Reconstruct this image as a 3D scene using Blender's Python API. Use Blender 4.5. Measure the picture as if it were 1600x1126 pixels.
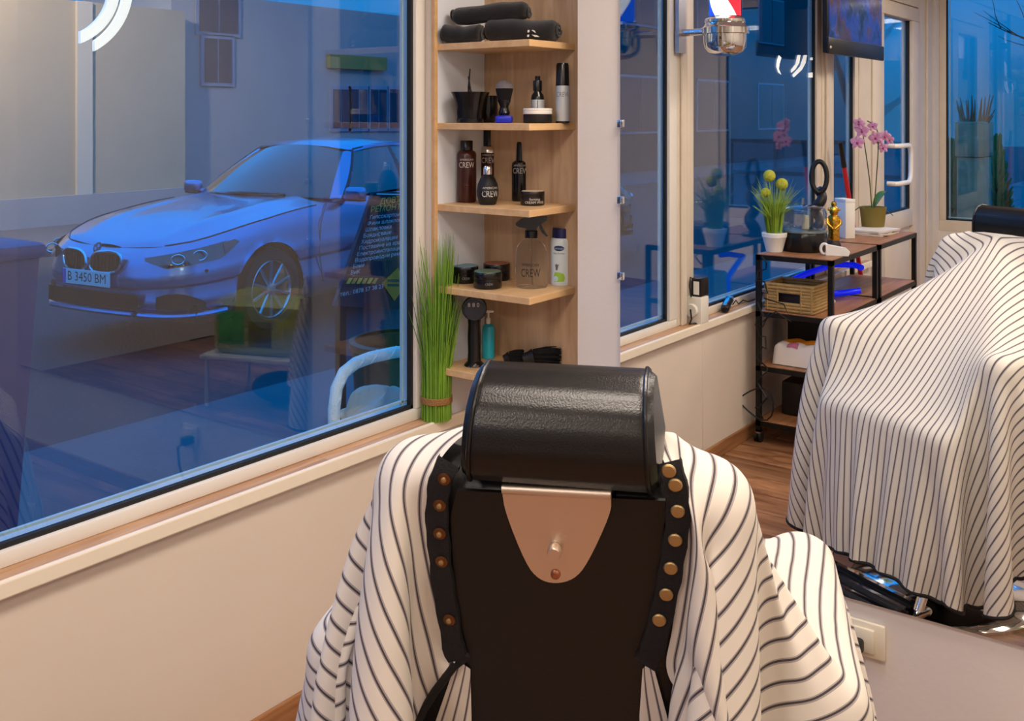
import bpy, bmesh, math, random, zlib, base64
import numpy as np
from mathutils import Vector, Matrix
random.seed(7); np.random.seed(7)
for _o in list(bpy.data.objects): bpy.data.objects.remove(_o)
SC = bpy.context.scene; COL = SC.collection
PI = math.pi; R = math.radians

# ------------------------------------------------------------------ camera, sky, lights, exposure
# world: x = 0 window wall (room at x > 0), y = 0 wall behind the shelf (room at y < 0), z = 0 floor
CX, CY, CH, FPX, HORIZON, YAW = 2.10, -2.69, 1.62, 1600.0, 178.0, R(36.5)
cam = bpy.data.cameras.new('camera'); camo = bpy.data.objects.new('camera', cam); COL.objects.link(camo)
camo.location = (CX, CY, CH); camo.rotation_euler = (R(90), 0, YAW)
cam.sensor_width = 36.0; cam.lens = 36.0 * FPX / 1600.0
cam.shift_y = -(563.0 - HORIZON) / 1600.0
cam.clip_start = .05; cam.clip_end = 300
SC.camera = camo
SC.view_settings.view_transform = 'Standard'; SC.view_settings.look = 'None'
SC.view_settings.exposure = 0.07; SC.view_settings.gamma = 1.0
SC.view_settings.use_curve_mapping = False

wd = bpy.data.worlds.new('dusk'); SC.world = wd; wd.use_nodes = True
_n, _l = wd.node_tree.nodes, wd.node_tree.links
_bg = _n['Background']; _tc = _n.new('ShaderNodeTexCoord'); _sx = _n.new('ShaderNodeSeparateXYZ'); _rp = _n.new('ShaderNodeValToRGB')
_l.new(_tc.outputs['Generated'], _sx.inputs[0]); _l.new(_sx.outputs['Z'], _rp.inputs[0]); _l.new(_rp.outputs[0], _bg.inputs['Color'])
_rp.color_ramp.elements[0].position = 0.0; _rp.color_ramp.elements[0].color = (0.004, 0.070, 0.185, 1)
_rp.color_ramp.elements[1].position = 0.45; _rp.color_ramp.elements[1].color = (0.0, 0.29, 0.95, 1)
_bg.inputs['Strength'].default_value = 1.9

def area(name, loc, rot, sx, sy, power, col):
    d = bpy.data.lights.new(name, 'AREA'); d.shape = 'RECTANGLE'; d.size = sx; d.size_y = sy; d.energy = power; d.color = col
    o = bpy.data.objects.new(name, d); COL.objects.link(o); o.location = loc; o.rotation_euler = rot; return o
CEIL = 2.80
PANELS = [(1.45, -.60, 21), (3.1, -.60, 9), (1.5, -1.95, 19), (3.1, -1.95, 13), (1.45, -4.3, 34), (3.1, -4.3, 9)]
for _x, _y, _w in PANELS:
    area('ceiling_lamp', (_x, _y, CEIL - .055), (0, 0, 0),   .58, .58, _w, (1.0, .875, .765))
def spot(name, loc, target, power, col, size, blend=.6, rad=.15):
    d = bpy.data.lights.new(name, 'SPOT'); d.energy = power; d.color = col; d.spot_size = R(size); d.spot_blend = blend; d.shadow_soft_size = rad
    o = bpy.data.objects.new(name, d); COL.objects.link(o); o.location = loc
    o.rotation_euler = (Vector(target) - Vector(loc)).to_track_quat('-Z', 'Y').to_euler(); return o
spot('added_house_light', (-10.3, 2.6, 5.2), (-13.2, 6.4, 1.4), 1500, (1.0, .77, .56), 118)  # added warm light for the house front, no such source in view

# ------------------------------------------------------------------ photo pixel -> point helpers
MY = -0.13                                     # the mirror's plane
_s, _c = math.sin(YAW), math.cos(YAW)
def ray(px, py):
    x = (px - 800) / FPX; z = -(py - HORIZON) / FPX
    return Vector((x * _c - _s, x * _s + _c, z))
EYE = Vector((CX, CY, CH))
def px_x(px, py, X): r = ray(px, py); return EYE + r * ((X - CX) / r.x)
def px_y(px, py, Y): r = ray(px, py); return EYE + r * ((Y - CY) / r.y)
def px_z(px, py, Z): r = ray(px, py); return EYE + r * ((Z - CH) / r.z)
def flip(p): return Vector((p.x, 2 * MY - p.y, p.z))
def m_x(px, py, X): return flip(px_x(px, py, X))        # seen in the mirror
def m_y(px, py, Y): return flip(px_y(px, py, 2 * MY - Y))
def m_z(px, py, Z): return flip(px_z(px, py, Z))
def depth(p): q = p - EYE; return -q.x * _s + q.y * _c
def size(px, p): return px * depth(p) / FPX             # pixels -> metres at p
def msize(px, p): return px * depth(flip(p)) / FPX
def cam_angle(p): return math.atan2(CY - p[1], CX - p[0])
def mir_angle(p): return math.atan2((2 * MY - CY) - p[1], CX - p[0])

# ------------------------------------------------------------------ materials
def lin(v):
    v = v / 255.0
    return v / 12.92 if v <= .04045 else ((v + .055) / 1.055) ** 2.4
def rgb(c): return (lin(c[0]), lin(c[1]), lin(c[2]), 1.0)
MATS = {}
def M(name, c=(200, 200, 200), rough=.5, metal=0., bump=None, var=None, coat=0., trans=0., ior=1.45, emit=None, spec=None, sheen=0., c2=None, pervar=0.):
    """plain principled material; bump=(scale,strength), var=(scale,amount): value noise in the colour"""
    if name in MATS: return MATS[name]
    m = bpy.data.materials.new(name); m.use_nodes = True; MATS[name] = m
    n, l = m.node_tree.nodes, m.node_tree.links; p = n['Principled BSDF']
    p.inputs['Base Color'].default_value = rgb(c); p.inputs['Roughness'].default_value = rough; p.inputs['Metallic'].default_value = metal
    p.inputs['Coat Weight'].default_value = coat; p.inputs['Transmission Weight'].default_value = trans; p.inputs['IOR'].default_value = ior
    p.inputs['Sheen Weight'].default_value = sheen
    if spec is not None: p.inputs['Specular IOR Level'].default_value = spec
    if emit: p.inputs['Emission Color'].default_value = rgb(emit[0]); p.inputs['Emission Strength'].default_value = emit[1]
    tc = n.new('ShaderNodeTexCoord')
    if var:
        nz = n.new('ShaderNodeTexNoise'); nz.inputs['Scale'].default_value = var[0]; nz.inputs['Detail'].default_value = 4
        l.new(tc.outputs['Object'], nz.inputs['Vector'])
        mx = n.new('ShaderNodeMix'); mx.data_type = 'RGBA'
        b = c2 if c2 else tuple(v * (1 - var[1]) for v in c)
        mx.inputs[6].default_value = rgb(c); mx.inputs[7].default_value = rgb(b)
        l.new(nz.outputs[0], mx.inputs[0]); l.new(mx.outputs[2], p.inputs['Base Color'])
    if bump:
        nb = n.new('ShaderNodeTexNoise'); nb.inputs['Scale'].default_value = bump[0]; nb.inputs['Detail'].default_value = 3
        l.new(tc.outputs['Object'], nb.inputs['Vector'])
        bp = n.new('ShaderNodeBump'); bp.inputs['Strength'].default_value = bump[1]; bp.inputs['Distance'].default_value = .01
        l.new(nb.outputs[0], bp.inputs['Height']); l.new(bp.outputs[0], p.inputs['Normal'])
    return m
def wood(name, a, b, axis=1, scale=3., rough=.42, rnd=0., stretch=14., contrast=(.35, .68)):
    """long grain along the given object axis"""
    if name in MATS: return MATS[name]
    m = bpy.data.materials.new(name); m.use_nodes = True; MATS[name] = m
    n, l = m.node_tree.nodes, m.node_tree.links; p = n['Principled BSDF']; p.inputs['Roughness'].default_value = rough
    tc = n.new('ShaderNodeTexCoord'); mp = n.new('ShaderNodeMapping'); s = [stretch] * 3; s[axis] = 1.; mp.inputs['Scale'].default_value = s
    oi = n.new('ShaderNodeObjectInfo'); ad = n.new('ShaderNodeVectorMath'); ad.operation = 'ADD'
    mu = n.new('ShaderNodeVectorMath'); mu.operation = 'SCALE'; mu.inputs['Scale'].default_value = 37.
    cb = n.new('ShaderNodeCombineXYZ')
    for i in range(3): l.new(oi.outputs['Random'], cb.inputs[i])
    l.new(cb.outputs[0], mu.inputs[0]); l.new(tc.outputs['Object'], ad.inputs[0]); l.new(mu.outputs[0], ad.inputs[1])
    l.new(ad.outputs[0], mp.inputs[0])
    nz = n.new('ShaderNodeTexNoise'); nz.inputs['Scale'].default_value = scale; nz.inputs['Detail'].default_value = 6; nz.inputs['Roughness'].default_value = .62; nz.inputs['Distortion'].default_value = .6
    l.new(mp.outputs[0], nz.inputs['Vector'])
    cr = n.new('ShaderNodeValToRGB'); cr.color_ramp.elements[0].position = contrast[0]; cr.color_ramp.elements[0].color = rgb(b)
    cr.color_ramp.elements[1].position = contrast[1]; cr.color_ramp.elements[1].color = rgb(a); l.new(nz.outputs[0], cr.inputs[0])
    hv = n.new('ShaderNodeHueSaturation'); mr = n.new('ShaderNodeMapRange'); mr.inputs[3].default_value = 1 - rnd; mr.inputs[4].default_value = 1 + rnd * .5
    l.new(oi.outputs['Random'], mr.inputs[0]); l.new(mr.outputs[0], hv.inputs['Value']); l.new(cr.outputs[0], hv.inputs['Color']); l.new(hv.outputs[0], p.inputs['Base Color'])
    return m
def pane_material(name, tint=(.93, .97, .97), ior=1.62):
    m = bpy.data.materials.new(name); m.use_nodes = True; MATS[name] = m
    n, l = m.node_tree.nodes, m.node_tree.links; n.remove(n['Principled BSDF']); out = n['Material Output']
    t = n.new('ShaderNodeBsdfTransparent'); t.inputs[0].default_value = (*tint, 1); g = n.new('ShaderNodeBsdfGlossy'); g.inputs['Roughness'].default_value = .0; g.inputs[0].default_value = (1, 1, 1, 1)
    f = n.new('ShaderNodeFresnel'); ge = n.new('ShaderNodeNewGeometry'); mr = n.new('ShaderNodeMapRange')
    mr.inputs[3].default_value = ior; mr.inputs[4].default_value = 1 / ior; l.new(ge.outputs['Backfacing'], mr.inputs[0]); l.new(mr.outputs[0], f.inputs[0])   # same mirror strength from either side
    mx = n.new('ShaderNodeMixShader')
    l.new(f.outputs[0], mx.inputs[0]); l.new(t.outputs[0], mx.inputs[1]); l.new(g.outputs[0], mx.inputs[2]); l.new(mx.outputs[0], out.inputs[0]); return m

# ------------------------------------------------------------------ mesh builder
class B:
    def __init__(s): s.v = []; s.f = []; s.uv = None
    def add(s, v, f, mat=None):
        o = len(s.v)
        for q in v:
            q = Vector(q); s.v.append(tuple(mat @ q) if mat is not None else tuple(q))
        s.f += [tuple(i + o for i in t) for t in f]; return s
    def box(s, c, d, rz=0., rx=0., ry=0., r=0., seg=2):
        v, f = rbox(d, r, seg)
        return s.add(v, f, Matrix.Translation(c) @ Matrix.Rotation(rz, 4, 'Z') @ Matrix.Rotation(ry, 4, 'Y') @ Matrix.Rotation(rx, 4, 'X'))
    def span(s, a, b, r=0., seg=2):
        return s.box([(a[i] + b[i]) / 2 for i in range(3)], [abs(b[i] - a[i]) for i in range(3)], r=r, seg=seg)
    def lathe(s, prof, c=(0, 0, 0), n=28, sx=1., sy=1., mat=None, a0=0., cap=True):
        v = []; f = []
        for r_, z in prof:
            for k in range(n):
                a = 2 * PI * k / n + a0; v.append((r_ * math.cos(a) * sx + c[0], r_ * math.sin(a) * sy + c[1], z + c[2]))
        for i in range(len(prof) - 1):
            for k in range(n):
                k2 = (k + 1) % n; f.append((i * n + k, i * n + k2, (i + 1) * n + k2, (i + 1) * n + k))
        if cap: f.append(tuple(range(n - 1, -1, -1))); f.append(tuple((len(prof) - 1) * n + k for k in range(n)))
        return s.add(v, f, mat)
    def tube(s, pts, r, n=10, closed=False, cap=True, sq=1.):
        pts = [Vector(p) for p in pts]; m = len(pts); rs = r if isinstance(r, (list, tuple)) else [r] * m
        v = []; f = []; up = None
        for i in range(m):
            if closed: t = pts[(i + 1) % m] - pts[i - 1]
            else: t = pts[min(i + 1, m - 1)] - pts[max(i - 1, 0)]
            if t.length < 1e-9: t = Vector((0, 0, 1))
            t.normalize()
            if up is None: up = Vector((0, 0, 1)) if abs(t.z) < .9 else Vector((1, 0, 0))
            x = t.cross(up); 
            if x.length < 1e-6: x = t.cross(Vector((0, 1, .3)))
            x.normalize(); y = x.cross(t).normalized(); up = y
            for k in range(n):
                a = 2 * PI * k / n; v.append(pts[i] + x * math.cos(a) * rs[i] + y * math.sin(a) * rs[i] * sq)
        for i in range(m if closed else m - 1):
            j = (i + 1) % m
            for k in range(n):
                k2 = (k + 1) % n; f.append((i * n + k, i * n + k2, j * n + k2, j * n + k))
        if cap and not closed: f.append(tuple(range(n - 1, -1, -1))); f.append(tuple((m - 1) * n + k for k in range(n)))
        return s.add(v, f)
    def prism(s, poly, o, ux, uy, th):
        """flat polygon (list of 2-D points) in the plane o,ux,uy extruded by th along ux x uy"""
        o, ux, uy = Vector(o), Vector(ux), Vector(uy); nz = ux.cross(uy).normalized() * th; n = len(poly)
        v = [o + ux * a + uy * b for a, b in poly]; v += [q + nz for q in v]
        f = [tuple(range(n - 1, -1, -1)), tuple(range(n, 2 * n))] + [(i, (i + 1) % n, n + (i + 1) % n, n + i) for i in range(n)]
        return s.add(v, f)
    def grid(s, fn, nu, nv, closed_u=False):
        v = []; f = []
        for j in range(nv + 1):
            for i in range(nu + (0 if closed_u else 1)): v.append(fn(i / nu, j / nv))
        w = nu if closed_u else nu + 1
        for j in range(nv):
            for i in range(nu):
                i2 = (i + 1) % w; f.append((j * w + i, j * w + i2, (j + 1) * w + i2, (j + 1) * w + i))
        return s.add(v, f)
    def ball(s, c, r, n=16, m=10, sx=1., sy=1., sz=1.):
        prof = [(max(1e-4, math.sin(PI * i / m)), -math.cos(PI * i / m)) for i in range(m + 1)]
        v0 = len(s.v); s.lathe(prof, (0, 0, 0), n)
        for i in range(v0, len(s.v)):
            q = s.v[i]; s.v[i] = (c[0] + q[0] * r * sx, c[1] + q[1] * r * sy, c[2] + q[2] * r * sz)
        return s
def rbox(d, r=0., seg=2):
    bm = bmesh.new(); bmesh.ops.create_cube(bm, size=1.0)
    for q in bm.verts: q.co = Vector((q.co.x * d[0], q.co.y * d[1], q.co.z * d[2]))
    r = min(r, .49 * min(d))
    if r > 0: bmesh.ops.bevel(bm, geom=list(bm.edges), offset=r, segments=seg, profile=.5, affect='EDGES')
    bm.verts.index_update(); v = [tuple(q.co) for q in bm.verts]; f = [tuple(q.index for q in t.verts) for t in bm.faces]; bm.free(); return v, f
def mesh_of(name, b, mat, smooth=True, angle=38):
    me = bpy.data.meshes.new(name); me.from_pydata([tuple(q) for q in b.v], [], b.f); me.validate(); me.update()
    if smooth:
        me.polygons.foreach_set('use_smooth', [True] * len(me.polygons))
        me.set_sharp_from_angle(angle=R(angle))
    for m in (mat if isinstance(mat, (list, tuple)) else [mat]): me.materials.append(m)
    return me
def obj(name, b, mat, parent=None, smooth=True, angle=38, label=None, kind=None, loc=None):
    o = bpy.data.objects.new(name, mesh_of(name, b, mat, smooth, angle)); COL.objects.link(o)
    if parent is not None: o.parent = parent
    if label: o['label'] = label
    if kind: o['kind'] = kind
    if loc is not None: o.location = loc
    return o
def thing(name, label, cat, loc=(0, 0, 0), rz=0., group=None):
    o = bpy.data.objects.new(name, None); COL.objects.link(o); o.location = loc; o.rotation_euler = (0, 0, rz); o.empty_display_size = .05
    o['label'] = label; o['category'] = cat
    if group: o['group'] = group
    return o
def tag(o, label, cat, group=None):
    o['label'] = label; o['category'] = cat
    if group: o['group'] = group
    return o
def struct(name, b, mat, smooth=False, parent=None):
    o = obj(name, b, mat, parent, smooth)
    if parent is None: o['kind'] = 'structure'
    return o
def copy_tree(o, parent=None, loc=None, label=None):
    c = o.copy(); COL.objects.link(c)
    if parent is not None: c.parent = parent
    if loc is not None: c.location = loc
    if label: c['label'] = label
    for ch in list(o.children): copy_tree(ch, c)
    return c
FONT = bpy.data.curves.new('lettering', 'FONT'); FONTO = bpy.data.objects.new('lettering', FONT); COL.objects.link(FONTO)
def letters(body, h, align='CENTER', shear=0., wide=1.):
    """2-D triangles of a line of text, capital height about h"""
    FONT.body = body; FONT.size = h * 1.38; FONT.align_x = align; FONT.align_y = 'CENTER'; FONT.shear = shear; FONT.resolution_u = 2
    dg = bpy.context.evaluated_depsgraph_get(); dg.update(); me = bpy.data.meshes.new_from_object(FONTO.evaluated_get(dg))
    v = [(q.co.x * wide, q.co.y) for q in me.vertices]; f = [tuple(p.vertices) for p in me.polygons]; bpy.data.meshes.remove(me); return v, f
def text_flat(b, body, h, o, ux, uy, **k):
    v, f = letters(body, h, **k); o, ux, uy = Vector(o), Vector(ux).normalized(), Vector(uy).normalized()
    return b.add([o + ux * x + uy * y for x, y in v], f)
def text_round(b, body, h, rad, ang, z, **k):
    v, f = letters(body, h, **k)
    return b.add([((rad) * math.cos(ang + x / rad), rad * math.sin(ang + x / rad), z + y) for x, y in v], f)

# ------------------------------------------------------------------ the room
WHITE = M('wall_paint', (222, 215, 208), .75, bump=(60, .05)); CREAM = M('cream_panel', (227, 215, 200), .62, var=(2.2, .04), bump=(40, .04))
PVC = M('pvc_frame', (228, 224, 216), .38); PVCS = M('pvc_old', (226, 214, 196), .45, var=(5, .10)); GASKET = M('gasket', (22, 24, 25), .6)
SPACER = M('spacer', (186, 206, 208), .5); OAK = wood('oak_laminate', (212, 182, 146), (178, 146, 112), axis=2, scale=2.2, stretch=9)
OAKY = wood('oak_board', (226, 188, 138), (207, 166, 116), axis=1, scale=2.5, stretch=9); LIP = M('sill_lip', (238, 228, 208), .4)
SILLW = wood('sill_wood', (212, 172, 132), (168, 122, 88), axis=1, scale=2.2, rough=.4, rnd=.25, stretch=11)
BASEW = wood('base_wood', (176, 126, 84), (138, 92, 56), axis=1, scale=2.6, rough=.45); PLANKW = wood('plank_wood', (186, 136, 98), (120, 78, 50), axis=0, scale=1.7, rough=.38, rnd=.30, stretch=10)
PANE = pane_material('window_pane', ior=1.64)
ROOMX, ROOMY, WTOP = 4.0, -6.05, 2.62
b = B(); b.span((-.25, ROOMY - .2, -.12), (ROOMX + .2, .2, -.012)); floor = struct('floor', b, M('screed', (70, 55, 45), .9))
_pm = mesh_of('plank', B().box((0, 0, -.006), (1.196, .186, .012), r=.0012, seg=1), PLANKW, False)
for _j in range(32):
    _off = (_j * .47) % 1.2
    for _i in range(-1, 4):
        _x0 = max(0, _i * 1.2 + _off); _x1 = min(ROOMX, _i * 1.2 + _off + 1.2)
        if _x1 - _x0 < .05: continue
        o = bpy.data.objects.new('plank', _pm); COL.objects.link(o); o.parent = floor; o.location = ((_x0 + _x1) / 2, -.095 - .19 * _j, 0); o.scale.x = (_x1 - _x0) / 1.2
struct('ceiling', B().span((-.25, ROOMY - .2, CEIL), (ROOMX + .2, .2, CEIL + .1)), WHITE)
struct('wall_right', B().span((ROOMX, ROOMY, 0), (ROOMX + .15, .15, CEIL)), WHITE)
# wall with the mirror: the plastered part stands out from the wall behind the shelf
struct('wall_front', B().span((-.25, 0, 0), (ROOMX, .15, CEIL)).span((.442, -.12, 0), (ROOMX, 0, CEIL)), WHITE)
# window wall: brick core below the windows, corner pier, lintel, core beside the door
SEAM = m_x(1098, 600, .0).y
wl = struct('wall_left', B().span((-.25, -4.32, 0), (-.02, 0, .655)).span((-.09, -.262, .655), (0, 0, CEIL)).span((-.25, -.06, .655), (-.09, 0, CEIL)).span((-.25, ROOMY, WTOP), (0, -.262, CEIL)).span((-.25, ROOMY - .15, 0), (0, -5.98, WTOP)), WHITE)
for a0, a1 in ((0, SEAM + .0015), (SEAM - .0015, -4.32)):
    obj('panel', B().span((-.02, a1, 0), (0, a0, .66), r=.001, seg=1), CREAM, wl)
b = B().span((-.25, ROOMY - .15, 0), (ROOMX, ROOMY, .70)).span((-.25, ROOMY - .15, WTOP), (ROOMX, ROOMY, CEIL)).span((1.75, ROOMY - .15, .7), (ROOMX, ROOMY, WTOP))
struct('wall_back', b, WHITE)
for k, (a, c_) in enumerate((((0, -4.32, 0), (.013, -.12, .068)), )): struct('baseboard_left', B().span(a, c_, r=.004), BASEW)
struct('baseboard_front', B().span((.442, -.133, 0), (ROOMX, -.12, .068), r=.004), BASEW)
struct('baseboard_back', B().span((0, ROOMY, 0), (ROOMX, ROOMY + .013, .068), r=.004), BASEW)
# window sill: laminate strip (boards) with a pale front lip
sill = struct('trim_1', B().span((.016, -4.32, .632), (.031, 0, .669), r=.004), LIP)
for a0, a1 in ((0, -.72), (-.7205, -2.10), (-2.1005, -3.4), (-3.4005, -4.32)):
    obj('board', B().span((-.05, a1, .650), (.016, a0, .667), r=.001, seg=1), SILLW, sill)

def window(n, axis, a0, a1, z0, z1, g0, g1, gz0, gz1, mat, face=-.035, depth=.06):
    """fixed pane: frame rails around the glass; axis 'y' = in the window wall, 'x' = in the back wall"""
    def P(a, d, z): return (d, a, z) if axis == 'y' else (a, ROOMY - .03 + (d + .035) * 1.0, z)
    w = thing_structure('window_%d' % n)
    ff, fb = face, face - depth
    for (p, q) in (((a0, z0), (a1, gz0)), ((a0, gz1), (a1, z1)), ((a0, gz0), (g0, gz1)), ((g1, gz0), (a1, gz1))):
        obj('frame_rail', B().span(P(p[0], fb, p[1]), P(q[0], ff, q[1]), r=.004), mat, w)
    gx = face - .026; t = .011; e = -1 if a1 < a0 else 1
    g = B()
    for (p, q) in (((g0, gz0), (g1, gz0 + t)), ((g0, gz1 - t), (g1, gz1)), ((g0, gz0), (g0 + e * t, gz1)), ((g1 - e * t, gz0), (g1, gz1))):
        g.span(P(p[0], gx - .004, p[1]), P(q[0], gx + .012, q[1]))
    obj('gasket', g, GASKET, w)
    g = B(); t2 = .024
    for (p, q) in (((g0, gz0 + t2 - .006), (g1, gz0 + t2)), ((g0, gz1 - t2), (g1, gz1 - t2 + .006)), ((g0 + e * (t2 - .006), gz0), (g0 + e * t2, gz1)), ((g1 - e * t2, gz0), (g1 - e * (t2 - .006), gz1))):
        g.span(P(p[0], gx - .022, p[1]), P(q[0], gx - .012, q[1]))
    obj('spacer_bar', g, SPACER, w)
    obj('glass', B().span(P(g0, gx - .004, gz0), P(g1, gx, gz1)), PANE, w)
    return w
def thing_structure(name):
    o = bpy.data.objects.new(name, None); COL.objects.link(o); o['kind'] = 'structure'; return o
w1 = window(1, 'y', -.262, -1.70, .667, WTOP, -.305, -1.63, .702, WTOP - .06, PVC)
struct('trim_2', B().span((-.10, -1.80, .667), (-.035, -1.70, WTOP), r=.004).span((-.035, -1.775, .667), (-.022, -1.725, WTOP), r=.005), PVCS)
w2 = window(2, 'y', -1.80, -3.54, .667, WTOP, -1.865, -3.47, .702, WTOP - .06, PVCS)
struct('trim_3', B().span((-.10, -3.69, .667), (-.03, -3.54, WTOP), r=.004).span((-.03, -3.66, .667), (-.015, -3.58, WTOP), r=.005), PVCS)
w3 = window(3, 'y', -3.69, -4.22, .667, WTOP, -3.755, -4.15, .702, WTOP - .06, PVCS)
w4 = window(4, 'x', .0, 1.75, .70, WTOP, .05, 1.69, .785, WTOP - .06, PVCS)
# glazed door in the window wall
dj = struct('trim_4', B().span((-.12, -4.46, 0), (-.03, -4.22, WTOP), r=.004).span((-.12, -5.98, 0), (-.03, -5.62, WTOP), r=.004).span((-.12, -5.62, 2.42), (-.03, -4.46, WTOP), r=.004).span((-.03, -5.93, 0), (-.012, -5.80, WTOP), r=.004), PVCS)
dr = thing_structure('door_1')
for nm, (y0, z0), (y1, z1) in (('frame_rail', (-4.47, .02), (-5.61, .14)), ('frame_rail', (-4.47, 2.31), (-5.61, 2.41)), ('frame_rail', (-4.72, .80), (-5.42, .92)), ('stile', (-4.47, .14), (-4.72, 2.31)), ('stile', (-5.42, .14), (-5.61, 2.31))):
    obj(nm, B().span((-.10, y1, z0), (-.02, y0, z1), r=.005), PVCS, dr)
obj('panel', B().span((-.075, -5.42, .14), (-.045, -4.72, .80)).span((-.045, -5.36, .20), (-.032, -4.78, .74), r=.008), PVCS, dr)
obj('glass', B().span((-.066, -5.42, .92), (-.062, -4.72, 2.31)), PANE, dr)
obj('gasket', B().span((-.07, -5.42, .92), (-.045, -5.41, 2.31)).span((-.07, -4.73, .92), (-.045, -4.72, 2.31)).span((-.07, -5.42, .92), (-.045, -4.72, .932)), GASKET, dr)
h0, h1 = m_x(1391, 228, .0), m_x(1391, 287, .0); hy = h0.y
obj('handle', B().tube([(-.02, hy, h0.z), (.035, hy, h0.z), (.05, hy - .02, h0.z), (.055, hy - .25, h0.z), (.055, hy - .29, h0.z - .03), (.055, hy - .30, h0.z - .07), (.055, hy - .30, h1.z + .07), (.055, hy - .29, h1.z + .03), (.055, hy - .25, h1.z), (.05, hy - .02, h1.z), (.035, hy, h1.z), (-.02, hy, h1.z)], .017, 10), M('white_plastic', (235, 232, 226), .3), dr)
# ceiling lamps
LED = M('led_diffuser', (255, 240, 220), .5, emit=((255, 226, 196), 3.0)); ALU = M('white_metal', (230, 230, 228), .4)
WHERE = ('over the mirror wall near the corner shelf', 'over the mirror wall in the far corner', 'right above the draped barber chair', 'beside the one above the draped chair, farther from the windows', 'above the floor before the two carts', 'in the rear corner farthest from windows and mirror')
for k, (x, y, _w) in enumerate(PANELS):
    t = thing('ceiling_light', 'square white ceiling lamp ' + WHERE[k], 'ceiling light', (x, y, CEIL), group='square panel lamps on the ceiling')
    obj('frame', B().span((-.32, -.32, -.04), (.32, -.29, 0)).span((-.32, .29, -.04), (.32, .32, 0)).span((-.32, -.29, -.04), (-.29, .29, 0)).span((.29, -.29, -.04), (.32, .29, 0)), ALU, t, False)
    obj('diffuser', B().span((-.29, -.29, -.03), (.29, .29, -.02)), LED, t, False)

# ------------------------------------------------------------------ the mirror
mm = bpy.data.materials.new('mirror_silver'); mm.use_nodes = True
_p = mm.node_tree.nodes['Principled BSDF']; _p.inputs['Metallic'].default_value = 1; _p.inputs['Roughness'].default_value = 0.0; _p.inputs['Base Color'].default_value = (.92, .94, .935, 1)
mt = thing('mirror', 'big frameless wall mirror beside the corner shelf, showing the window and draped chair', 'mirror', (.594, MY, .41))
obj('mirror_glass', B().span((0, 0, 0), (2.05, .009, 1.95)), mm, mt, False)
CHROME = M('chrome', (225, 225, 225), .08, metal=1.)
for px, py in ((980, 313), (980, 432), (980, 193)):
    p = px_y(px, py, MY); obj('mirror_clip', B().span((-.008, -.006, p.z - .41 - .011), (.012, .009, p.z - .41 + .011), r=.002), CHROME, mt)
# socket under the mirror
p0 = px_y(1343, 965, -.12); p1 = px_y(1377, 1030, -.12)
t = thing('wall_socket', 'off-white double wall socket on the plaster under the mirror', 'socket', (p0.x, -.12, p1.z))
w_, h_ = p1.x - p0.x, p0.z - p1.z
obj('plate', B().span((-.03, -.012, 0), (w_ + .012, 0, h_), r=.005), M('ivory_plastic', (226, 218, 196), .35), t)
obj('insert', B().span((-.012, -.02, .014), (w_ - .012, -.01, h_ - .014), r=.004), M('ivory_plastic'), t)
t = thing('mains_cable', 'black cord and plug hanging at the wall socket behind the striped cape', 'cord', (p0.x, -.14, p1.z))
obj('plug', B().box((-.0, -.014, .03), (.035, .05, .035), r=.008), M('black_plastic', (16, 16, 17), .4), t)
obj('wire', B().tube([(-.0, -.03, .025), (.012, -.05, .01), (.01, -.045, -.06), (-.03, -.04, -.16), (-.05, -.03, -.24)], .005, 8), M('black_plastic'), t)

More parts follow.
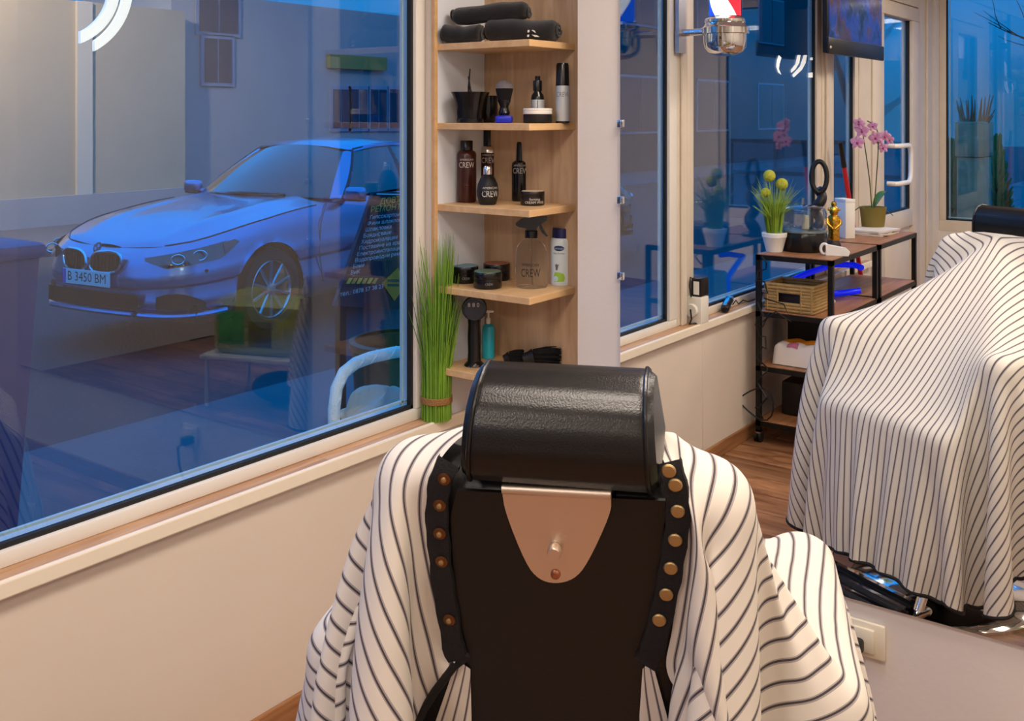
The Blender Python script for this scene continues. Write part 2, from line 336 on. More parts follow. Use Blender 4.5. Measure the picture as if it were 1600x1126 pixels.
# cloth mesh of the cape: grid layout, then x, y, z steps in millimetres vertex by vertex
CAPE_GRID = (36, 48, 31, 24, 500, 21)
CAPE_PIN = 20
CAPE_X = (
-237,9,-10,-13,28,-6,4,1,-5,5,-14,10,-21,13,-25,15,-26,14,-24,12,-20,10,-13,5,-5,0,6,-5,16,-11,25,-14,30,-16,33,-17,34,-17,32,-16,29,-13,23,-10,16,-7,7,-2,-5,3,-14,6,-21,9,
-13,392,10,-21,32,10,11,10,9,5,7,-3,3,-12,2,-18,1,-17,2,-12,3,-7,4,-4,3,-8,3,-13,3,-17,4,-19,4,-18,3,-14,3,-8,1,-3,0,3,-1,8,-3,12,-4,15,-5,17,-6,19,-6,20,-6,19,-462,-15,29,
10,6,1,-3,-8,-9,-12,-12,-11,-8,-5,-1,6,10,14,16,17,17,15,12,9,4,-4,-8,-13,-13,396,-21,42,21,17,8,-6,-15,-17,-11,-5,0,-5,-11,-14,-15,-13,-9,-5,1,4,8,10,12,12,14,13,13,13,-499,
-15,30,14,11,7,2,-2,-6,-10,-11,-12,-11,-10,-5,-1,5,10,14,16,17,17,15,12,8,2,-4,-10,-13,-13,390,-21,42,21,20,11,-2,-14,-17,-13,-4,-1,-5,-11,-15,-15,-13,-8,-2,2,6,9,10,13,12,
14,13,13,12,11,-533,-13,27,15,14,12,8,4,-1,-6,-8,-12,-11,-12,-10,-6,-1,5,9,14,17,17,16,15,12,7,0,-5,-11,-13,-12,383,-20,41,21,21,15,2,-12,-17,-14,-5,-1,-5,-12,-15,-15,-12,
-6,-1,3,8,10,11,13,13,13,13,13,11,10,7,-559,-9,21,13,15,14,13,9,5,0,-4,-8,-11,-12,-12,-10,-6,-2,4,10,14,17,17,16,15,11,6,-1,-8,-12,-12,-8,373,-18,38,22,21,18,7,-9,-17,-14,
-6,-1,-6,-12,-16,-15,-10,-5,1,5,8,11,12,13,13,13,13,12,11,8,6,3,-574,-7,15,11,12,15,14,13,11,6,1,-3,-7,-11,-11,-12,-11,-7,-2,4,10,14,16,18,16,15,10,4,-3,-9,-13,-10,1,358,-14,
33,21,22,20,12,-4,-16,-17,-6,-2,-5,-13,-16,-15,-9,-3,2,7,9,12,12,13,13,14,12,11,10,7,4,2,-2,-579,-8,14,7,10,12,13,15,14,11,7,3,-2,-7,-10,-12,-11,-11,-7,-2,3,10,14,17,17,17,
14,9,2,-5,-11,-14,-2,15,334,-6,22,21,21,22,17,1,-14,-17,-8,-2,-5,-14,-16,-14,-8,-2,4,8,10,13,12,13,13,13,12,11,8,6,3,0,-4,-6,-579,-10,18,6,6,9,11,13,14,14,12,9,4,-1,-6,-9,
-11,-12,-11,-8,-2,4,10,14,17,17,16,14,8,0,-8,-14,-8,10,23,311,10,0,20,21,22,19,10,-11,-18,-10,-1,-6,-14,-16,-14,-6,0,5,9,11,13,12,14,13,12,11,10,7,5,1,-2,-5,-7,-8,-579,-14,
25,8,6,6,8,10,12,14,14,13,9,5,1,-5,-9,-11,-11,-11,-8,-3,4,10,15,17,17,16,13,6,-3,-11,-12,2,22,22,303,23,-29,15,21,22,21,16,-4,-19,-11,-2,-5,-14,-17,-13,-5,2,6,10,12,13,13,
13,12,13,10,9,6,2,0,-3,-7,-7,-9,-6,-585,-15,29,11,9,6,6,7,9,12,13,14,13,11,7,1,-4,-8,-10,-12,-11,-8,-3,5,10,15,17,17,16,12,4,-7,-14,-3,18,23,25,302,-20,-1,-1,20,21,20,21,6,
-17,-14,-2,-5,-14,-17,-12,-4,3,8,11,12,13,13,13,12,12,9,8,4,1,-2,-5,-7,-8,-8,-6,-2,-598,-14,28,14,13,10,7,6,6,9,10,12,14,14,11,8,3,-3,-7,-10,-11,-11,-9,-2,5,11,15,17,17,16,
10,0,-11,-10,13,23,22,304,-22,10,3,21,20,15,23,-12,-16,-3,-4,-14,-17,-12,-3,5,9,11,13,13,13,12,13,10,9,6,3,-1,-4,-5,-9,-7,-7,-5,0,2,-616,-7,18,14,15,13,11,8,6,6,8,9,12,13,
14,12,9,4,-2,-5,-10,-11,-11,-8,-3,6,11,15,18,17,15,7,-5,-11,6,21,23,313,-23,10,7,21,11,12,23,-20,-5,-4,-15,-17,-11,-1,6,9,13,12,13,13,12,12,10,7,4,2,-3,-5,-7,-8,-8,-5,-2,1,
5,9,-634,1,3,9,12,14,14,12,9,7,6,7,9,11,12,14,13,10,4,0,-4,-9,-11,-11,-8,-2,6,12,16,18,17,14,2,-11,0,20,22,322,-22,10,12,13,7,21,15,-17,-8,-14,-18,-11,-1,8,10,12,13,13,13,
11,11,9,6,3,-1,-4,-6,-8,-7,-7,-3,0,4,7,11,12,-645,8,-13,1,5,11,12,14,13,10,8,6,7,8,10,12,13,14,10,7,1,-4,-7,-11,-11,-8,-1,6,14,16,19,16,11,-4,-7,17,23,329,-23,11,10,7,17,22,
1,-13,-16,-18,-11,1,8,11,13,12,13,12,12,9,8,4,1,-2,-5,-7,-8,-7,-5,-1,3,6,10,11,12,12,-645,10,-20,-7,-4,2,7,11,13,13,12,9,7,6,8,9,11,13,13,12,7,3,-2,-7,-10,-11,-8,0,8,15,17,
18,16,4,-8,13,22,336,-22,10,6,12,22,12,-6,-16,-19,-11,1,10,11,13,12,13,11,11,9,6,2,0,-4,-6,-8,-7,-6,-2,1,5,9,11,12,12,10,9,-640,9,-18,-10,-10,-7,-2,2,9,12,13,12,10,8,7,7,9,
10,12,14,12,8,4,-1,-5,-10,-10,-8,1,10,16,17,19,13,-5,8,22,342,-22,10,5,17,20,4,-14,-18,-13,2,11,11,13,12,12,11,10,8,4,1,-3,-5,-7,-7,-6,-4,0,5,8,10,12,11,11,8,8,5,-634,8,-14,
-8,-9,-10,-9,-7,-2,4,9,13,13,11,9,8,7,7,10,12,12,13,9,5,1,-4,-8,-10,-7,2,13,16,18,19,4,2,22,348,-22,10,5,22,14,-6,-19,-13,3,11,12,12,12,11,10,9,7,2,-1,-4,-7,-6,-7,-4,-1,4,
7,9,12,11,10,9,7,6,4,4,-623,10,-19,-7,-5,-7,-9,-10,-9,-7,-1,5,10,13,12,10,9,7,7,9,11,13,12,9,6,3,-2,-7,-10,-5,6,13,17,19,14,1,23,351,-23,11,8,22,6,-17,-14,4,13,11,12,11,11,
9,8,5,0,-2,-6,-6,-7,-4,-2,3,6,9,10,11,11,8,7,6,4,5,5,6,-611,9,-19,-10,-9,-7,-6,-6,-8,-9,-9,-7,-1,6,10,12,12,10,8,7,9,10,11,13,8,5,6,1,-6,-9,-1,9,15,17,20,4,22,354,-22,10,12,
16,-4,-16,6,13,11,12,10,10,9,6,3,-2,-4,-6,-7,-4,-2,2,6,8,11,10,10,7,7,6,6,5,5,7,7,9,-615,2,-6,-7,-8,-10,-9,-8,-6,-6,-7,-9,-9,-7,-1,6,10,13,11,9,8,8,9,11,13,9,3,4,4,-2,-6,4,
12,15,19,15,23,349,-23,13,14,0,-3,8,15,10,11,9,10,7,5,1,-3,-5,-7,-4,-3,2,6,8,10,10,9,7,5,6,7,6,7,6,8,9,9,10,-645,-4,7,2,-1,-4,-7,-9,-9,-8,-7,-5,-7,-7,-9,-8,-2,6,9,13,11,9,
9,8,11,14,10,2,2,3,0,1,11,15,17,24,22,342,-22,12,16,1,15,12,9,10,9,9,6,3,-1,-4,-6,-5,-2,1,6,8,10,9,9,7,6,6,7,6,7,7,8,9,9,10,9,9,-688,-6,11,6,5,4,3,-1,-4,-7,-8,-10,-8,-5,-5,
-6,-7,-9,-3,3,9,13,11,11,9,10,13,12,3,0,1,2,7,19,26,26,22,330,-22,12,18,19,17,11,9,7,8,4,1,-2,-6,-3,-2,1,5,8,10,9,9,7,6,6,7,7,7,8,8,8,9,10,9,8,6,6,-725,-5,10,5,6,5,5,6,5,3,
0,-3,-6,-8,-9,-7,-5,-2,-5,-7,-4,0,6,10,11,13,12,11,12,7,0,1,12,20,30,24,25,313,-21,11,30,23,24,11,4,6,3,0,-3,-2,-1,2,2,7,10,10,8,7,6,7,8,7,7,8,8,9,9,8,8,7,6,4,2,4,-753,-5,
11,5,5,5,5,5,5,5,6,5,4,2,-1,-4,-7,-9,-6,-1,0,-2,-4,-2,3,7,9,12,12,12,14,3,14,26,27,24,25,294,-20,27,27,24,27,12,2,1,0,-1,1,0,3,7,9,9,8,7,7,8,8,8,7,8,8,9,8,8,8,6,4,4,2,4,5,
6,-787,-5,10,5,5,5,5,5,5,5,5,5,5,4,5,5,4,4,0,-5,-5,-2,2,1,0,0,6,9,13,13,13,6,22,20,27,22,23,280,-26,36,26,24,28,14,3,0,0,1,6,7,9,7,6,7,9,9,9,8,8,8,8,8,8,7,7,5,3,4,4,4,6,8,
8,8,-825,-3,6,4,3,4,4,5,5,5,5,5,5,5,4,5,4,5,7,12,10,5,0,-2,1,4,4,4,11,12,16,13,17,22,20,22,20,269,-37,43,24,24,25,18,4,10,9,8,4,4,4,8,9,10,11,10,9,8,8,8,7,7,5,5,3,4,5,6,7,
7,8,8,8,8,-862,-6,11,4,4,2,3,2,4,3,4,4,5,5,4,5,4,5,8,11,14,14,13,12,7,1,1,7,12,13,16,14,21,16,25,17,20,248,-58,58,13,22,27,16,12,6,5,8,11,11,14,13,13,13,14,12,10,6,7,6,5,4,
4,5,6,7,7,7,8,8,8,7,7,7,-905,-6,12,6,5,6,5,5,3,2,3,1,3,3,4,4,4,4,6,15,14,14,13,12,12,13,14,11,16,15,17,17,18,20,21,22,17,225,-81,83,7,9,20,20,14,16,17,15,15,14,14,13,14,13,
13,15,9,3,4,5,5,5,7,7,8,7,8,6,7,5,6,4,3,3,-932,-6,12,6,6,5,6,6,6,5,5,5,3,3,3,2,2,1,3,20,19,23,19,18,16,12,12,16,18,17,18,16,22,18,25,19,17,119,-23,45,32,21,25,17,19,16,17,
16,17,16,16,16,15,17,18,22,10,3,6,6,8,6,7,7,6,5,5,3,2,2,1,0,0,0,-929,-4,8,5,4,5,5,5,5,6,5,6,5,5,5,6,5,4,3,18,21,19,20,20,19,21,20,17,19,16,20,17,21,20,25,21,18,68,-20,49,32,
21,24,19,20,16,19,15,18,16,19,17,21,19,22,22,10,6,8,7,7,6,5,3,3,1,0,-1,0,-1,0,-1,0,0,-897,-2,4,3,2,3,3,3,3,5,4,5,5,7,6,7,7,6,3,17,23,24,22,23,22,22,21,17,20,16,19,18,22,20,
27,18,26,27,37,21,29,19,24,17,20,17,21,17,21,19,21,19,22,20,22,10,6,5,5,3,2,1,0,0,0,0,0,0,0,0,0,1,0,-855,-1,3,2,2,1,2,2,2,2,3,2,4,4,4,6,6,5,3,16,21,23,21,22,21,21,20,19,21,
18,22,20,24,20,28,21,21,23,25,30,20,27,20,24,18,22,18,22,18,21,19,22,19,22,21,10,0,0,0,0,0,0,0,0,0,0,0,0,0,0,-1,0,0,-808,-2,4,2,2,2,2,2,2,2,2,2,2,2,2,0,0,1,2,14,22,22,21,21,
20,21,21,19,21,20,23,20,24,21,23,23,25,23,27,20,26,22,24,19,23,20,22,19,21,19,22,19,22,20,22,9,0,0,0,0,0,0,0,0,0,0,0,0,0,-5,-3,-2,-2,-774,-1,3,1,1,0,0,0,0,0,0,0,0,0,0,0,0,
0,1,13,21,22,21,21,21,21,21,19,22,20,23,20,26,20,24,24,22,25,23,23,22,26,20,24,19,24,19,22,19,22,20,22,20,22,20,8,0,0,0,0,0,0,0,0,0,0,0,0,-1,0,-1,-2,-2,-766,0,-2,-1,-3,-4,
0,0,0,0,0,0,0,0,0,0,0,0,0,11,22,21,21,21,21,21,21,20,21,21,22,22,23,23,26,23,24,22,22,24,25,21,24,22,23,20,22,20,22,20,21,21,21,21,20,7,0,1,1,1,1,1,0,1,0,1,0,0,0,0,-1,-1,0,
-779,3,-5,-3,-2,-1,0,0,0,0,0,0,0,0,0,0,0,0,0,9,20,22,21,21,21,21,22,19,23,20,24,22,24,24,23,23,24,24,21,24,23,24,22,25,20,23,20,23,19,22,20,23,20,22,19,5,0,0,0,0,0,0,0,0,0,
0,0,0,0,0,0,1,0,-779,1,-2,-1,-1,0,-1,0,0,0,0,0,0,0,0,0,0,0,0,6,19,22,21,22,21,21,21,20,23,21,24,23,25,23,24,23,24,23,23,22,23,24,24,23,23,22,22,20,22,21,21,21,22,22,17,4,0,
0,0,0,0,0,0,0,0,0,0,0,-1,-1,-1,0,-1,-779,0,0,-1,0,0,0,0,0,0,0,0,1,-1,1,0,0,1,0,4,18,22,21,22,21,21,22,20,24,21,25,24,23,25,23,23,23,22,24,24,22,24,23,24,22,25,20,23,20,23,
20,22,21,23,15,3,1,0,1,0,0,1,0,1,0,1,0,1,0,0,0,0,0,-803,0,0,1,0,0,1,1,0,1,1,1,1,2,2,1,2,0,1,3,15,22,21,22,21,22,22,21,24,23,25,23,24,23,24,23,24,23,23,24,23,22,24,23,25,23,
23,22,21,21,22,22,22,21,15,1,1,2,2,3,2,2,1,2,1,1,2,1,1,0,1,0,1,-821,-1,1,1,1,0,1,1,1,1,1,1,2,1,2,1,1,0,1,1,14,22,21,22,22,22,22,22,24,24,24,24,23,24,23,24,24,23,23,23,23,24,
22,24,23,25,23,24,21,23,21,22,21,23,11,1,1,2,2,2,2,2,2,1,1,1,1,1,1,1,2,1,1,-809,-1,2,1,1,0,0,0,0,0,0,0,0,0,0,-1,0,0,1,0,11,22,21,22,22,23,23,23,25,23,25,22,25,23,24,23,23,
25,24,22,24,23,23,23,24,24,24,23,23,22,23,22,22,21,10,0,1,0,-1,0,0,0,0,0,0,0,0,1,1,1,2,1,2,-784,0,-1,-1,-1,-1,-2,0,-1,0,-1,0,0,0,0,0,0,1,1,0,8,21,22,23,22,23,24,24,24,24,24,
23,24,23,24,23,24,24,24,23,24,23,23,24,22,25,23,25,23,24,22,23,22,21,7,0,1,0,0,-1,0,0,0,0,0,0,0,0,-3,-2,-1,-1,0,-777,3,-5,-3,-2,-3,-1,-1,0,1,0,1,1,2,1,3,2,1,1,1,5,19,23,23,
23,24,25,24,24,24,24,23,23,24,24,24,24,24,24,24,23,24,23,24,22,25,23,25,23,24,23,24,23,18,6,1,1,2,1,1,1,1,0,0,0,-1,-1,-1,-2,-2,-2,-2,-2,-795,1,-2,-1,-1,1,0,2,2,2,1,2,2,2,2,
1,2,1,0,1,3,18,23,24,24,24,24,25,24,24,23,24,24,23,24,24,24,25,24,24,23,24,23,24,22,25,23,25,24,25,23,25,23,17,4,2,2,4,4,3,3,2,2,1,1,1,0,-1,-1,-2,-2,-3,-3,-816,-1,3,2,3,3,
4,3,1,2,1,0,0,0,0,0,-1,0,0,1,1,15,24,25,25,25,25,24,24,24,23,24,23,24,24,25,24,24,24,25,23,25,23,24,22,25,22,25,24,26,24,25,25,15,2,1,1,1,2,2,4,3,4,3,4,3,3,1,1,1,0,0,-1,-823,
-3,7,3,2,2,0,-3,0,0,0,0,-2,-2,-2,-1,0,0,2,3,2,12,26,26,25,26,24,25,23,24,23,24,24,24,24,24,24,25,24,25,23,25,23,24,22,25,22,25,24,26,24,27,26,13,2,1,-1,-1,0,0,0,0,2,2,3,3,
6,4,4,4,4,3,2,-811,-1,2,0,-1,-2,-3,-3,-4,-4,-5,-5,-3,-4,-2,0,3,6,7,8,3,7,28,29,26,25,24,24,23,24,23,24,23,25,24,25,24,25,24,25,23,25,23,25,22,24,22,25,22,26,25,28,32,8,4,7,
4,1,-3,-3,-4,-3,-3,0,0,0,0,2,3,4,4,6,4,-795,3,-6,-4,-5,-6,-6,-6,-6,-5,-5,-5,-3,0,3,7,9,10,8,5,2,3,32,31,30,21,22,24,23,24,22,25,23,25,24,25,24,25,24,24,24,25,23,25,22,24,22,
24,21,19,30,30,34,7,6,10,11,7,2,-2,-4,-5,-6,-6,-6,-5,-3,-3,-1,0,1,3,4,-790,6,-12,-7,-6,-6,-6,-6,-6,-5,-4,0,5,9,11,12,10,8,3,0,5,13,24,28,30,19,21,23,22,24,23,24,24,24,24,25,
24,25,24,25,24,25,23,24,23,23,22,23,21,21,25,29,24,15,7,7,14,12,12,7,0,-3,-6,-6,-7,-7,-7,-7,-7,-5,-4,-2,0,-800,7,-13,-5,-7,-6,-7,-5,-3,1,5,10,13,13,11,10,5,0,-3,1,10,19,22,
24,24,23,21,23,22,23,23,24,24,25,24,24,24,25,24,25,24,24,24,24,22,24,22,22,21,22,23,24,22,19,9,2,7,12,15,14,12,6,-1,-4,-8,-7,-7,-7,-8,-8,-7,-8,-6,-823,6,-13,-7,-7,-5,-2,2,
6,11,13,13,12,12,7,1,-2,-6,-2,7,16,21,21,22,23,21,21,22,22,23,23,24,24,24,24,25,24,25,24,24,24,24,24,24,23,23,22,22,20,21,23,22,20,21,15,3,-2,5,12,15,16,14,10,4,-2,-6,-8,-8,
-7,-6,-8,-8,-8,-866,7,-14,-4,-2,2,7,11,13,13,13,13,10,3,0,-5,-7,-5,4,14,20,19,21,21,19,22,19,22,23,23,23,24,24,24,24,24,24,25,23,25,24,24,23,24,24,23,22,22,19,22,18,21,20,
18,20,10,-2,-3,4,11,15,15,16,13,9,2,-3,-7,-9,-8,-8,-6,-7,-907,4,-6,3,7,11,13,14,12,14,12,7,0,0,-6,-10,-6,1,11,20,19,17,21,22,12,23,17,23,23,23,23,24,24,24,24,24,24,24,24,24,
24,24,24,24,23,24,22,23,17,24,10,22,20,16,21,17,5,-5,-5,3,10,15,15,15,15,12,7,0,-4,-8,-8,-9,-9,-930,-3,10,10,13,14,13,13,14,11,6,-4,0,-7,-10,-9,-1,9,17,20,17,17,21,22,4,24,
16,24,23,23,24,24,23,24,24,24,24,24,24,24,24,24,24,24,23,23,24,23,17,24,3,21,21,15,18,20,13,2,-7,-5,2,8,15,15,14,16,14,10,5,-2,-5,-8,-9,-943,-11,24,14,14,12,14,13,12,5,-2,
-5,-9,-13,-9,-4,7,15,20,18,14,20,21,19,-2,23,18,24,23,23,24,24,23,24,24,24,24,24,24,24,24,24,23,24,24,23,24,23,19,23,-2,18,22,17,13,19,19,9,-2,-8,-5,2,6,15,15,14,16,15,13,
7,2,-2,-6,-947,-14,28,13,13,14,14,10,5,-3,-7,-11,-12,-12,-5,4,14,19,19,13,16,21,21,14,-5,21,21,23,23,23,24,24,24,24,24,23,24,24,24,24,24,24,23,24,24,23,24,23,21,21,-4,12,22,
20,12,15,21,16,5,-5,-10,-6,0,8,15,15,14,15,17,14,10,5,0,-942,-14,27,13,15,13,9,4,-3,-9,-12,-14,-12,-6,2,11,18,20,15,11,19,21,21,6,-5,19,23,22,24,23,24,24,24,23,24,24,24,24,
24,24,24,24,23,24,24,24,23,23,23,19,-3,5,20,21,14,12,18,20,13,1,-8,-11,-6,0,8,15,16,14,15,16,15,13,6,-927,-13,26,15,12,9,3,-5,-9,-14,-13,-13,-8,0,9,17,20,17,10,14,21,21,16,
2,-3,16,24,22,24,23,24,24,24,24,24,23,24,24,24,24,23,24,24,24,24,24,24,23,23,16,0,1,15,21,18,9,14,20,19,9,-2,-10,-11,-8,1,8,15,16,15,14,16,17,10,-885,-14,26,7,2,-5,-11,-13,
-15,-13,-9,-2,8,15,19,19,11,9,19,21,21,6,1,2,14,20,24,24,24,24,24,24,24,23,24,24,24,23,25,23,24,24,24,24,24,25,24,22,13,5,0,5,21,20,12,9,17,20,16,6,-5,-12,-11,-8,1,9,15,16,
16,13,16,-841,-12,18,1,-6,-11,-14,-15,-14,-10,-3,6,12,19,19,15,9,12,20,21,18,0,0,4,13,20,24,25,23,25,23,24,24,24,23,24,24,23,24,24,24,23,24,25,24,24,24,22,13,6,0,0,16,22,16,
8,12,19,20,13,1,-7,-13,-11,-7,1,9,15,17,15,15,-817,-6,5,-6,-12,-14,-16,-14,-10,-5,4,11,18,20,16,11,8,16,21,21,10,-2,1,5,13,21,23,24,24,24,23,24,24,23,24,23,24,23,24,23,24,
23,24,24,24,24,23,22,14,7,0,-2,11,21,19,10,9,15,20,18,9,-1,-9,-14,-12,-6,1,10,15,17,16,-801,1,-8,-12,-15,-16,-14,-12,-5,2,10,16,19,19,12,8,11,19,20,19,6,-4,-1,6,14,23,23,23,
24,23,24,23,24,22,24,23,23,23,24,23,23,24,24,23,23,24,23,23,16,7,-1,-3,6,18,21,14,8,10,18,20,16,6,-4,-11,-14,-12,-6,2,10,15,17,-791,7,-18,-16,-16,-15,-12,-6,0,8,15,19,20,15,
8,8,14,21,20,14,2,-5,-2,7,17,23,22,24,23,24,22,23,24,21,24,23,23,22,24,23,22,24,24,23,23,23,23,23,19,7,-1,-4,2,14,21,18,9,7,14,19,20,13,3,-6,-13,-14,-12,-6,3,10,16,-785,10,
-25,-17,-15,-13,-7,-1,6,14,18,20,17,10,6,11,18,21,18,9,-1,-6,-2,9,19,23,22,23,23,24,22,23,24,20,23,23,22,23,24,21,23,23,24,23,22,22,23,24,20,11,-1,-6,-2,10,19,21,13,6,9,17,
20,18,10,0,-8,-14,-15,-11,-5,2,13,-801,16,-32,-14,-8,-2,5,12,17,20,18,13,7,6,15,20,21,14,5,-5,-7,0,11,22,22,22,22,23,24,22,22,24,19,24,21,23,22,24,21,22,24,23,23,22,21,23,
22,23,13,1,-6,-5,4,17,21,17,9,5,12,19,20,16,7,-2,-10,-15,-14,-11,-5,-801,16,-30,-10,-3,4,11,16,19,19,15,9,5,10,17,21,19,10,1,-7,-7,1,15,23,21,23,20,23,24,22,22,24,17,24,21,
23,21,24,20,23,23,24,22,22,20,23,21,23,17,4,-7,-7,1,11,20,20,13,5,7,15,20,20,13,5,-5,-12,-15,-14,-10,-819,15,-26,-4,2,10,14,19,20,17,11,4,6,14,21,20,15,6,-3,-9,-6,5,18,23,
20,23,19,23,24,22,21,24,17,23,21,23,21,23,20,23,22,24,22,23,18,22,21,23,20,7,-6,-8,-4,7,17,22,16,8,4,11,17,21,17,11,2,-7,-12,-16,-13,-847,9,-6,8,13,18,20,19,13,6,3,10,18,21,
19,11,1,-6,-10,-4,8,22,21,21,21,19,24,23,23,20,24,15,23,21,23,20,24,18,24,21,24,21,24,18,19,23,21,23,10,-3,-9,-7,2,13,21,20,12,4,6,13,19,20,16,8,0,-8,-15,-866,-6,18,17,19,
20,15,9,2,6,14,20,21,16,6,-2,-9,-10,-2,13,24,18,23,18,20,24,23,23,20,23,14,23,21,24,18,24,18,23,20,24,22,24,18,17,23,20,24,15,0,-9,-10,-2,8,19,21,16,7,3,9,16,20,20,13,6,-4,
-881,-8,23,20,20,16,12,4,2,10,18,21,19,12,2,-6,-11,-9,3,17,23,18,23,16,21,24,21,24,19,24,13,22,21,24,17,24,17,24,19,24,22,24,18,15,23,20,22,20,4,-8,-11,-6,4,14,21,20,11,4,
4,12,18,21,18,11,0,-856,-17,37,18,13,7,1,6,14,21,20,16,8,-2,-9,-12,-6,7,21,21,18,22,15,22,23,21,24,19,24,12,21,21,24,16,24,17,24,18,24,21,24,20,15,19,22,20,22,9,-5,-12,-9,
-1,10,19,21,16,7,2,7,14,20,21,14,-817,-19,35,9,3,1,10,18,21,19,12,4,-6,-11,-12,-3,12,23,18,20,20,15,22,24,20,24,19,24,11,20,22,23,15,24,16,24,17,24,22,24,21,14,16,23,18,24,
14,-2,-11,-12,-5,5,16,21,20,11,2,4,10,17,20,-768,-13,18,1,5,14,21,21,16,8,-1,-9,-13,-10,1,18,22,15,23,16,16,23,24,19,24,18,24,11,19,23,20,16,24,16,24,16,24,23,22,22,14,13,
24,18,22,19,3,-10,-13,-8,0,11,20,21,16,6,1,6,15,-734,-2,5,9,18,22,19,12,4,-5,-11,-14,-7,7,20,21,15,24,13,16,24,24,18,24,18,24,10,18,24,16,18,24,15,24,15,24,24,21,23,14,12,
22,19,20,22,8,-6,-14,-11,-4,6,17,21,20,9,3,4,-709,-5,18,21,21,16,9,-1,-8,-13,-13,-3,12,23,16,18,23,10,18,24,23,18,24,18,24,9,18,23,14,18,24,15,24,15,24,23,21,23,16,12,17,22,
17,23,14,-3,-12,-13,-8,2,12,20,21,14,6,-659,-21,40,13,4,-4,-11,-14,-11,1,17,23,14,21,19,10,19,24,23,18,23,18,24,8,17,24,11,19,24,14,24,15,23,24,20,23,18,12,12,24,16,22,18,
3,-10,-14,-11,-3,8,17,21,-602,-18,27,0,-8,-13,-14,-7,6,21,21,13,22,18,8,20,24,23,17,24,16,24,8,16,24,9,20,24,14,23,14,24,24,19,23,18,9,13,23,17,21,21,8,-7,-14,-13,-7,4,14,
-578,10,-23,-13,-3,11,23,19,14,23,16,7,20,24,23,16,24,16,24,7,16,23,9,18,24,14,24,13,23,24,18,24,19,8,11,22,20,18,23,12,-3,-12,-13,-548,-16,34,23,13,8,21,23,23,15,24,15,24,
7,15,24,8,16,24,14,24,14,22,23,18,24,20,7,9,21,22)
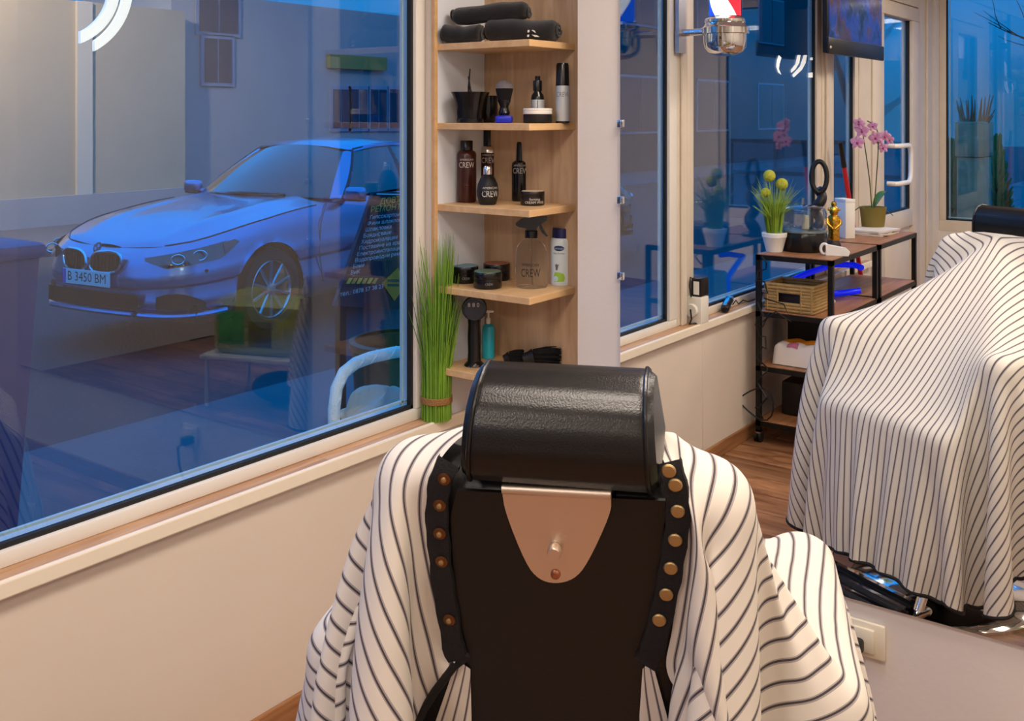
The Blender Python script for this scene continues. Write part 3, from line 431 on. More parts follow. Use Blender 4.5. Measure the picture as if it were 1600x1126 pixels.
CAPE_Y = (
79,-11,16,8,-38,19,-33,19,-32,18,-30,16,-26,14,-22,12,-21,12,-23,15,-27,17,-30,18,-33,19,-32,18,-30,16,-23,11,-14,7,-5,2,3,-2,12,-6,17,-9,24,-11,29,-14,33,-14,33,-14,30,-12,
26,-10,14,-15,-1,1,-1,-2,-1,-6,-4,-12,-5,-15,-5,-11,-5,-2,-2,6,0,13,0,16,1,16,1,15,1,12,1,7,1,0,3,-8,5,-14,5,-18,7,-20,7,-20,7,-18,6,-16,6,-13,5,-10,4,-7,3,-3,2,0,143,3,-10,
-10,-14,-14,-14,-13,-10,-9,-8,-10,-12,-13,-15,-14,-12,-8,-3,1,6,9,13,16,19,19,17,16,15,-21,3,-4,-6,-12,-19,-19,-9,3,12,16,17,16,12,7,0,-6,-11,-13,-14,-12,-11,-9,-6,-4,-2,1,
3,5,141,-3,2,-6,-9,-13,-14,-15,-13,-11,-9,-8,-9,-12,-13,-15,-14,-12,-8,-4,1,6,9,14,17,19,19,17,15,15,-25,6,-8,-3,-9,-18,-20,-12,1,12,16,17,16,12,5,-1,-8,-12,-13,-14,-12,-10,
-7,-6,-3,-1,2,4,7,9,124,-8,13,0,-4,-9,-12,-14,-14,-13,-12,-10,-8,-9,-11,-14,-14,-15,-12,-8,-4,1,6,10,14,18,19,19,17,15,16,-29,8,-12,-3,-6,-15,-20,-15,-1,11,15,18,15,12,4,-3,
-9,-12,-14,-14,-11,-9,-6,-5,-2,0,3,5,7,11,11,97,-12,21,7,2,-3,-7,-12,-13,-15,-13,-13,-10,-8,-9,-11,-13,-15,-15,-12,-8,-4,2,6,10,15,18,20,18,16,16,18,-33,11,-18,-3,-4,-11,-19,
-18,-4,9,16,17,16,11,4,-5,-10,-14,-14,-12,-11,-8,-6,-3,-1,1,4,6,8,11,13,14,61,-13,25,11,7,4,-2,-6,-10,-13,-14,-14,-13,-10,-9,-9,-11,-13,-15,-15,-12,-8,-4,2,7,11,16,18,20,17,
15,18,20,-38,16,-25,-5,-2,-8,-16,-20,-8,8,15,17,16,11,3,-6,-12,-14,-14,-12,-9,-7,-5,-2,0,2,4,7,10,11,13,14,14,25,-13,26,13,10,9,5,0,-4,-9,-13,-14,-14,-14,-11,-9,-9,-10,-13,
-15,-15,-12,-9,-3,3,7,12,16,20,19,16,16,20,15,-35,20,-34,-6,-3,-4,-13,-20,-12,5,15,17,16,11,1,-7,-12,-15,-13,-11,-9,-6,-3,-2,1,3,6,8,10,12,13,14,13,13,-10,-11,23,14,12,12,
9,6,2,-3,-7,-12,-14,-15,-13,-12,-9,-9,-10,-13,-15,-15,-12,-9,-3,3,8,13,18,19,19,15,19,19,1,-19,19,-38,-9,-5,-3,-7,-20,-16,2,14,18,16,10,1,-8,-13,-15,-13,-10,-8,-5,-2,-1,2,
4,7,9,11,12,13,14,13,11,12,-40,-7,17,12,13,13,12,10,7,4,-2,-6,-11,-13,-15,-14,-12,-10,-9,-10,-13,-15,-14,-13,-8,-2,3,9,14,19,19,17,17,21,7,-9,3,4,-24,-16,-5,-5,-4,-14,-20,
-3,13,18,16,11,0,-10,-13,-15,-12,-9,-7,-4,-1,0,3,5,7,10,12,13,13,13,12,11,10,12,-63,-2,7,9,12,13,12,13,10,9,4,1,-5,-10,-12,-15,-14,-13,-10,-10,-10,-13,-14,-15,-12,-8,-2,5,
10,15,19,19,16,21,12,-1,0,0,0,-8,-22,-9,-3,-9,-6,-20,-9,12,18,16,11,-1,-11,-14,-15,-10,-9,-5,-3,-1,2,3,6,9,10,12,13,13,13,11,10,11,12,14,-81,7,-8,4,7,11,12,13,12,11,9,7,1,
-3,-8,-12,-14,-15,-13,-11,-10,-10,-12,-15,-15,-12,-7,-1,6,11,16,21,17,19,18,5,-2,2,-2,-15,-21,-3,-10,-13,-6,-17,10,17,17,11,-1,-11,-15,-14,-10,-8,-4,-2,0,3,4,7,10,11,12,13,
12,12,10,11,11,13,14,14,-88,11,-20,-3,1,6,9,12,12,12,12,10,7,3,-1,-7,-11,-14,-14,-14,-12,-10,-10,-12,-15,-15,-11,-6,0,6,13,18,20,17,22,7,-2,2,-2,-16,-19,-6,-17,-16,-5,8,17,
16,12,-2,-13,-14,-14,-9,-6,-3,-1,1,4,5,8,10,12,12,13,12,10,10,11,12,13,14,13,10,-83,12,-25,-10,-6,-1,3,8,10,12,12,12,10,9,5,0,-5,-10,-13,-15,-14,-12,-10,-11,-12,-15,-15,-10,
-5,0,8,15,20,18,22,11,-2,2,-2,-16,-15,-17,-18,-9,15,11,15,12,-2,-14,-15,-12,-8,-5,-2,0,2,4,7,8,11,12,13,12,10,11,10,11,13,13,13,11,8,4,-70,8,-19,-12,-12,-8,-5,2,5,10,11,12,
11,11,9,6,2,-3,-9,-13,-14,-15,-12,-11,-10,-13,-15,-13,-10,-4,2,8,18,21,20,16,-2,2,-2,-17,-17,-20,-14,7,20,11,11,-2,-14,-14,-12,-7,-4,-1,1,3,5,8,9,12,12,12,11,10,10,11,12,12,
13,12,8,6,1,-2,-55,0,-5,-8,-11,-12,-10,-8,-1,3,7,11,11,12,10,10,7,4,-2,-7,-12,-14,-14,-14,-11,-10,-13,-15,-13,-8,-3,2,13,21,19,19,-2,2,-2,-17,-20,-19,-3,17,17,10,-1,-14,-15,
-11,-5,-3,0,2,4,6,9,10,12,11,12,10,10,10,12,12,13,11,9,6,2,-1,-5,-6,-45,-5,7,0,-5,-8,-11,-12,-9,-5,0,5,9,11,11,11,10,8,5,0,-5,-11,-14,-15,-13,-12,-11,-12,-15,-12,-7,-2,5,16,
21,22,-2,2,-2,-17,-22,-14,8,20,14,-1,-14,-15,-10,-4,-1,1,3,5,7,9,11,12,11,11,10,9,11,12,13,11,10,6,3,-1,-4,-6,-9,-8,-42,-6,13,6,3,0,-4,-9,-10,-12,-8,-3,2,7,10,11,11,10,9,6,
2,-4,-10,-14,-14,-14,-12,-11,-12,-15,-9,-7,-1,8,22,23,-2,2,-2,-17,-22,-6,16,19,4,-15,-15,-8,-3,1,1,4,5,8,10,11,12,10,10,10,10,12,12,12,10,7,2,0,-4,-6,-8,-8,-10,-9,-35,-3,7,
7,7,7,3,1,-4,-8,-11,-10,-7,-2,4,9,10,11,10,10,7,4,-3,-10,-12,-14,-14,-12,-12,-12,-13,-9,-5,0,17,23,-2,2,-2,-17,-21,5,21,12,-14,-15,-8,0,2,3,4,6,8,11,11,11,10,9,10,11,12,12,
10,6,4,0,-4,-6,-7,-9,-9,-9,-9,-8,-17,5,-7,1,4,6,7,7,5,1,-3,-8,-9,-11,-5,0,5,10,10,10,10,8,6,-2,-9,-13,-11,-14,-12,-12,-12,-12,-6,-8,8,23,-2,2,-2,-18,-19,17,22,-8,-16,-4,0,
3,3,5,6,9,11,11,10,9,10,10,12,11,11,7,3,0,-4,-7,-7,-7,-9,-8,-9,-8,-7,-6,15,9,-17,-6,-4,-1,3,5,6,8,5,3,-2,-6,-10,-9,-5,2,6,10,10,11,9,8,0,-10,-13,-11,-12,-12,-12,-12,-9,-8,
-6,18,-2,2,-2,-16,-14,20,16,-18,-2,2,3,3,5,7,10,10,10,10,9,10,11,11,11,6,4,0,-4,-6,-9,-7,-7,-8,-8,-7,-7,-5,-4,-2,42,4,-11,-7,-9,-8,-5,-3,0,4,6,8,5,5,0,-5,-8,-9,-3,2,7,10,10,
12,8,2,-8,-14,-11,-12,-10,-13,-9,-10,-9,2,-2,2,-2,-15,-2,20,4,-6,1,4,3,5,7,10,10,9,9,10,11,10,10,6,4,0,-4,-6,-8,-6,-8,-7,-7,-6,-6,-5,-3,-1,1,3,41,0,-2,-3,-4,-6,-7,-8,-7,-6,
-2,2,4,7,7,6,4,-2,-5,-9,-2,3,6,9,10,10,4,-5,-13,-12,-11,-11,-15,-8,-5,-8,-2,2,-2,-15,9,4,2,3,6,4,6,7,9,9,8,10,10,10,9,6,2,0,-4,-5,-7,-6,-7,-6,-6,-6,-6,-4,-2,0,2,4,6,6,17,-1,
2,0,0,-1,-3,-1,-4,-6,-7,-7,-5,-3,2,4,6,10,6,3,1,-2,-1,0,3,6,6,6,-2,-10,-10,-11,-9,-12,-5,-6,-6,5,-5,-9,1,1,0,8,6,7,6,8,8,9,9,9,10,6,1,-2,-5,-4,-7,-5,-5,-5,-6,-5,-5,-3,-1,0,
3,5,6,7,7,7,-11,1,-1,0,1,0,0,0,0,0,1,-2,-4,-6,-7,-6,-3,1,5,11,12,10,8,2,1,-1,-1,0,0,-2,-3,-5,-13,-7,-9,-6,-9,8,-8,-7,2,-1,4,3,8,6,7,8,8,8,9,6,1,-3,-6,-6,-6,-5,-3,-4,-5,-4,
-4,-3,0,1,4,5,6,7,7,7,7,5,-24,3,-6,-2,-2,-1,0,0,1,1,1,0,0,0,0,-1,-3,-7,-8,-3,7,12,13,15,10,6,2,0,-1,-2,-3,-3,-6,-15,-8,-9,-8,7,-7,-3,1,3,1,7,1,5,7,7,7,4,-1,-3,-6,-5,-6,-5,
-2,-2,-3,-4,-3,-2,0,2,4,6,6,6,7,6,5,4,3,1,-14,5,-10,-4,-4,-4,-3,-2,-2,0,0,0,1,0,1,0,0,0,0,2,0,-2,3,8,12,17,12,7,2,-3,-5,1,-10,-12,-8,-7,-8,1,-1,0,1,4,9,0,0,1,1,-2,-6,-4,-4,
-3,-3,-2,0,-1,0,-2,-3,-1,0,2,5,5,6,6,6,4,4,2,0,0,-1,1,6,2,-6,-3,-4,-5,-4,-5,-4,-4,-2,-2,-2,0,-1,1,-1,0,0,4,11,8,4,1,0,3,8,11,10,4,0,-4,-7,-10,-6,-3,-16,11,-11,11,-2,10,8,4,
-5,-3,-3,-1,0,-1,-4,-5,-6,-5,-8,-7,0,2,1,2,4,5,5,5,4,3,2,1,0,0,2,1,3,4,-2,-1,2,0,-1,-2,-2,-3,-4,-4,-4,-4,-4,-3,-2,-2,-1,-3,-2,8,5,5,8,9,9,7,6,7,6,-1,-5,-4,-5,-8,-8,-3,-15,
13,-13,10,8,7,8,3,0,3,-2,-3,-6,-6,-6,-6,-6,-5,-4,-7,2,4,4,3,4,3,3,1,2,1,2,2,4,3,4,5,4,5,-20,1,-2,0,0,0,-1,1,-1,-1,-2,-2,-3,-3,-3,-3,-2,-3,-1,7,7,7,6,5,5,8,8,4,-1,-4,-5,-5,
-4,-6,-10,-6,-12,8,-8,13,8,8,5,4,4,-1,-1,-1,-1,-3,-4,-4,-4,-4,-3,-4,-1,1,2,2,2,2,2,3,3,3,4,4,4,4,3,4,2,3,-18,2,-4,-2,-1,-2,-1,-2,-1,-1,-1,-1,-1,-1,-1,-1,0,-1,0,5,6,7,5,6,5,
4,1,-1,-4,-5,-5,-3,-6,-5,-10,-11,-11,13,-13,20,10,6,6,3,3,2,-1,-1,-1,-1,0,-1,-1,-2,-2,-4,-1,1,1,2,2,2,3,3,2,3,1,2,0,1,0,0,0,0,6,1,-3,-1,-2,-1,-2,-1,-2,-1,-2,-1,-1,-1,0,-1,
0,1,2,3,5,4,2,3,1,1,0,-2,-3,-2,-4,-3,-5,-5,-10,-13,-21,16,20,6,9,4,5,2,2,2,1,1,1,0,0,-1,-2,-2,-3,-1,0,1,1,1,0,0,-1,-3,-3,-3,-2,-2,-1,-1,0,-1,0,26,1,-1,0,0,0,-1,0,0,0,0,0,0,
0,-1,0,0,1,2,3,4,4,2,2,1,0,-1,-1,-2,-2,-3,-3,-6,-5,-15,-8,-17,14,10,14,4,8,3,5,3,3,1,1,1,0,-1,0,-2,-2,-2,-1,-2,-1,-2,-2,-3,-2,-3,-2,-2,-3,-2,-2,-3,-1,-1,-2,-1,13,0,0,0,1,1,
1,1,2,3,2,3,3,4,3,3,3,2,2,4,3,3,2,1,1,0,-1,0,-3,-1,-4,-3,-5,-8,-5,-15,2,-1,12,3,10,3,7,3,4,2,2,2,0,1,-1,0,-2,-1,-2,-2,-1,-2,-2,-3,-2,-2,-3,-2,-3,-2,-2,-2,-3,-2,-2,-2,-2,-3,
-2,4,3,2,3,4,3,4,4,3,4,4,3,4,3,3,2,3,3,3,3,2,1,1,0,-1,-1,-2,-1,-5,-2,-8,-3,-13,-3,-10,5,7,10,4,8,4,5,2,4,1,3,0,1,-1,0,-2,-1,-2,-1,-3,-1,-3,-2,-2,-3,-2,-2,-3,-2,-2,-3,-2,-2,
-2,-3,-2,-6,-4,7,4,4,3,3,4,4,3,4,4,3,4,3,4,2,4,2,4,2,3,2,1,1,0,-1,-1,-2,-2,-3,-5,-4,-9,-5,-12,1,-1,7,8,8,4,7,2,5,2,3,1,1,1,0,-1,-1,-2,-1,-3,-1,-2,-3,-2,-3,-2,-3,-2,-3,-2,-3,
-2,-2,-3,-2,-3,-2,-5,-3,7,3,4,4,3,4,3,4,4,3,4,3,4,3,3,4,2,4,3,2,2,1,1,-1,-1,0,-3,-1,-5,-3,-8,-6,-10,-3,-4,4,0,8,7,9,4,6,3,4,1,2,1,2,-1,0,-2,-1,-2,-2,-2,-3,-2,-3,-2,-3,-2,-3,
-3,-2,-3,-2,-2,-3,-2,-2,-3,-4,-4,7,4,4,3,4,3,4,4,3,4,3,4,3,4,3,4,3,4,2,3,2,1,0,0,-1,-2,-1,-4,-2,-7,-5,-11,-4,-9,-2,2,6,4,9,7,8,3,6,1,4,1,2,0,1,-1,0,-3,-1,-3,-2,-3,-3,-2,-3,
-2,-3,-2,-3,-2,-3,-2,-3,-2,-2,-3,-2,-5,-4,8,3,4,4,3,4,4,3,4,3,4,4,3,4,3,4,3,4,3,2,2,1,0,-1,-1,-1,-2,-2,-6,-6,-9,-6,-9,-3,-4,4,3,6,5,8,8,7,4,4,2,3,0,3,-1,1,-2,-1,-3,-2,-3,-3,
-3,-2,-3,-3,-2,-3,-2,-3,-3,-2,-3,-3,-2,-3,-2,-8,-4,8,4,4,4,4,4,4,4,4,4,4,4,3,4,4,4,4,4,3,3,2,0,1,-2,0,-3,-2,-5,-4,-10,-5,-10,-4,-5,-2,-1,4,5,9,6,9,7,6,3,4,1,3,0,2,-1,0,-3,
-2,-3,-3,-3,-3,-3,-4,-2,-4,-3,-3,-3,-3,-3,-3,-3,-3,-3,-3,-1,-4,8,4,4,4,4,4,4,4,4,3,4,4,4,4,4,4,4,4,3,3,2,0,0,-1,-1,-2,-4,-4,-8,-7,-10,-5,-8,-4,-2,3,1,7,6,8,7,8,7,6,3,3,2,2,
0,1,-3,0,-4,-2,-4,-3,-4,-3,-3,-3,-3,-3,-3,-3,-3,-3,-3,-3,-3,-3,-4,-5,-4,8,4,4,4,5,4,4,5,4,4,5,4,4,4,5,4,5,4,4,3,2,0,0,-2,-2,-3,-4,-8,-5,-10,-7,-9,-4,-5,0,0,4,3,7,7,9,7,9,6,
5,3,3,1,2,-1,0,-3,-2,-4,-4,-4,-4,-3,-4,-4,-4,-4,-4,-4,-3,-4,-3,-3,-3,-3,-2,-1,-4,9,4,5,4,4,4,5,4,5,4,4,4,5,4,4,5,5,4,4,4,2,0,-1,-2,-3,-3,-6,-7,-9,-7,-10,-5,-6,-3,-4,1,3,6,
5,8,8,9,7,8,6,5,3,4,-1,2,-3,-1,-5,-3,-4,-4,-4,-4,-3,-5,-3,-4,-4,-4,-4,-4,-3,-4,-4,-3,-4,3,-4,7,4,3,4,5,4,5,4,5,5,5,5,4,5,5,5,5,6,5,4,2,0,-2,-3,-4,-6,-6,-9,-7,-10,-6,-8,-6,
-3,0,0,3,3,7,6,8,9,9,9,7,5,5,2,3,1,-2,-4,-3,-5,-4,-4,-5,-4,-4,-4,-4,-4,-4,-3,-4,-3,-4,-4,-4,-3,-4,-4,-4,9,5,5,5,5,5,5,5,4,5,5,5,4,5,5,6,5,6,5,4,2,1,-3,-3,-5,-7,-8,-8,-10,-7,
-10,-5,-5,-3,-3,1,2,6,4,8,8,9,8,9,8,8,5,6,1,1,-2,-1,-7,-4,-6,-4,-5,-5,-5,-5,-5,-5,-5,-5,-4,-5,-4,-4,-3,-3,-3,5,-5,10,4,5,3,4,4,5,5,5,6,5,6,5,5,5,6,6,7,7,6,2,-1,-3,-6,-7,-9,
-8,-10,-7,-10,-6,-8,-5,-4,0,1,2,3,6,6,8,9,10,10,8,9,7,5,6,2,-2,-6,-5,-7,-6,-5,-5,-5,-5,-5,-4,-5,-5,-4,-6,-5,-5,-5,-5,-5,-5,10,-4,8,4,5,5,5,5,6,5,5,6,5,5,5,5,5,6,7,8,7,7,2,
0,-5,-7,-9,-9,-10,-9,-10,-8,-8,-5,-5,-3,-3,1,2,5,4,8,7,9,9,11,9,11,7,11,2,3,-3,-2,-10,-6,-7,-5,-6,-6,-6,-6,-6,-6,-5,-5,-3,-3,-3,-4,-5,-5,-5,4,-5,11,6,6,6,5,6,5,4,2,2,3,2,5,
8,8,10,9,10,9,9,3,-2,-6,-10,-10,-12,-9,-11,-9,-9,-6,-7,-5,-3,0,0,2,3,5,6,7,10,9,11,10,12,10,10,8,4,-3,-9,-8,-9,-10,-7,-3,-4,-5,-5,-6,-6,-7,-6,-6,-6,-4,-5,-3,-2,-3,9,-6,11,
5,5,3,2,2,0,-1,2,3,7,9,10,10,9,8,10,10,10,16,8,-6,-11,-13,-13,-12,-11,-10,-9,-8,-8,-4,-4,-3,-2,1,1,4,3,7,7,9,8,11,11,13,11,17,11,8,-6,-13,-14,-9,-11,-10,-11,-8,-3,-2,0,-1,
-4,-5,-7,-6,-7,-7,-6,-5,-5,16,-3,5,1,0,-2,-1,0,2,5,8,10,11,10,7,5,7,11,12,13,12,14,7,-1,-12,-19,-12,-13,-10,-11,-8,-8,-6,-6,-3,-3,0,0,1,2,5,5,6,8,9,10,11,12,12,17,14,0,-3,
-12,-13,-12,-7,-7,-11,-11,-12,-8,-4,0,3,0,0,-3,-5,-5,-7,-7,-7,-3,1,-3,-3,0,0,4,6,9,11,11,9,5,2,5,10,13,13,13,11,11,5,1,0,-9,-12,-11,-11,-10,-9,-9,-6,-6,-4,-4,-1,-2,0,1,4,2,
5,6,7,7,10,9,12,11,12,7,1,2,-2,-12,-14,-14,-9,-2,-7,-10,-12,-12,-8,-4,0,4,2,1,0,-2,-4,-5,-37,2,-2,2,5,8,9,12,11,8,3,-1,3,8,12,15,14,11,13,13,8,-3,-6,0,1,-10,-12,-10,-8,-9,
-6,-7,-4,-5,-3,-2,0,0,1,2,3,4,4,7,7,8,9,9,12,11,-3,2,9,2,-8,-15,-14,-16,-10,-3,-1,-6,-11,-13,-12,-8,-3,0,3,4,3,2,-1,-50,-3,9,9,10,12,11,8,3,-1,-2,4,11,14,15,14,11,13,14,10,
1,-9,-7,-1,12,-9,-13,-7,-8,-7,-6,-5,-5,-2,-3,-1,-2,1,0,3,1,5,3,6,5,7,8,9,12,9,-15,3,10,11,-3,-12,-16,-15,-16,-12,-4,1,-2,-7,-12,-13,-12,-7,-4,0,2,5,3,-32,-9,20,12,11,9,4,-1,
-3,-1,6,13,15,15,14,10,13,15,13,3,-7,-13,-4,-1,20,-4,-15,-5,-6,-7,-4,-5,-3,-4,-1,-2,0,0,1,1,3,2,3,5,5,6,6,7,14,3,-20,1,8,14,7,-9,-15,-15,-16,-16,-14,-6,3,2,-4,-9,-13,-13,-11,
-8,-3,-1,2,3,-12,23,9,5,1,-3,-4,2,7,14,15,15,14,10,12,15,14,8,-4,-13,-12,-2,3,23,1,-15,-3,-5,-5,-5,-3,-4,-1,-2,-1,-1,0,1,2,1,3,2,4,4,5,5,5,14,-1,-23,-5,5,16,13,0,-13,-15,-16,
-15,-17,-15,-7,2,5,0,-7,-11,-14,-12,-11,-7,-4,28,-9,15,2,-2,-5,-2,3,10,14,16,15,13,9,12,15,15,10,0,-11,-16,-8,-1,11,22,7,-14,0,-4,-6,-3,-3,-2,-3,-1,-1,0,1,0,1,2,1,3,3,4,4,
4,2,13,-6,-22,-13,2,14,17,8,-5,-16,-16,-14,-16,-17,-15,-8,2,5,3,-4,-9,-13,-13,-13,-10,30,-3,3,-4,-5,-1,5,11,15,16,14,12,10,11,15,16,12,3,-8,-15,-15,-3,1,17,22,10,-11,4,-6,
-4,-3,-2,-2,-1,-2,0,-1,0,1,2,0,3,1,3,3,4,3,1,9,-10,-22,-18,-2,9,18,14,3,-9,-18,-15,-14,-17,-17,-15,-8,1,7,4,-1,-7,-12,-13,-14,11,2,-7,-3,0,7,12,16,15,14,12,8,11,15,17,14,6,
-4,-15,-17,-10,0,6,21,21,14,-6,4,-4,-4,-1,-3,-1,-3,-1,0,0,0,1,0,2,1,2,3,3,3,3,-2,6,-14,-21,-21,-10,5,16,18,11,-3,-14,-17,-15,-14,-16,-18,-15,-8,1,5,7,1,-4,-10,-13,-18,5,-8,
3,8,13,16,16,13,11,8,10,15,17,15,9,-1,-11,-18,-16,-3,-1,15,22,22,15,1,5,-5,-1,-3,-1,-3,0,-1,-1,-1,1,0,2,1,2,1,3,2,3,1,1,-4,-15,-22,-22,-17,0,12,19,16,6,-7,-16,-18,-14,-14,
-16,-18,-14,-9,0,6,8,3,-1,-11,-36,-4,14,14,16,16,13,10,8,10,14,17,16,11,2,-8,-17,-18,-10,0,2,21,22,22,17,11,2,-1,-3,-1,-3,-1,-1,-1,-1,1,-1,1,1,2,1,2,2,2,2,2,-2,-10,-18,-22,
-22,-21,-5,5,18,18,13,1,-11,-18,-17,-13,-14,-16,-18,-14,-9,0,5,8,4,-36,-11,26,17,15,13,9,7,10,13,17,17,13,5,-5,-14,-19,-17,-2,-2,12,22,21,22,19,13,3,-1,-1,-1,-1,-1,-1,0,-1,
0,1,-1,1,1,1,1,1,1,1,1,-2,-12,-18,-22,-22,-22,-15,2,14,19,17,9,-4,-14,-18,-16,-13,-13,-17,-17,-15,-8,-1,4,7,-12,-16,32,16,13,8,6,9,14,16,18,14,8,-2,-12,-18,-18,-14,0,4,18,
22,22,21,18,10,2,0,0,0,0,0,-1,0,0,0,0,0,1,0,0,0,0,0,0,0,-2,-8,-17,-21,-22,-22,-19,-6,10,18,20,14,4,-8,-16,-18,-16,-11,-14,-17,-18,-14,-8,-2,4,15,-17,33,12,8,6,8,13,16,18,15,
10,1,-8,-16,-19,-18,-9,2,11,21,22,22,21,17,7,-2,0,2,0,3,-4,0,7,-4,-3,5,-5,0,5,-5,1,1,1,-4,0,1,-5,-15,-21,-22,-22,-21,-12,3,16,19,19,11,-1,-11,-18,-18,-14,-11,-14,-17,-18,-14,
-8,-2,37,-16,28,8,5,8,12,16,18,16,12,4,-6,-14,-18,-20,-14,-4,7,16,22,21,22,21,16,2,-6,3,4,-1,6,-6,0,10,-5,-5,6,-6,0,8,-8,0,2,3,-7,-4,4,0,-14,-21,-22,-21,-22,-17,-3,11,19,19,
17,7,-5,-14,-19,-17,-13,-10,-15,-17,-18,-14,-7,48,-13,21,5,6,12,16,18,17,13,7,-3,-12,-17,-20,-18,-10,1,12,19,22,21,22,21,12,-2,-7,6,5,-1,7,-8,0,13,-4,-8,8,-9,0,10,-8,-1,1,
5,-8,-7,4,3,-10,-20,-22,-21,-22,-20,-10,5,17,20,19,13,3,-9,-16,-19,-16,-12,-10,-15,-17,-19,-11,53,-5,11,11,16,17,18,15,8,0,-8,-16,-20,-19,-16,-5,7,16,21,21,21,22,20,8,-8,-5,
10,4,0,8,-9,0,14,-2,-10,7,-9,0,11,-7,-4,1,8,-9,-11,1,8,-6,-18,-22,-21,-22,-22,-15,-1,13,19,20,17,10,-2,-11,-18,-19,-15,-10,-12,-14,-19,33,-7,17,14,18,18,15,11,3,-6,-14,-19,
-20,-18,-11,0,12,19,22,21,20,23,17,2,-11,-1,13,3,0,9,-11,0,16,0,-11,6,-11,0,13,-6,-6,1,8,-7,-13,-4,9,0,-15,-22,-21,-21,-23,-18,-8,6,18,20,20,15,5,-5,-15,-18,-18,-14,-11,-11,
-16,26,-8,22,17,19,16,12,5,-3,-11,-18,-20,-20,-15,-6,6,16,21,21,20,22,21,15,-5,-12,5,14,1,3,7,-11,0,17,2,-12,5,-12,0,14,-5,-9,1,9,-4,-15,-9,8,6,-12,-22,-21,-20,-22,-21,-14,
1,13,19,21,18,12,2,-9,-16,-19,-18,-13,-9,-14,43,-16,34,17,13,8,-1,-8,-16,-20,-20,-18,-12,0,11,19,21,21,20,22,21,9,-10,-10,10,13,0,5,7,-12,-1,19,4,-12,3,-14,0,16,-4,-11,0,10,
-3,-14,-14,5,10,-6,-20,-23,-20,-21,-22,-17,-6,7,18,20,21,16,8,-2,-12,-18,-18,-17,-11,53,-17,32,10,2,-6,-14,-19,-20,-20,-16,-6,6,15,21,21,20,20,22,19,2,-14,-5,14,13,-1,7,5,
-13,0,19,6,-12,2,-15,0,16,-3,-12,0,10,-1,-15,-16,0,12,0,-18,-22,-20,-20,-22,-21,-12,2,14,20,21,19,13,5,-6,-14,-19,-18,43,-17,28,5,-4,-11,-18,-20,-21,-18,-12,0,11,18,22,21,
19,20,22,15,-4,-16,1,17,11,-2,9,5,-14,-1,21,8,-11,-1,-17,1,16,-2,-14,0,10,2,-14,-18,-7,12,6,-13,-22,-21,-19,-21,-22,-17,-5,9,18,21,20,18,10,1,-9,-16,-19,47,-9,8,-10,-16,-19,
-21,-20,-15,-7,6,14,21,22,20,18,21,22,10,-11,-14,6,18,10,-2,11,3,-15,0,21,11,-10,-5,-17,0,17,-1,-15,0,9,4,-12,-19,-13,9,11,-7,-21,-22,-18,-21,-22,-19,-11,2,15,20,21,20,15,
7,-2,-14,11,5,-19,-18,-21,-21,-18,-11,-1,11,18,21,22,18,19,22,19,3,-15,-11,13,18,7,-2,13,2,-15,0,20,14,-8,-9,-17,0,17,0,-17,0,9,5,-10,-19,-16,3,14,-1,-18,-22,-19,-19,-22,-21,
-16,-4,10,18,21,21,18,13,1,-29,17,-37,-21,-20,-15,-6,5,14,21,22,20,18,19,22,16,-5,-17,-5,17,17,6,-2,13,2,-16,0,21,15,-5,-14,-17,0,18,0,-17,0,6,9,-9,-19,-19,-3,15,6,-14,-22,
-20,-18,-21,-22,-19,-10,4,14,21,21,20,15,-53,21,-41,-19,-11,0,10,18,21,22,19,17,21,21,10,-10,-18,1,20,16,4,-2,15,1,-16,0,21,16,-4,-18,-15,0,18,0,-18,0,5,11,-7,-18,-20,-10,
13,12,-9,-21,-21,-18,-19,-22,-21,-15,-3,10,19,21,20,-59,20,-36,-5,5,15,20,22,20,18,18,22,19,3,-16,-15,8,20,16,1,0,16,0,-17,0,22,16,-4,-19,-15,0,19,0,-18,0,2,13,-4,-17,-20,
-16,8,16,-2,-18,-23,-18,-18,-21,-22,-18,-9,3,16,20,-48,2,8,18,21,22,19,17,19,22,16,-4,-19,-11,13,21,15,0,-1,17,0,-17,0,22,17,-4,-22,-13,0,19,0,-19,1,0,14,-2,-16,-20,-20,4,
17,4,-14,-22,-20,-17,-20,-22,-21,-14,-1,9,-13,32,22,21,17,17,21,22,9,-9,-20,-6,15,22,14,-2,1,17,-1,-17,0,23,17,-4,-22,-14,0,20,0,-19,-1,0,14,1,-15,-22,-20,-2,16,11,-9,-22,
-21,-17,-18,-21,-22,-17,71,-19,37,18,21,20,3,-15,-18,-2,18,22,12,-5,4,18,-2,-18,2,22,18,-4,-23,-15,1,20,1,-19,-7,3,15,3,-14,-22,-21,-6,13,15,-3,-19,-22,-18,-18,63,18,-33,3,
20,22,11,-8,7,18,-4,-18,3,23,18,-4,-23,-17,2,20,2,-19,-10,4,15,5,-12,-22,-22,-10,8)
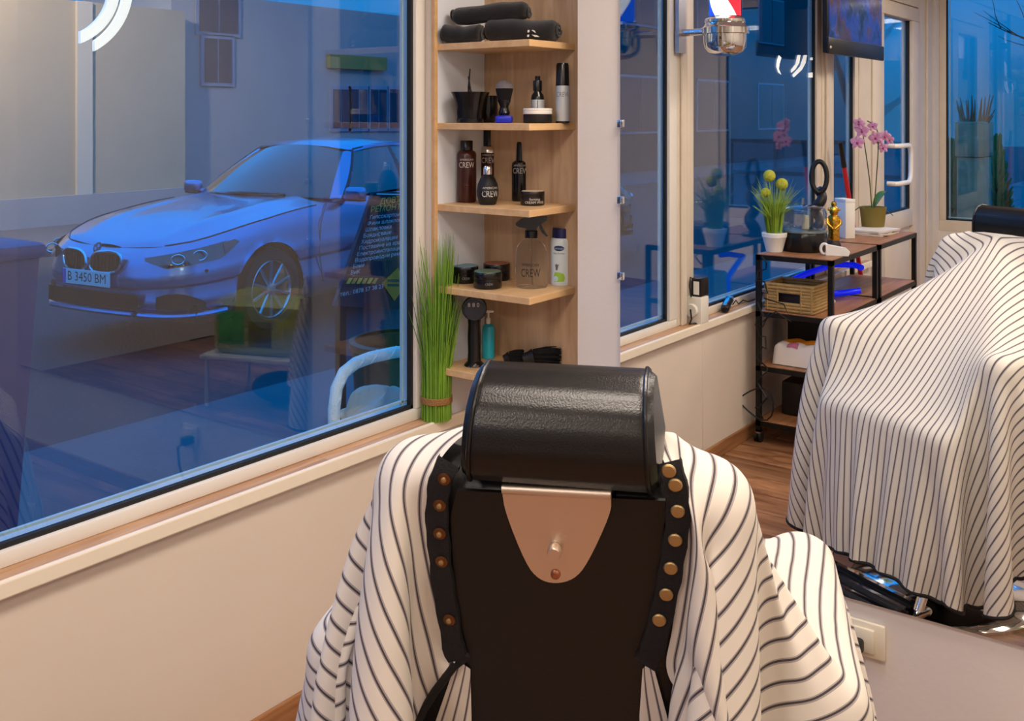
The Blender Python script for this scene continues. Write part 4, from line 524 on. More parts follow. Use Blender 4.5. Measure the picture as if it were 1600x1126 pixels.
CAPE_Z = (
118,19,14,-19,24,14,5,15,5,14,5,15,4,15,4,15,5,14,5,15,4,15,5,14,5,14,5,15,3,16,2,16,2,16,1,17,-1,18,-1,17,-1,18,-3,19,-4,19,-4,19,-5,19,-6,20,-6,20,13,-31,21,11,-43,22,-32,
21,-33,21,-32,19,-33,18,-33,16,-33,16,-34,16,-34,17,-34,17,-34,16,-34,17,-34,15,-33,15,-34,14,-33,14,-34,14,-33,13,-34,14,-34,13,-33,13,-33,13,-34,14,-34,14,-34,14,-34,14,
28,-19,38,19,19,20,19,20,19,19,19,20,19,19,20,18,19,18,18,17,16,17,16,15,15,14,14,13,14,-11,10,-21,-11,-11,-13,-14,-17,-17,-18,-17,-17,-18,-18,-18,-19,-19,-20,-19,-21,-20,
-20,-20,-21,-20,-20,-20,-20,-19,29,-19,38,19,19,20,19,20,19,19,20,19,19,20,19,19,19,19,18,17,17,17,16,16,15,15,14,13,14,13,-12,11,-22,-10,-12,-12,-14,-16,-17,-17,-18,-17,-17,
-18,-18,-20,-19,-20,-19,-21,-20,-20,-20,-21,-20,-20,-20,-20,-19,-20,30,-19,38,19,19,20,19,19,20,19,20,19,19,20,19,19,19,19,19,18,18,17,16,16,16,15,14,15,13,13,14,-13,11,-22,
-11,-11,-12,-13,-16,-17,-17,-17,-18,-17,-18,-18,-19,-19,-20,-20,-21,-20,-20,-20,-21,-20,-20,-20,-20,-20,-19,-20,31,-19,38,19,19,20,19,20,19,20,19,20,19,19,20,19,19,20,18,19,
18,18,17,16,16,16,15,14,14,13,13,13,-14,11,-22,-10,-11,-11,-13,-15,-17,-17,-17,-18,-17,-18,-18,-19,-20,-20,-19,-21,-20,-20,-20,-21,-20,-21,-20,-20,-20,-20,-19,-20,32,-19,38,
19,19,20,19,20,19,20,19,20,19,20,19,20,19,19,19,19,19,18,17,18,16,16,15,15,14,14,12,14,12,-14,11,-22,-11,-10,-11,-13,-14,-16,-17,-18,-17,-17,-18,-18,-20,-19,-20,-20,-20,-20,
-21,-20,-21,-20,-20,-20,-21,-20,-20,-20,-19,-20,33,-19,38,19,20,19,19,20,20,20,19,20,19,20,19,20,19,20,19,19,19,19,18,17,17,17,15,15,15,13,14,12,13,10,-12,12,-23,-11,-10,-11,
-12,-13,-16,-17,-17,-18,-17,-18,-18,-19,-19,-20,-20,-21,-20,-21,-20,-21,-20,-21,-20,-20,-21,-20,-20,-20,-20,-19,34,-19,38,19,19,20,19,20,20,20,19,20,20,20,19,20,19,19,20,19,
19,20,18,18,18,16,17,15,15,14,13,13,13,11,6,-7,10,-22,-10,-11,-10,-11,-13,-15,-17,-17,-17,-18,-17,-19,-19,-19,-20,-20,-21,-20,-21,-20,-21,-20,-21,-20,-21,-21,-20,-20,-20,-20,
-20,-20,36,-19,38,19,19,20,20,19,20,20,20,20,20,20,19,20,20,19,19,20,19,20,19,19,17,18,17,15,16,14,14,12,13,11,7,4,-1,4,-15,-10,-11,-10,-11,-11,-15,-16,-17,-17,-18,-17,-18,
-20,-19,-20,-20,-21,-20,-21,-20,-22,-20,-21,-20,-21,-21,-20,-21,-20,-20,-20,-20,-20,37,-19,38,19,19,20,19,20,20,20,20,20,20,20,20,20,20,19,20,19,20,19,19,20,18,18,18,16,16,
15,14,13,12,12,8,5,3,-1,-2,-3,-10,-11,-11,-11,-9,-14,-16,-17,-17,-17,-17,-19,-19,-19,-20,-21,-21,-20,-21,-20,-22,-20,-21,-21,-21,-21,-20,-20,-21,-20,-20,-20,-20,-20,38,-20,
39,19,19,20,20,19,20,21,19,21,20,20,20,21,19,20,20,20,19,20,19,20,19,18,19,16,17,15,15,13,12,12,10,6,0,0,0,-5,-11,-10,-12,-11,-10,-15,-17,-16,-18,-17,-18,-18,-21,-19,-21,-21,
-21,-20,-22,-20,-22,-20,-22,-21,-21,-21,-20,-21,-20,-20,-21,-20,-19,-20,37,-20,40,20,19,20,19,20,20,20,20,21,20,20,21,20,20,21,19,20,19,20,20,19,20,19,19,18,16,17,14,15,12,
12,10,7,0,0,0,-4,-12,-11,-13,-14,-8,-14,-18,-18,-17,-17,-19,-20,-20,-21,-21,-21,-21,-21,-21,-21,-22,-21,-21,-21,-21,-21,-20,-21,-20,-21,-20,-20,-20,-20,37,-21,41,21,20,20,
19,20,20,20,21,20,20,21,20,21,21,20,20,21,19,20,19,20,20,20,19,18,19,15,17,13,14,11,11,7,0,0,0,-5,-12,-11,-15,-9,-13,-15,-19,-15,-18,-18,-21,-20,-21,-21,-21,-21,-22,-21,-21,
-21,-22,-21,-22,-21,-21,-21,-20,-21,-21,-20,-20,-20,-21,-20,35,-21,42,21,21,20,21,20,20,20,20,21,20,21,20,21,21,21,20,21,20,20,19,20,20,20,20,19,18,18,16,16,13,12,10,8,0,0,
0,-5,-13,-12,-11,-12,-15,-16,-17,-17,-18,-20,-21,-21,-22,-21,-22,-21,-22,-21,-22,-21,-21,-22,-21,-21,-21,-21,-21,-20,-21,-21,-20,-21,-21,-21,35,-22,43,22,21,22,20,21,21,20,
21,20,21,20,21,21,20,22,20,22,20,21,19,21,19,20,21,19,20,17,19,15,15,10,12,7,0,0,0,-5,-13,-11,-13,-11,-18,-15,-17,-18,-21,-20,-22,-21,-22,-21,-22,-21,-23,-21,-22,-22,-21,-22,
-21,-21,-21,-21,-21,-21,-21,-21,-21,-21,-21,-22,33,-22,44,22,22,22,21,22,21,21,21,21,20,21,21,21,20,22,20,22,20,22,20,21,19,21,20,20,20,20,17,18,14,14,9,8,0,0,0,-5,-13,-11,
-12,-15,-16,-17,-17,-21,-21,-21,-22,-22,-22,-22,-22,-22,-22,-21,-22,-22,-22,-21,-21,-22,-21,-21,-21,-21,-22,-21,-21,-22,-22,-21,32,-22,44,22,22,23,22,22,22,22,21,22,20,22,
20,21,21,21,21,22,21,21,21,21,21,20,21,19,22,19,21,16,18,11,11,7,0,0,0,-6,-12,-10,-14,-14,-17,-17,-21,-20,-23,-21,-23,-22,-23,-21,-23,-22,-22,-22,-22,-22,-22,-21,-22,-21,-22,
-21,-22,-21,-22,-22,-22,-21,-22,-22,31,-22,44,22,23,22,22,23,22,23,22,22,22,22,21,21,21,21,21,22,21,22,21,21,21,22,20,21,20,21,20,20,16,16,9,8,0,0,0,-7,-12,-10,-14,-17,-16,
-20,-22,-22,-23,-22,-22,-23,-23,-22,-23,-22,-22,-22,-22,-21,-22,-22,-22,-21,-22,-23,-21,-22,-22,-22,-22,-22,-22,-21,30,-22,44,22,22,23,22,23,22,23,23,23,22,23,22,22,22,21,
21,22,21,22,21,22,21,22,22,20,22,20,23,18,20,14,13,5,0,0,0,-7,-12,-8,-17,-16,-20,-20,-24,-22,-24,-22,-23,-22,-24,-22,-23,-23,-22,-22,-22,-22,-22,-22,-22,-23,-22,-22,-22,-22,
-23,-22,-22,-21,-22,-22,29,-23,45,22,23,22,23,22,23,23,22,23,23,24,23,23,22,23,21,22,21,22,21,22,21,23,21,22,22,22,21,23,17,19,12,5,0,0,0,-8,-7,-16,-15,-17,-22,-23,-23,-23,
-24,-23,-24,-22,-24,-22,-23,-22,-22,-23,-22,-22,-23,-23,-22,-23,-22,-23,-22,-22,-22,-22,-22,-22,-22,-22,25,-23,46,24,22,23,23,23,23,23,22,23,23,23,23,25,23,25,22,23,22,22,
21,22,21,23,22,21,23,22,25,20,23,14,18,2,0,0,0,-6,-8,-16,-20,-18,-24,-22,-24,-23,-25,-23,-24,-23,-24,-22,-23,-23,-23,-22,-23,-23,-23,-22,-23,-23,-22,-23,-22,-22,-23,-22,-22,
-22,-22,-23,22,-23,46,24,23,24,23,23,23,24,22,24,22,24,22,24,23,25,23,26,23,24,22,22,21,23,22,21,24,22,25,24,21,21,8,5,0,0,0,-2,-12,-15,-19,-23,-23,-24,-25,-24,-25,-23,-24,
-23,-24,-23,-23,-23,-23,-23,-23,-23,-23,-23,-23,-22,-23,-22,-23,-22,-23,-22,-23,-22,-23,-22,18,-23,47,23,24,24,23,24,23,24,24,24,23,23,23,24,23,23,23,24,25,26,24,26,22,23,
22,21,24,23,26,22,29,14,5,2,2,-8,8,3,-16,-8,-22,-22,-27,-24,-27,-24,-25,-24,-24,-24,-24,-23,-24,-23,-23,-23,-23,-23,-23,-23,-23,-22,-23,-23,-23,-23,-23,-22,-23,-23,-23,-22,
16,-24,47,24,23,24,24,23,24,24,23,25,23,25,23,24,24,24,23,23,21,24,23,28,24,28,25,22,25,22,24,26,23,14,0,4,4,-9,9,3,-13,-7,-17,-27,-28,-25,-27,-24,-26,-23,-25,-24,-24,-23,
-24,-23,-23,-23,-23,-23,-23,-23,-24,-23,-23,-23,-23,-23,-23,-23,-23,-23,-23,-22,13,-23,47,23,24,24,23,24,24,24,24,24,24,24,24,24,23,24,23,26,24,23,21,22,23,27,27,24,25,22,
25,26,23,10,3,6,2,-8,8,5,-13,-5,-17,-23,-30,-25,-26,-24,-26,-24,-26,-24,-24,-23,-23,-23,-23,-23,-23,-24,-23,-23,-24,-23,-24,-24,-23,-23,-23,-23,-23,-23,-23,-22,11,-23,46,24,
23,24,24,24,24,24,24,24,24,24,24,24,24,24,22,21,22,25,25,25,22,21,23,24,28,23,23,23,20,10,10,13,-1,9,-9,4,-14,-6,-14,-24,-27,-23,-26,-24,-25,-25,-25,-23,-24,-23,-23,-22,-23,
-23,-24,-24,-24,-24,-24,-23,-24,-24,-23,-23,-23,-23,-23,-23,-23,-22,9,-24,47,24,23,24,24,24,24,24,24,25,24,25,24,25,24,25,23,22,17,20,20,24,24,27,25,21,21,21,22,21,17,14,14,
16,2,6,-6,-5,-14,-9,-10,-22,-25,-24,-27,-24,-25,-22,-23,-21,-21,-20,-21,-21,-24,-24,-25,-24,-25,-24,-24,-24,-23,-24,-23,-23,-23,-23,-23,-23,-23,-23,8,-24,47,23,24,24,23,24,
24,24,24,25,24,26,24,26,24,26,25,22,20,20,20,20,19,21,20,21,20,20,21,19,19,15,15,17,10,-5,5,-17,-13,-10,-15,-17,-23,-19,-21,-21,-21,-20,-22,-20,-22,-21,-22,-20,-26,-25,-25,
-24,-25,-24,-24,-24,-23,-24,-23,-23,-24,-23,-24,-23,-23,-24,8,-23,47,23,24,24,23,24,24,24,24,24,25,25,24,27,24,27,27,22,12,14,14,19,18,23,21,19,21,18,22,19,20,18,16,18,17,
-14,14,-26,-13,-15,-16,-18,-20,-20,-22,-19,-21,-20,-20,-19,-21,-18,-18,-13,-26,-25,-25,-24,-24,-24,-24,-23,-25,-24,-23,-24,-24,-24,-24,-24,-24,-24,10,-23,47,24,23,24,24,24,
24,24,24,25,24,25,24,25,24,26,25,21,12,16,15,16,15,17,17,19,20,19,22,19,22,18,21,19,23,-21,21,-33,-19,-14,-19,-16,-22,-18,-23,-19,-22,-18,-20,-17,-17,-15,-14,-13,-24,-23,-25,
-23,-25,-23,-25,-24,-25,-24,-25,-24,-24,-25,-24,-24,-24,-24,11,-24,48,24,24,24,24,25,24,24,24,25,24,25,23,25,24,25,24,20,9,10,12,13,14,18,18,18,22,19,23,20,23,18,26,18,30,
-22,-28,-12,-20,-14,-21,-17,-22,-17,-20,-17,-18,-16,-17,-15,-15,-14,-14,-22,-25,-23,-25,-24,-25,-24,-25,-24,-24,-24,-25,-24,-24,-24,-25,-24,-24,9,-24,48,24,24,25,24,24,24,
25,24,25,24,25,24,24,24,25,24,20,11,13,12,15,15,18,18,17,19,18,20,17,20,16,23,15,19,-18,-14,-22,-11,-19,-14,-20,-15,-19,-16,-19,-15,-18,-15,-16,-14,-15,-12,-24,-24,-25,-24,
-24,-24,-25,-24,-25,-24,-24,-24,-24,-25,-24,-24,-24,-24,7,-24,48,24,25,24,24,24,24,25,24,24,24,25,24,25,24,25,24,21,11,13,14,15,15,17,18,15,19,16,18,15,17,15,10,18,-1,-1,-16,
-7,-16,-12,-17,-14,-17,-15,-17,-15,-18,-14,-17,-14,-15,-13,-14,-22,-26,-24,-25,-24,-25,-24,-24,-25,-24,-24,-24,-25,-23,-24,-24,-24,-24,6,-24,48,24,24,25,23,25,24,24,24,24,
24,25,24,25,24,25,24,22,12,13,13,15,15,17,16,15,18,15,17,13,15,9,13,4,9,-6,-9,-11,-8,-14,-10,-16,-14,-17,-13,-17,-14,-16,-14,-15,-13,-14,-13,-25,-24,-25,-24,-25,-25,-24,-24,
-25,-24,-24,-24,-25,-24,-24,-24,-24,-23,6,-24,48,24,23,24,24,24,24,24,24,25,24,25,24,25,24,25,24,23,12,13,13,15,14,16,16,14,16,15,14,12,10,10,4,10,-2,1,-8,-8,-8,-7,-12,-11,
-14,-13,-16,-14,-15,-14,-15,-13,-13,-12,-16,-24,-25,-24,-25,-24,-25,-24,-24,-25,-24,-25,-24,-24,-24,-24,-24,-24,-24,5,-24,48,24,23,24,24,24,24,25,24,24,24,25,24,25,24,25,24,
24,14,12,13,14,14,15,15,14,15,13,13,8,10,4,7,1,2,-4,0,-7,-5,-8,-7,-11,-10,-15,-12,-15,-13,-15,-13,-14,-12,-12,-16,-25,-24,-25,-24,-25,-24,-25,-24,-24,-25,-24,-24,-24,-24,-24,
-25,-23,-24,3,-24,48,24,24,24,24,24,24,24,24,25,24,24,24,25,24,25,24,25,15,12,12,14,13,15,14,13,14,12,8,8,4,7,0,6,0,-2,-5,-2,-5,-5,-6,-6,-10,-11,-13,-13,-14,-13,-14,-12,-12,
-11,-18,-24,-25,-24,-25,-24,-25,-24,-25,-24,-24,-25,-23,-25,-24,-24,-24,-24,-24,2,-24,48,24,24,24,24,24,24,24,24,25,24,25,24,25,24,25,24,24,18,11,12,13,13,13,14,12,13,8,8,
4,4,1,5,-1,2,-3,-2,-4,-1,-3,-4,-5,-7,-10,-10,-14,-12,-13,-12,-13,-11,-11,-19,-25,-23,-25,-24,-25,-24,-25,-24,-25,-24,-24,-24,-24,-25,-23,-24,-24,-24,1,-24,48,24,23,24,24,24,
24,25,24,24,24,25,24,25,24,24,24,25,19,11,11,13,12,13,13,11,10,7,4,4,0,3,-1,2,-1,2,-3,-2,-4,0,-3,-2,-5,-6,-10,-11,-13,-11,-12,-12,-11,-10,-21,-24,-25,-24,-25,-24,-24,-24,-25,
-24,-24,-24,-24,-25,-23,-25,-23,-24,-24,-1,-24,47,24,24,24,24,24,24,25,24,24,24,25,24,25,24,24,24,25,21,11,11,12,12,12,11,9,8,4,2,1,2,-1,3,-1,1,-3,0,-3,-1,-1,0,-1,-3,-5,-6,
-10,-10,-12,-11,-11,-11,-11,-21,-25,-24,-25,-23,-25,-24,-25,-24,-24,-24,-25,-24,-24,-24,-24,-24,-24,-23,-2,-24,48,24,23,24,24,24,24,24,24,25,24,24,24,25,24,25,24,24,22,12,
11,11,11,11,9,8,4,3,0,1,-2,2,-1,1,-2,0,-2,1,-1,-1,-1,1,-1,-2,-5,-6,-10,-10,-10,-10,-10,-12,-23,-24,-25,-24,-25,-23,-25,-24,-25,-23,-25,-24,-24,-24,-24,-24,-24,-24,-24,-2,-24,
47,24,24,24,24,24,24,24,24,24,24,25,24,25,24,25,24,24,23,14,10,10,10,9,7,5,3,-1,1,-2,1,-3,1,-2,2,-1,-1,-2,1,-1,1,1,1,0,-3,-5,-6,-10,-8,-10,-8,-15,-22,-25,-24,-25,-24,-25,-24,
-24,-24,-25,-23,-25,-24,-24,-23,-24,-24,-24,-24,-4,-23,47,24,23,24,24,24,24,24,24,25,24,24,24,25,24,25,24,24,24,17,8,9,8,7,5,3,0,0,-3,0,-3,0,0,-1,-2,0,-1,1,-1,2,0,2,1,2,-1,
-2,-5,-6,-8,-8,-7,-16,-25,-24,-25,-23,-25,-24,-25,-24,-25,-23,-25,-24,-24,-24,-24,-23,-24,-24,-24,-4,-24,47,24,24,24,23,24,24,24,24,25,24,24,24,25,24,25,24,25,24,19,7,8,6,
5,3,0,-1,-3,-1,-4,0,-3,-1,-1,1,-1,0,-2,2,0,2,2,3,2,2,-1,-1,-5,-5,-7,-7,-18,-25,-24,-25,-24,-24,-24,-25,-24,-24,-24,-24,-24,-24,-24,-24,-24,-24,-24,-23,-6,-24,47,24,23,24,24,
24,24,24,24,24,24,24,24,25,24,26,24,25,23,22,8,5,4,3,0,-1,-4,-2,-4,-2,-3,-1,-1,-1,-2,0,-1,2,-1,2,2,3,3,3,3,2,0,-1,-4,-4,-7,-20,-26,-24,-25,-24,-25,-24,-25,-24,-24,-24,-24,
-23,-24,-24,-24,-24,-23,-24,-23,-7,-24,47,24,23,24,24,23,24,24,24,24,24,24,24,25,24,25,24,26,23,25,11,1,2,-1,-2,-4,-4,-4,-3,-4,-2,-3,-1,-1,0,-1,0,-1,2,1,2,3,5,3,5,3,4,0,0,
0,-10,-24,-25,-24,-25,-25,-25,-24,-24,-24,-24,-24,-24,-23,-24,-24,-23,-24,-23,-24,-23,-8,-23,47,23,24,23,24,23,24,24,24,24,24,25,24,25,23,24,23,25,23,28,17,0,-4,-5,-5,-5,-5,
-5,-5,-2,-4,-1,-2,-1,-1,-1,0,1,0,3,2,3,4,5,5,6,5,6,6,0,-16,-26,-25,-23,-25,-24,-25,-25,-24,-24,-24,-23,-24,-23,-24,-24,-23,-24,-23,-23,-24,-7,-23,46,23,24,23,23,24,24,24,24,
24,24,25,22,23,22,23,22,25,23,26,25,4,-5,-14,-7,-7,-5,-6,-4,-4,-2,-3,-1,-2,1,-1,0,-1,2,0,3,3,5,5,6,6,7,11,9,-7,-20,-23,-23,-22,-22,-23,-24,-23,-25,-24,-24,-24,-24,-23,-24,
-23,-23,-24,-23,-23,-23,-9,-23,46,24,23,24,23,24,23,24,23,24,22,22,21,22,21,23,22,24,22,21,13,9,1,-9,-7,-7,-6,-4,-5,-3,-3,-1,-2,-1,-1,-1,0,1,0,2,2,3,3,5,6,7,6,8,0,-8,-12,-16,
-24,-20,-22,-20,-21,-22,-23,-23,-25,-23,-24,-23,-24,-23,-23,-23,-23,-23,-23,-9,-23,46,24,23,23,23,24,22,23,22,21,21,22,21,21,21,21,23,22,20,18,12,7,2,-6,-6,-6,-5,-6,-3,-4,
-1,-3,-1,-1,1,-1,0,-1,1,0,2,3,4,4,5,6,7,4,1,-8,-10,-18,-18,-22,-20,-20,-20,-20,-20,-22,-22,-23,-24,-23,-24,-23,-23,-23,-22,-23,-23,-8,-24,47,23,23,23,22,22,21,21,20,22,20,
21,20,21,21,21,22,21,17,13,11,8,5,-5,-6,-4,-6,-3,-4,-2,-3,0,-1,-1,-1,0,-1,1,-1,1,1,2,3,4,4,6,5,6,-5,-8,-9,-11,-19,-20,-20,-19,-20,-19,-20,-19,-21,-21,-22,-22,-24,-23,-23,-23,
-22,-23,-23,-7,-23,46,22,22,21,21,21,20,21,21,21,19,20,20,20,21,21,20,19,15,12,10,9,6,-4,-6,-5,-3,-4,-2,-2,-1,-2,0,-1,1,-1,0,-2,1,-1,1,1,3,3,4,4,8,1,-4,-9,-8,-14,-12,-20,-19,
-19,-19,-19,-19,-19,-20,-19,-20,-21,-22,-22,-23,-23,-22,-23,-23,-7,-22,43,21,21,20,20,20,21,20,20,20,19,20,20,20,20,21,18,15,13,11,10,9,8,-1,-7,-2,-4,-2,-3,0,-2,0,0,0,-1,-1,
0,0,-1,0,0,1,1,2,3,4,7,2,-8,-9,-9,-9,-14,-15,-19,-19,-19,-18,-18,-19,-19,-20,-19,-19,-20,-21,-21,-22,-22,-23,-22,-11,-21,41,20,20,20,20,20,20,21,19,19,19,19,20,19,20,19,16,
14,12,12,10,9,7,2,-8,-1,-2,-3,0,-2,1,-1,0,-1,1,-1,0,-1,0,-2,0,0,2,1,2,1,9,-2,-7,-9,-9,-12,-9,-16,-15,-19,-18,-19,-17,-18,-19,-19,-19,-19,-19,-19,-20,-21,-21,-21,-22,-16,-20,
39,20,20,20,20,20,19,20,18,19,19,19,19,19,18,17,15,12,12,11,10,9,9,3,-7,2,-2,-2,-1,1,-1,1,0,0,-1,0,0,-1,-1,-1,0,-1,0,1,1,1,7,-3,-9,-9,-9,-9,-12,-12,-16,-16,-18,-18,-18,-17,
-18,-18,-19,-19,-19,-18,-19,-19,-20,-21,-21,-20,-20,39,20,20,20,19,20,18,19,18,18,19,19,19,18,17,15,14,12,12,11,10,9,9,5,-6,4,-2,-2,1,0,1,0,0,0,1,-1,0,-2,0,-2,-1,0,0,0,1,-3,
7,-6,-8,-9,-9,-12,-9,-13,-12,-17,-16,-18,-17,-18,-17,-18,-18,-19,-18,-19,-18,-18,-19,-19,-20,-24,-19,39,20,19,20,19,18,18,19,18,18,18,19,18,16,16,14,12,13,11,11,10,9,10,6,
-3,7,-3,0,1,1,0,1,0,1,0,-1,0,0,-2,-1,-1,-1,-1,-1,1,-4,3,-6,-10,-10,-9,-9,-12,-11,-13,-13,-16,-17,-18,-17,-17,-16,-18,-18,-18,-19,-18,-18,-18,-18,-19,-24,-20,39,20,19,18,19,
18,17,18,18,18,18,18,17,16,14,14,12,12,11,12,9,10,9,8,1,5,0,1,2,0,2,0,1,0,1,-1,0,-1,-1,-2,-1,-1,-1,-1,-1,-3,-3,-9,-9,-10,-9,-11,-9,-13,-11,-14,-13,-17,-16,-18,-16,-17,-17,
-17,-18,-18,-18,-18,-18,-18,-18,-4,-19,38,18,18,18,17,18,17,18,18,18,16,16,15,13,13,12,12,12,10,10,10,9,9,8,5,1,3,1,2,0,2,0,1,-1,1,-1,-1,-1,-1,-1,-2,-2,-2,-3,-3,-9,-8,-10,
-10,-10,-9,-12,-10,-13,-11,-14,-15,-16,-16,-17,-17,-16,-17,-17,-18,-17,-18,-18,-18,-21,-19,37,17,18,17,18,17,18,18,17,17,15,16,13,13,13,12,12,11,10,10,10,10,9,8,4,4,2,3,1,
3,0,1,1,0,-1,0,-1,-1,-2,-2,-3,-2,-3,-3,-5,-7,-10,-9,-10,-9,-11,-10,-12,-11,-13,-11,-15,-14,-17,-16,-17,-16,-17,-16,-17,-17,-18,-17,-18,-21,-18,35,17,17,18,17,18,17,17,16,17,
14,15,13,12,13,12,11,12,9,11,9,10,8,7,6,2,4,2,3,1,2,1,1,-1,1,-2,-1,-1,-2,-2,-3,-3,-2,-5,-5,-6,-8,-9,-10,-10,-9,-12,-10,-12,-11,-13,-12,-15,-15,-16,-17,-16,-16,-16,-16,-17,
-17,-18,-17,-22,-17,34,17,17,17,17,18,17,16,16,16,14,13,13,12,13,12,11,11,10,9,10,10,8,6,4,4,3,3,2,2,1,3,-1,0,0,-1,-1,0,-4,-2,-3,-1,-5,-3,-5,-5,-9,-9,-10,-9,-10,-9,-12,-11,
-12,-12,-13,-12,-15,-15,-17,-15,-17,-15,-17,-16,-16,-17,-18,-22,-17,34,17,16,18,17,17,16,16,15,15,13,13,12,13,12,12,11,10,10,10,9,10,7,6,5,3,4,2,4,0,2,3,-1,-1,1,-2,-1,0,-3,
-2,-3,-2,-4,-4,-5,-5,-7,-9,-10,-10,-9,-10,-10,-12,-11,-13,-11,-13,-13,-15,-15,-16,-16,-16,-16,-16,-16,-16,-17,-23,-17,33,17,17,17,17,16,16,15,15,14,13,12,13,12,12,12,10,10,
10,10,9,9,7,6,3,5,3,3,3,1,1,3,0,-1,0,-1,-1,0,-4,-2,-3,-1,-5,-3,-6,-4,-8,-8,-9,-9,-10,-9,-11,-11,-12,-11,-13,-11,-14,-13,-15,-15,-16,-16,-16,-15,-16,-15,-17,-7,-17,34,17,16,
16,16,16,14,14,13,13,12,13,12,11,11,11,10,10,9,10,8,6,5,5,4,4,2,4,0,2,3,0,-2,1,-2,0,-1,-2,-3,-3,-2,-4,-5,-4,-6,-5,-8,-9,-10,-9,-10,-10,-11,-11,-12,-11,-12,-12,-14,-13,-15,
-16,-16,-15,-16,-15,-16,-22,-17,33,17,16,16,15,15,14,13,13,12,13,12,12,12,10,10,10,10,10,9,8,5,6,3,5,3,3,3,2,1,3,0,-2,1,-2,-1,1,-4,-3,-2,-2,-4,-5,-5,-4,-7,-7,-9,-9,-9,-9,-11,
-10,-11,-11,-12,-12,-12,-12,-14,-14,-15,-15,-16,-15,-16,-15,-22,-17,34,16,16,15,15,14,13,13,12,13,12,12,12,11,10,10,10,10,9,9,7,5,6,5,4,3,3,4,0,2,3,1,-3,1,-2,-1,0,-2,-4,-2,
-2,-4,-5,-5,-5,-5,-7,-9,-9,-9,-10,-9,-11,-10,-12,-11,-12,-11,-13,-12,-14,-14,-15,-15,-16,-15,-16,-4,-16,32,15,15,14,13,13,13,12,12,13,11,12,10,11,10,9,10,10,8,6,6,5,4,5,2,
4,3,1,1,4,0,-2,1,-2,-2,1,-3,-3,-3,-1,-4,-5,-5,-5,-6,-6,-8,-9,-9,-9,-10,-10,-11,-10,-12,-11,-12,-11,-13,-13,-14,-14,-15,-15,-16,-4,-15,30,14,14,13,12,12,13,12,12,11,11,11,10,
9,10,10,9,8,6,6,4,5,4,4,3,3,0,2,3,2,-3,1,-3,-1,1,-2,-4,-3,-2,-3,-5,-5,-5,-6,-5,-8,-9,-9,-10,-9,-10,-9,-12,-10,-12,-12,-11,-12,-12,-13,-14,-15,-15,-20,-15,29,14,13,13,12,12,
12,13,11,12,10,10,10,10,10,9,9,7,6,5,5,5,5,2,4,3,0,2,3,2,-3,0,-2,-1,0,-2,-3,-3,-2,-3,-4,-6,-5,-6,-6,-7,-7,-10,-9,-10,-9,-10,-10,-11,-12,-11,-12,-11,-12,-12,-14,-14,-15,-6,
-14,27,13,12,12,12,12,12,11,11,11,10,9,10,10,9,9,6,6,6,4,6,3,3,4,3,0,2,3,2,-2,-1,-2,-1,0,-2,-4,-2,-2,-3,-4,-6,-5,-6,-5,-7,-8,-9,-9,-9,-10,-9,-11,-10,-11,-12,-11,-11,-12,-12,
-12,-14,-9,-13,25,12,12,12,12,12,11,10,11,10,9,10,10,9,8,6,5,6,5,4,5,2,4,3,0,2,3,2,-1,-2,-2,-2,1,-2,-4,-2,-2,-2,-5,-6,-5,-6,-5,-6,-7,-10,-8,-10,-9,-10,-9,-11,-11,-11,-11,-12,
-11,-12,-12,-11,-12,24,12,12,12,11,11,10,10,10,10,9,10,9,7,6,6,5,5,5,3,3,4,3,0,2,3,2,0,-3,-2,-2,1,-2,-3,-3,-2,-2,-5,-5,-6,-5,-6,-6,-7,-8,-9,-9,-10,-9,-10,-10,-10,-11,-12,-11,
-11,-12,-11,-12,24,12,11,11,11,10,10,10,9,10,9,9,7,5,6,5,5,5,3,3,5,2,0,1,4,2,0,-3,-2,-2,1,-2,-3,-3,-3,-2,-3,-6,-6,-5,-5,-6,-7,-8,-9,-9,-9,-10,-9,-10,-10,-11,-11,-12,-11,-10,
-12,24,11,11,10,10,10,9,10,10,9,8,6,6,5,5,5,5,3,4,3,3,0,2,2,3,0,-3,-2,-2,1,-2,-4,-2,-2,-2,-4,-5,-6,-5,-6,-6,-6,-7,-9,-9,-10,-9,-9,-10,-10,-10,-11,-12,2,-11,21,10,10,10,9,10,
9,9,8,6,5,6,5,5,4,4,3,4,2,0,2,3,2,0,-3,-2,-2,1,-2,-3,-3,-3,-1,-4,-5,-6,-5,-6,-5,-6,-7,-9,-9,-9,-9,-9,-10,-9,-11,-11,-10,20,10,9,10,10,9,9,7,5,6,5,5,5,5,3,3,4,2,0,2,3,2,0,-3,
-2,-2,1,-2,-3,-3,-2,-2,-4,-5,-5,-5,-6,-6,-5,-7,-8,-9,-9,-9,-9,-10,-9,7,-9,19,10,9,8,6,6,5,6,5,4,5,3,3,4,2,0,2,3,2,0,-3,-2,-2,1,-2,-3,-3,-2,-2,-3,-5,-5,-6,-5,-6,-5,-7,-7,-9,
-10,-9,27,-5,11,5,5,5,4,3,3,4,2,0,2,3,2,0,-3,-2,-1,0,-1,-4,-2,-3,-2,-3,-5,-5,-5,-6,-5)

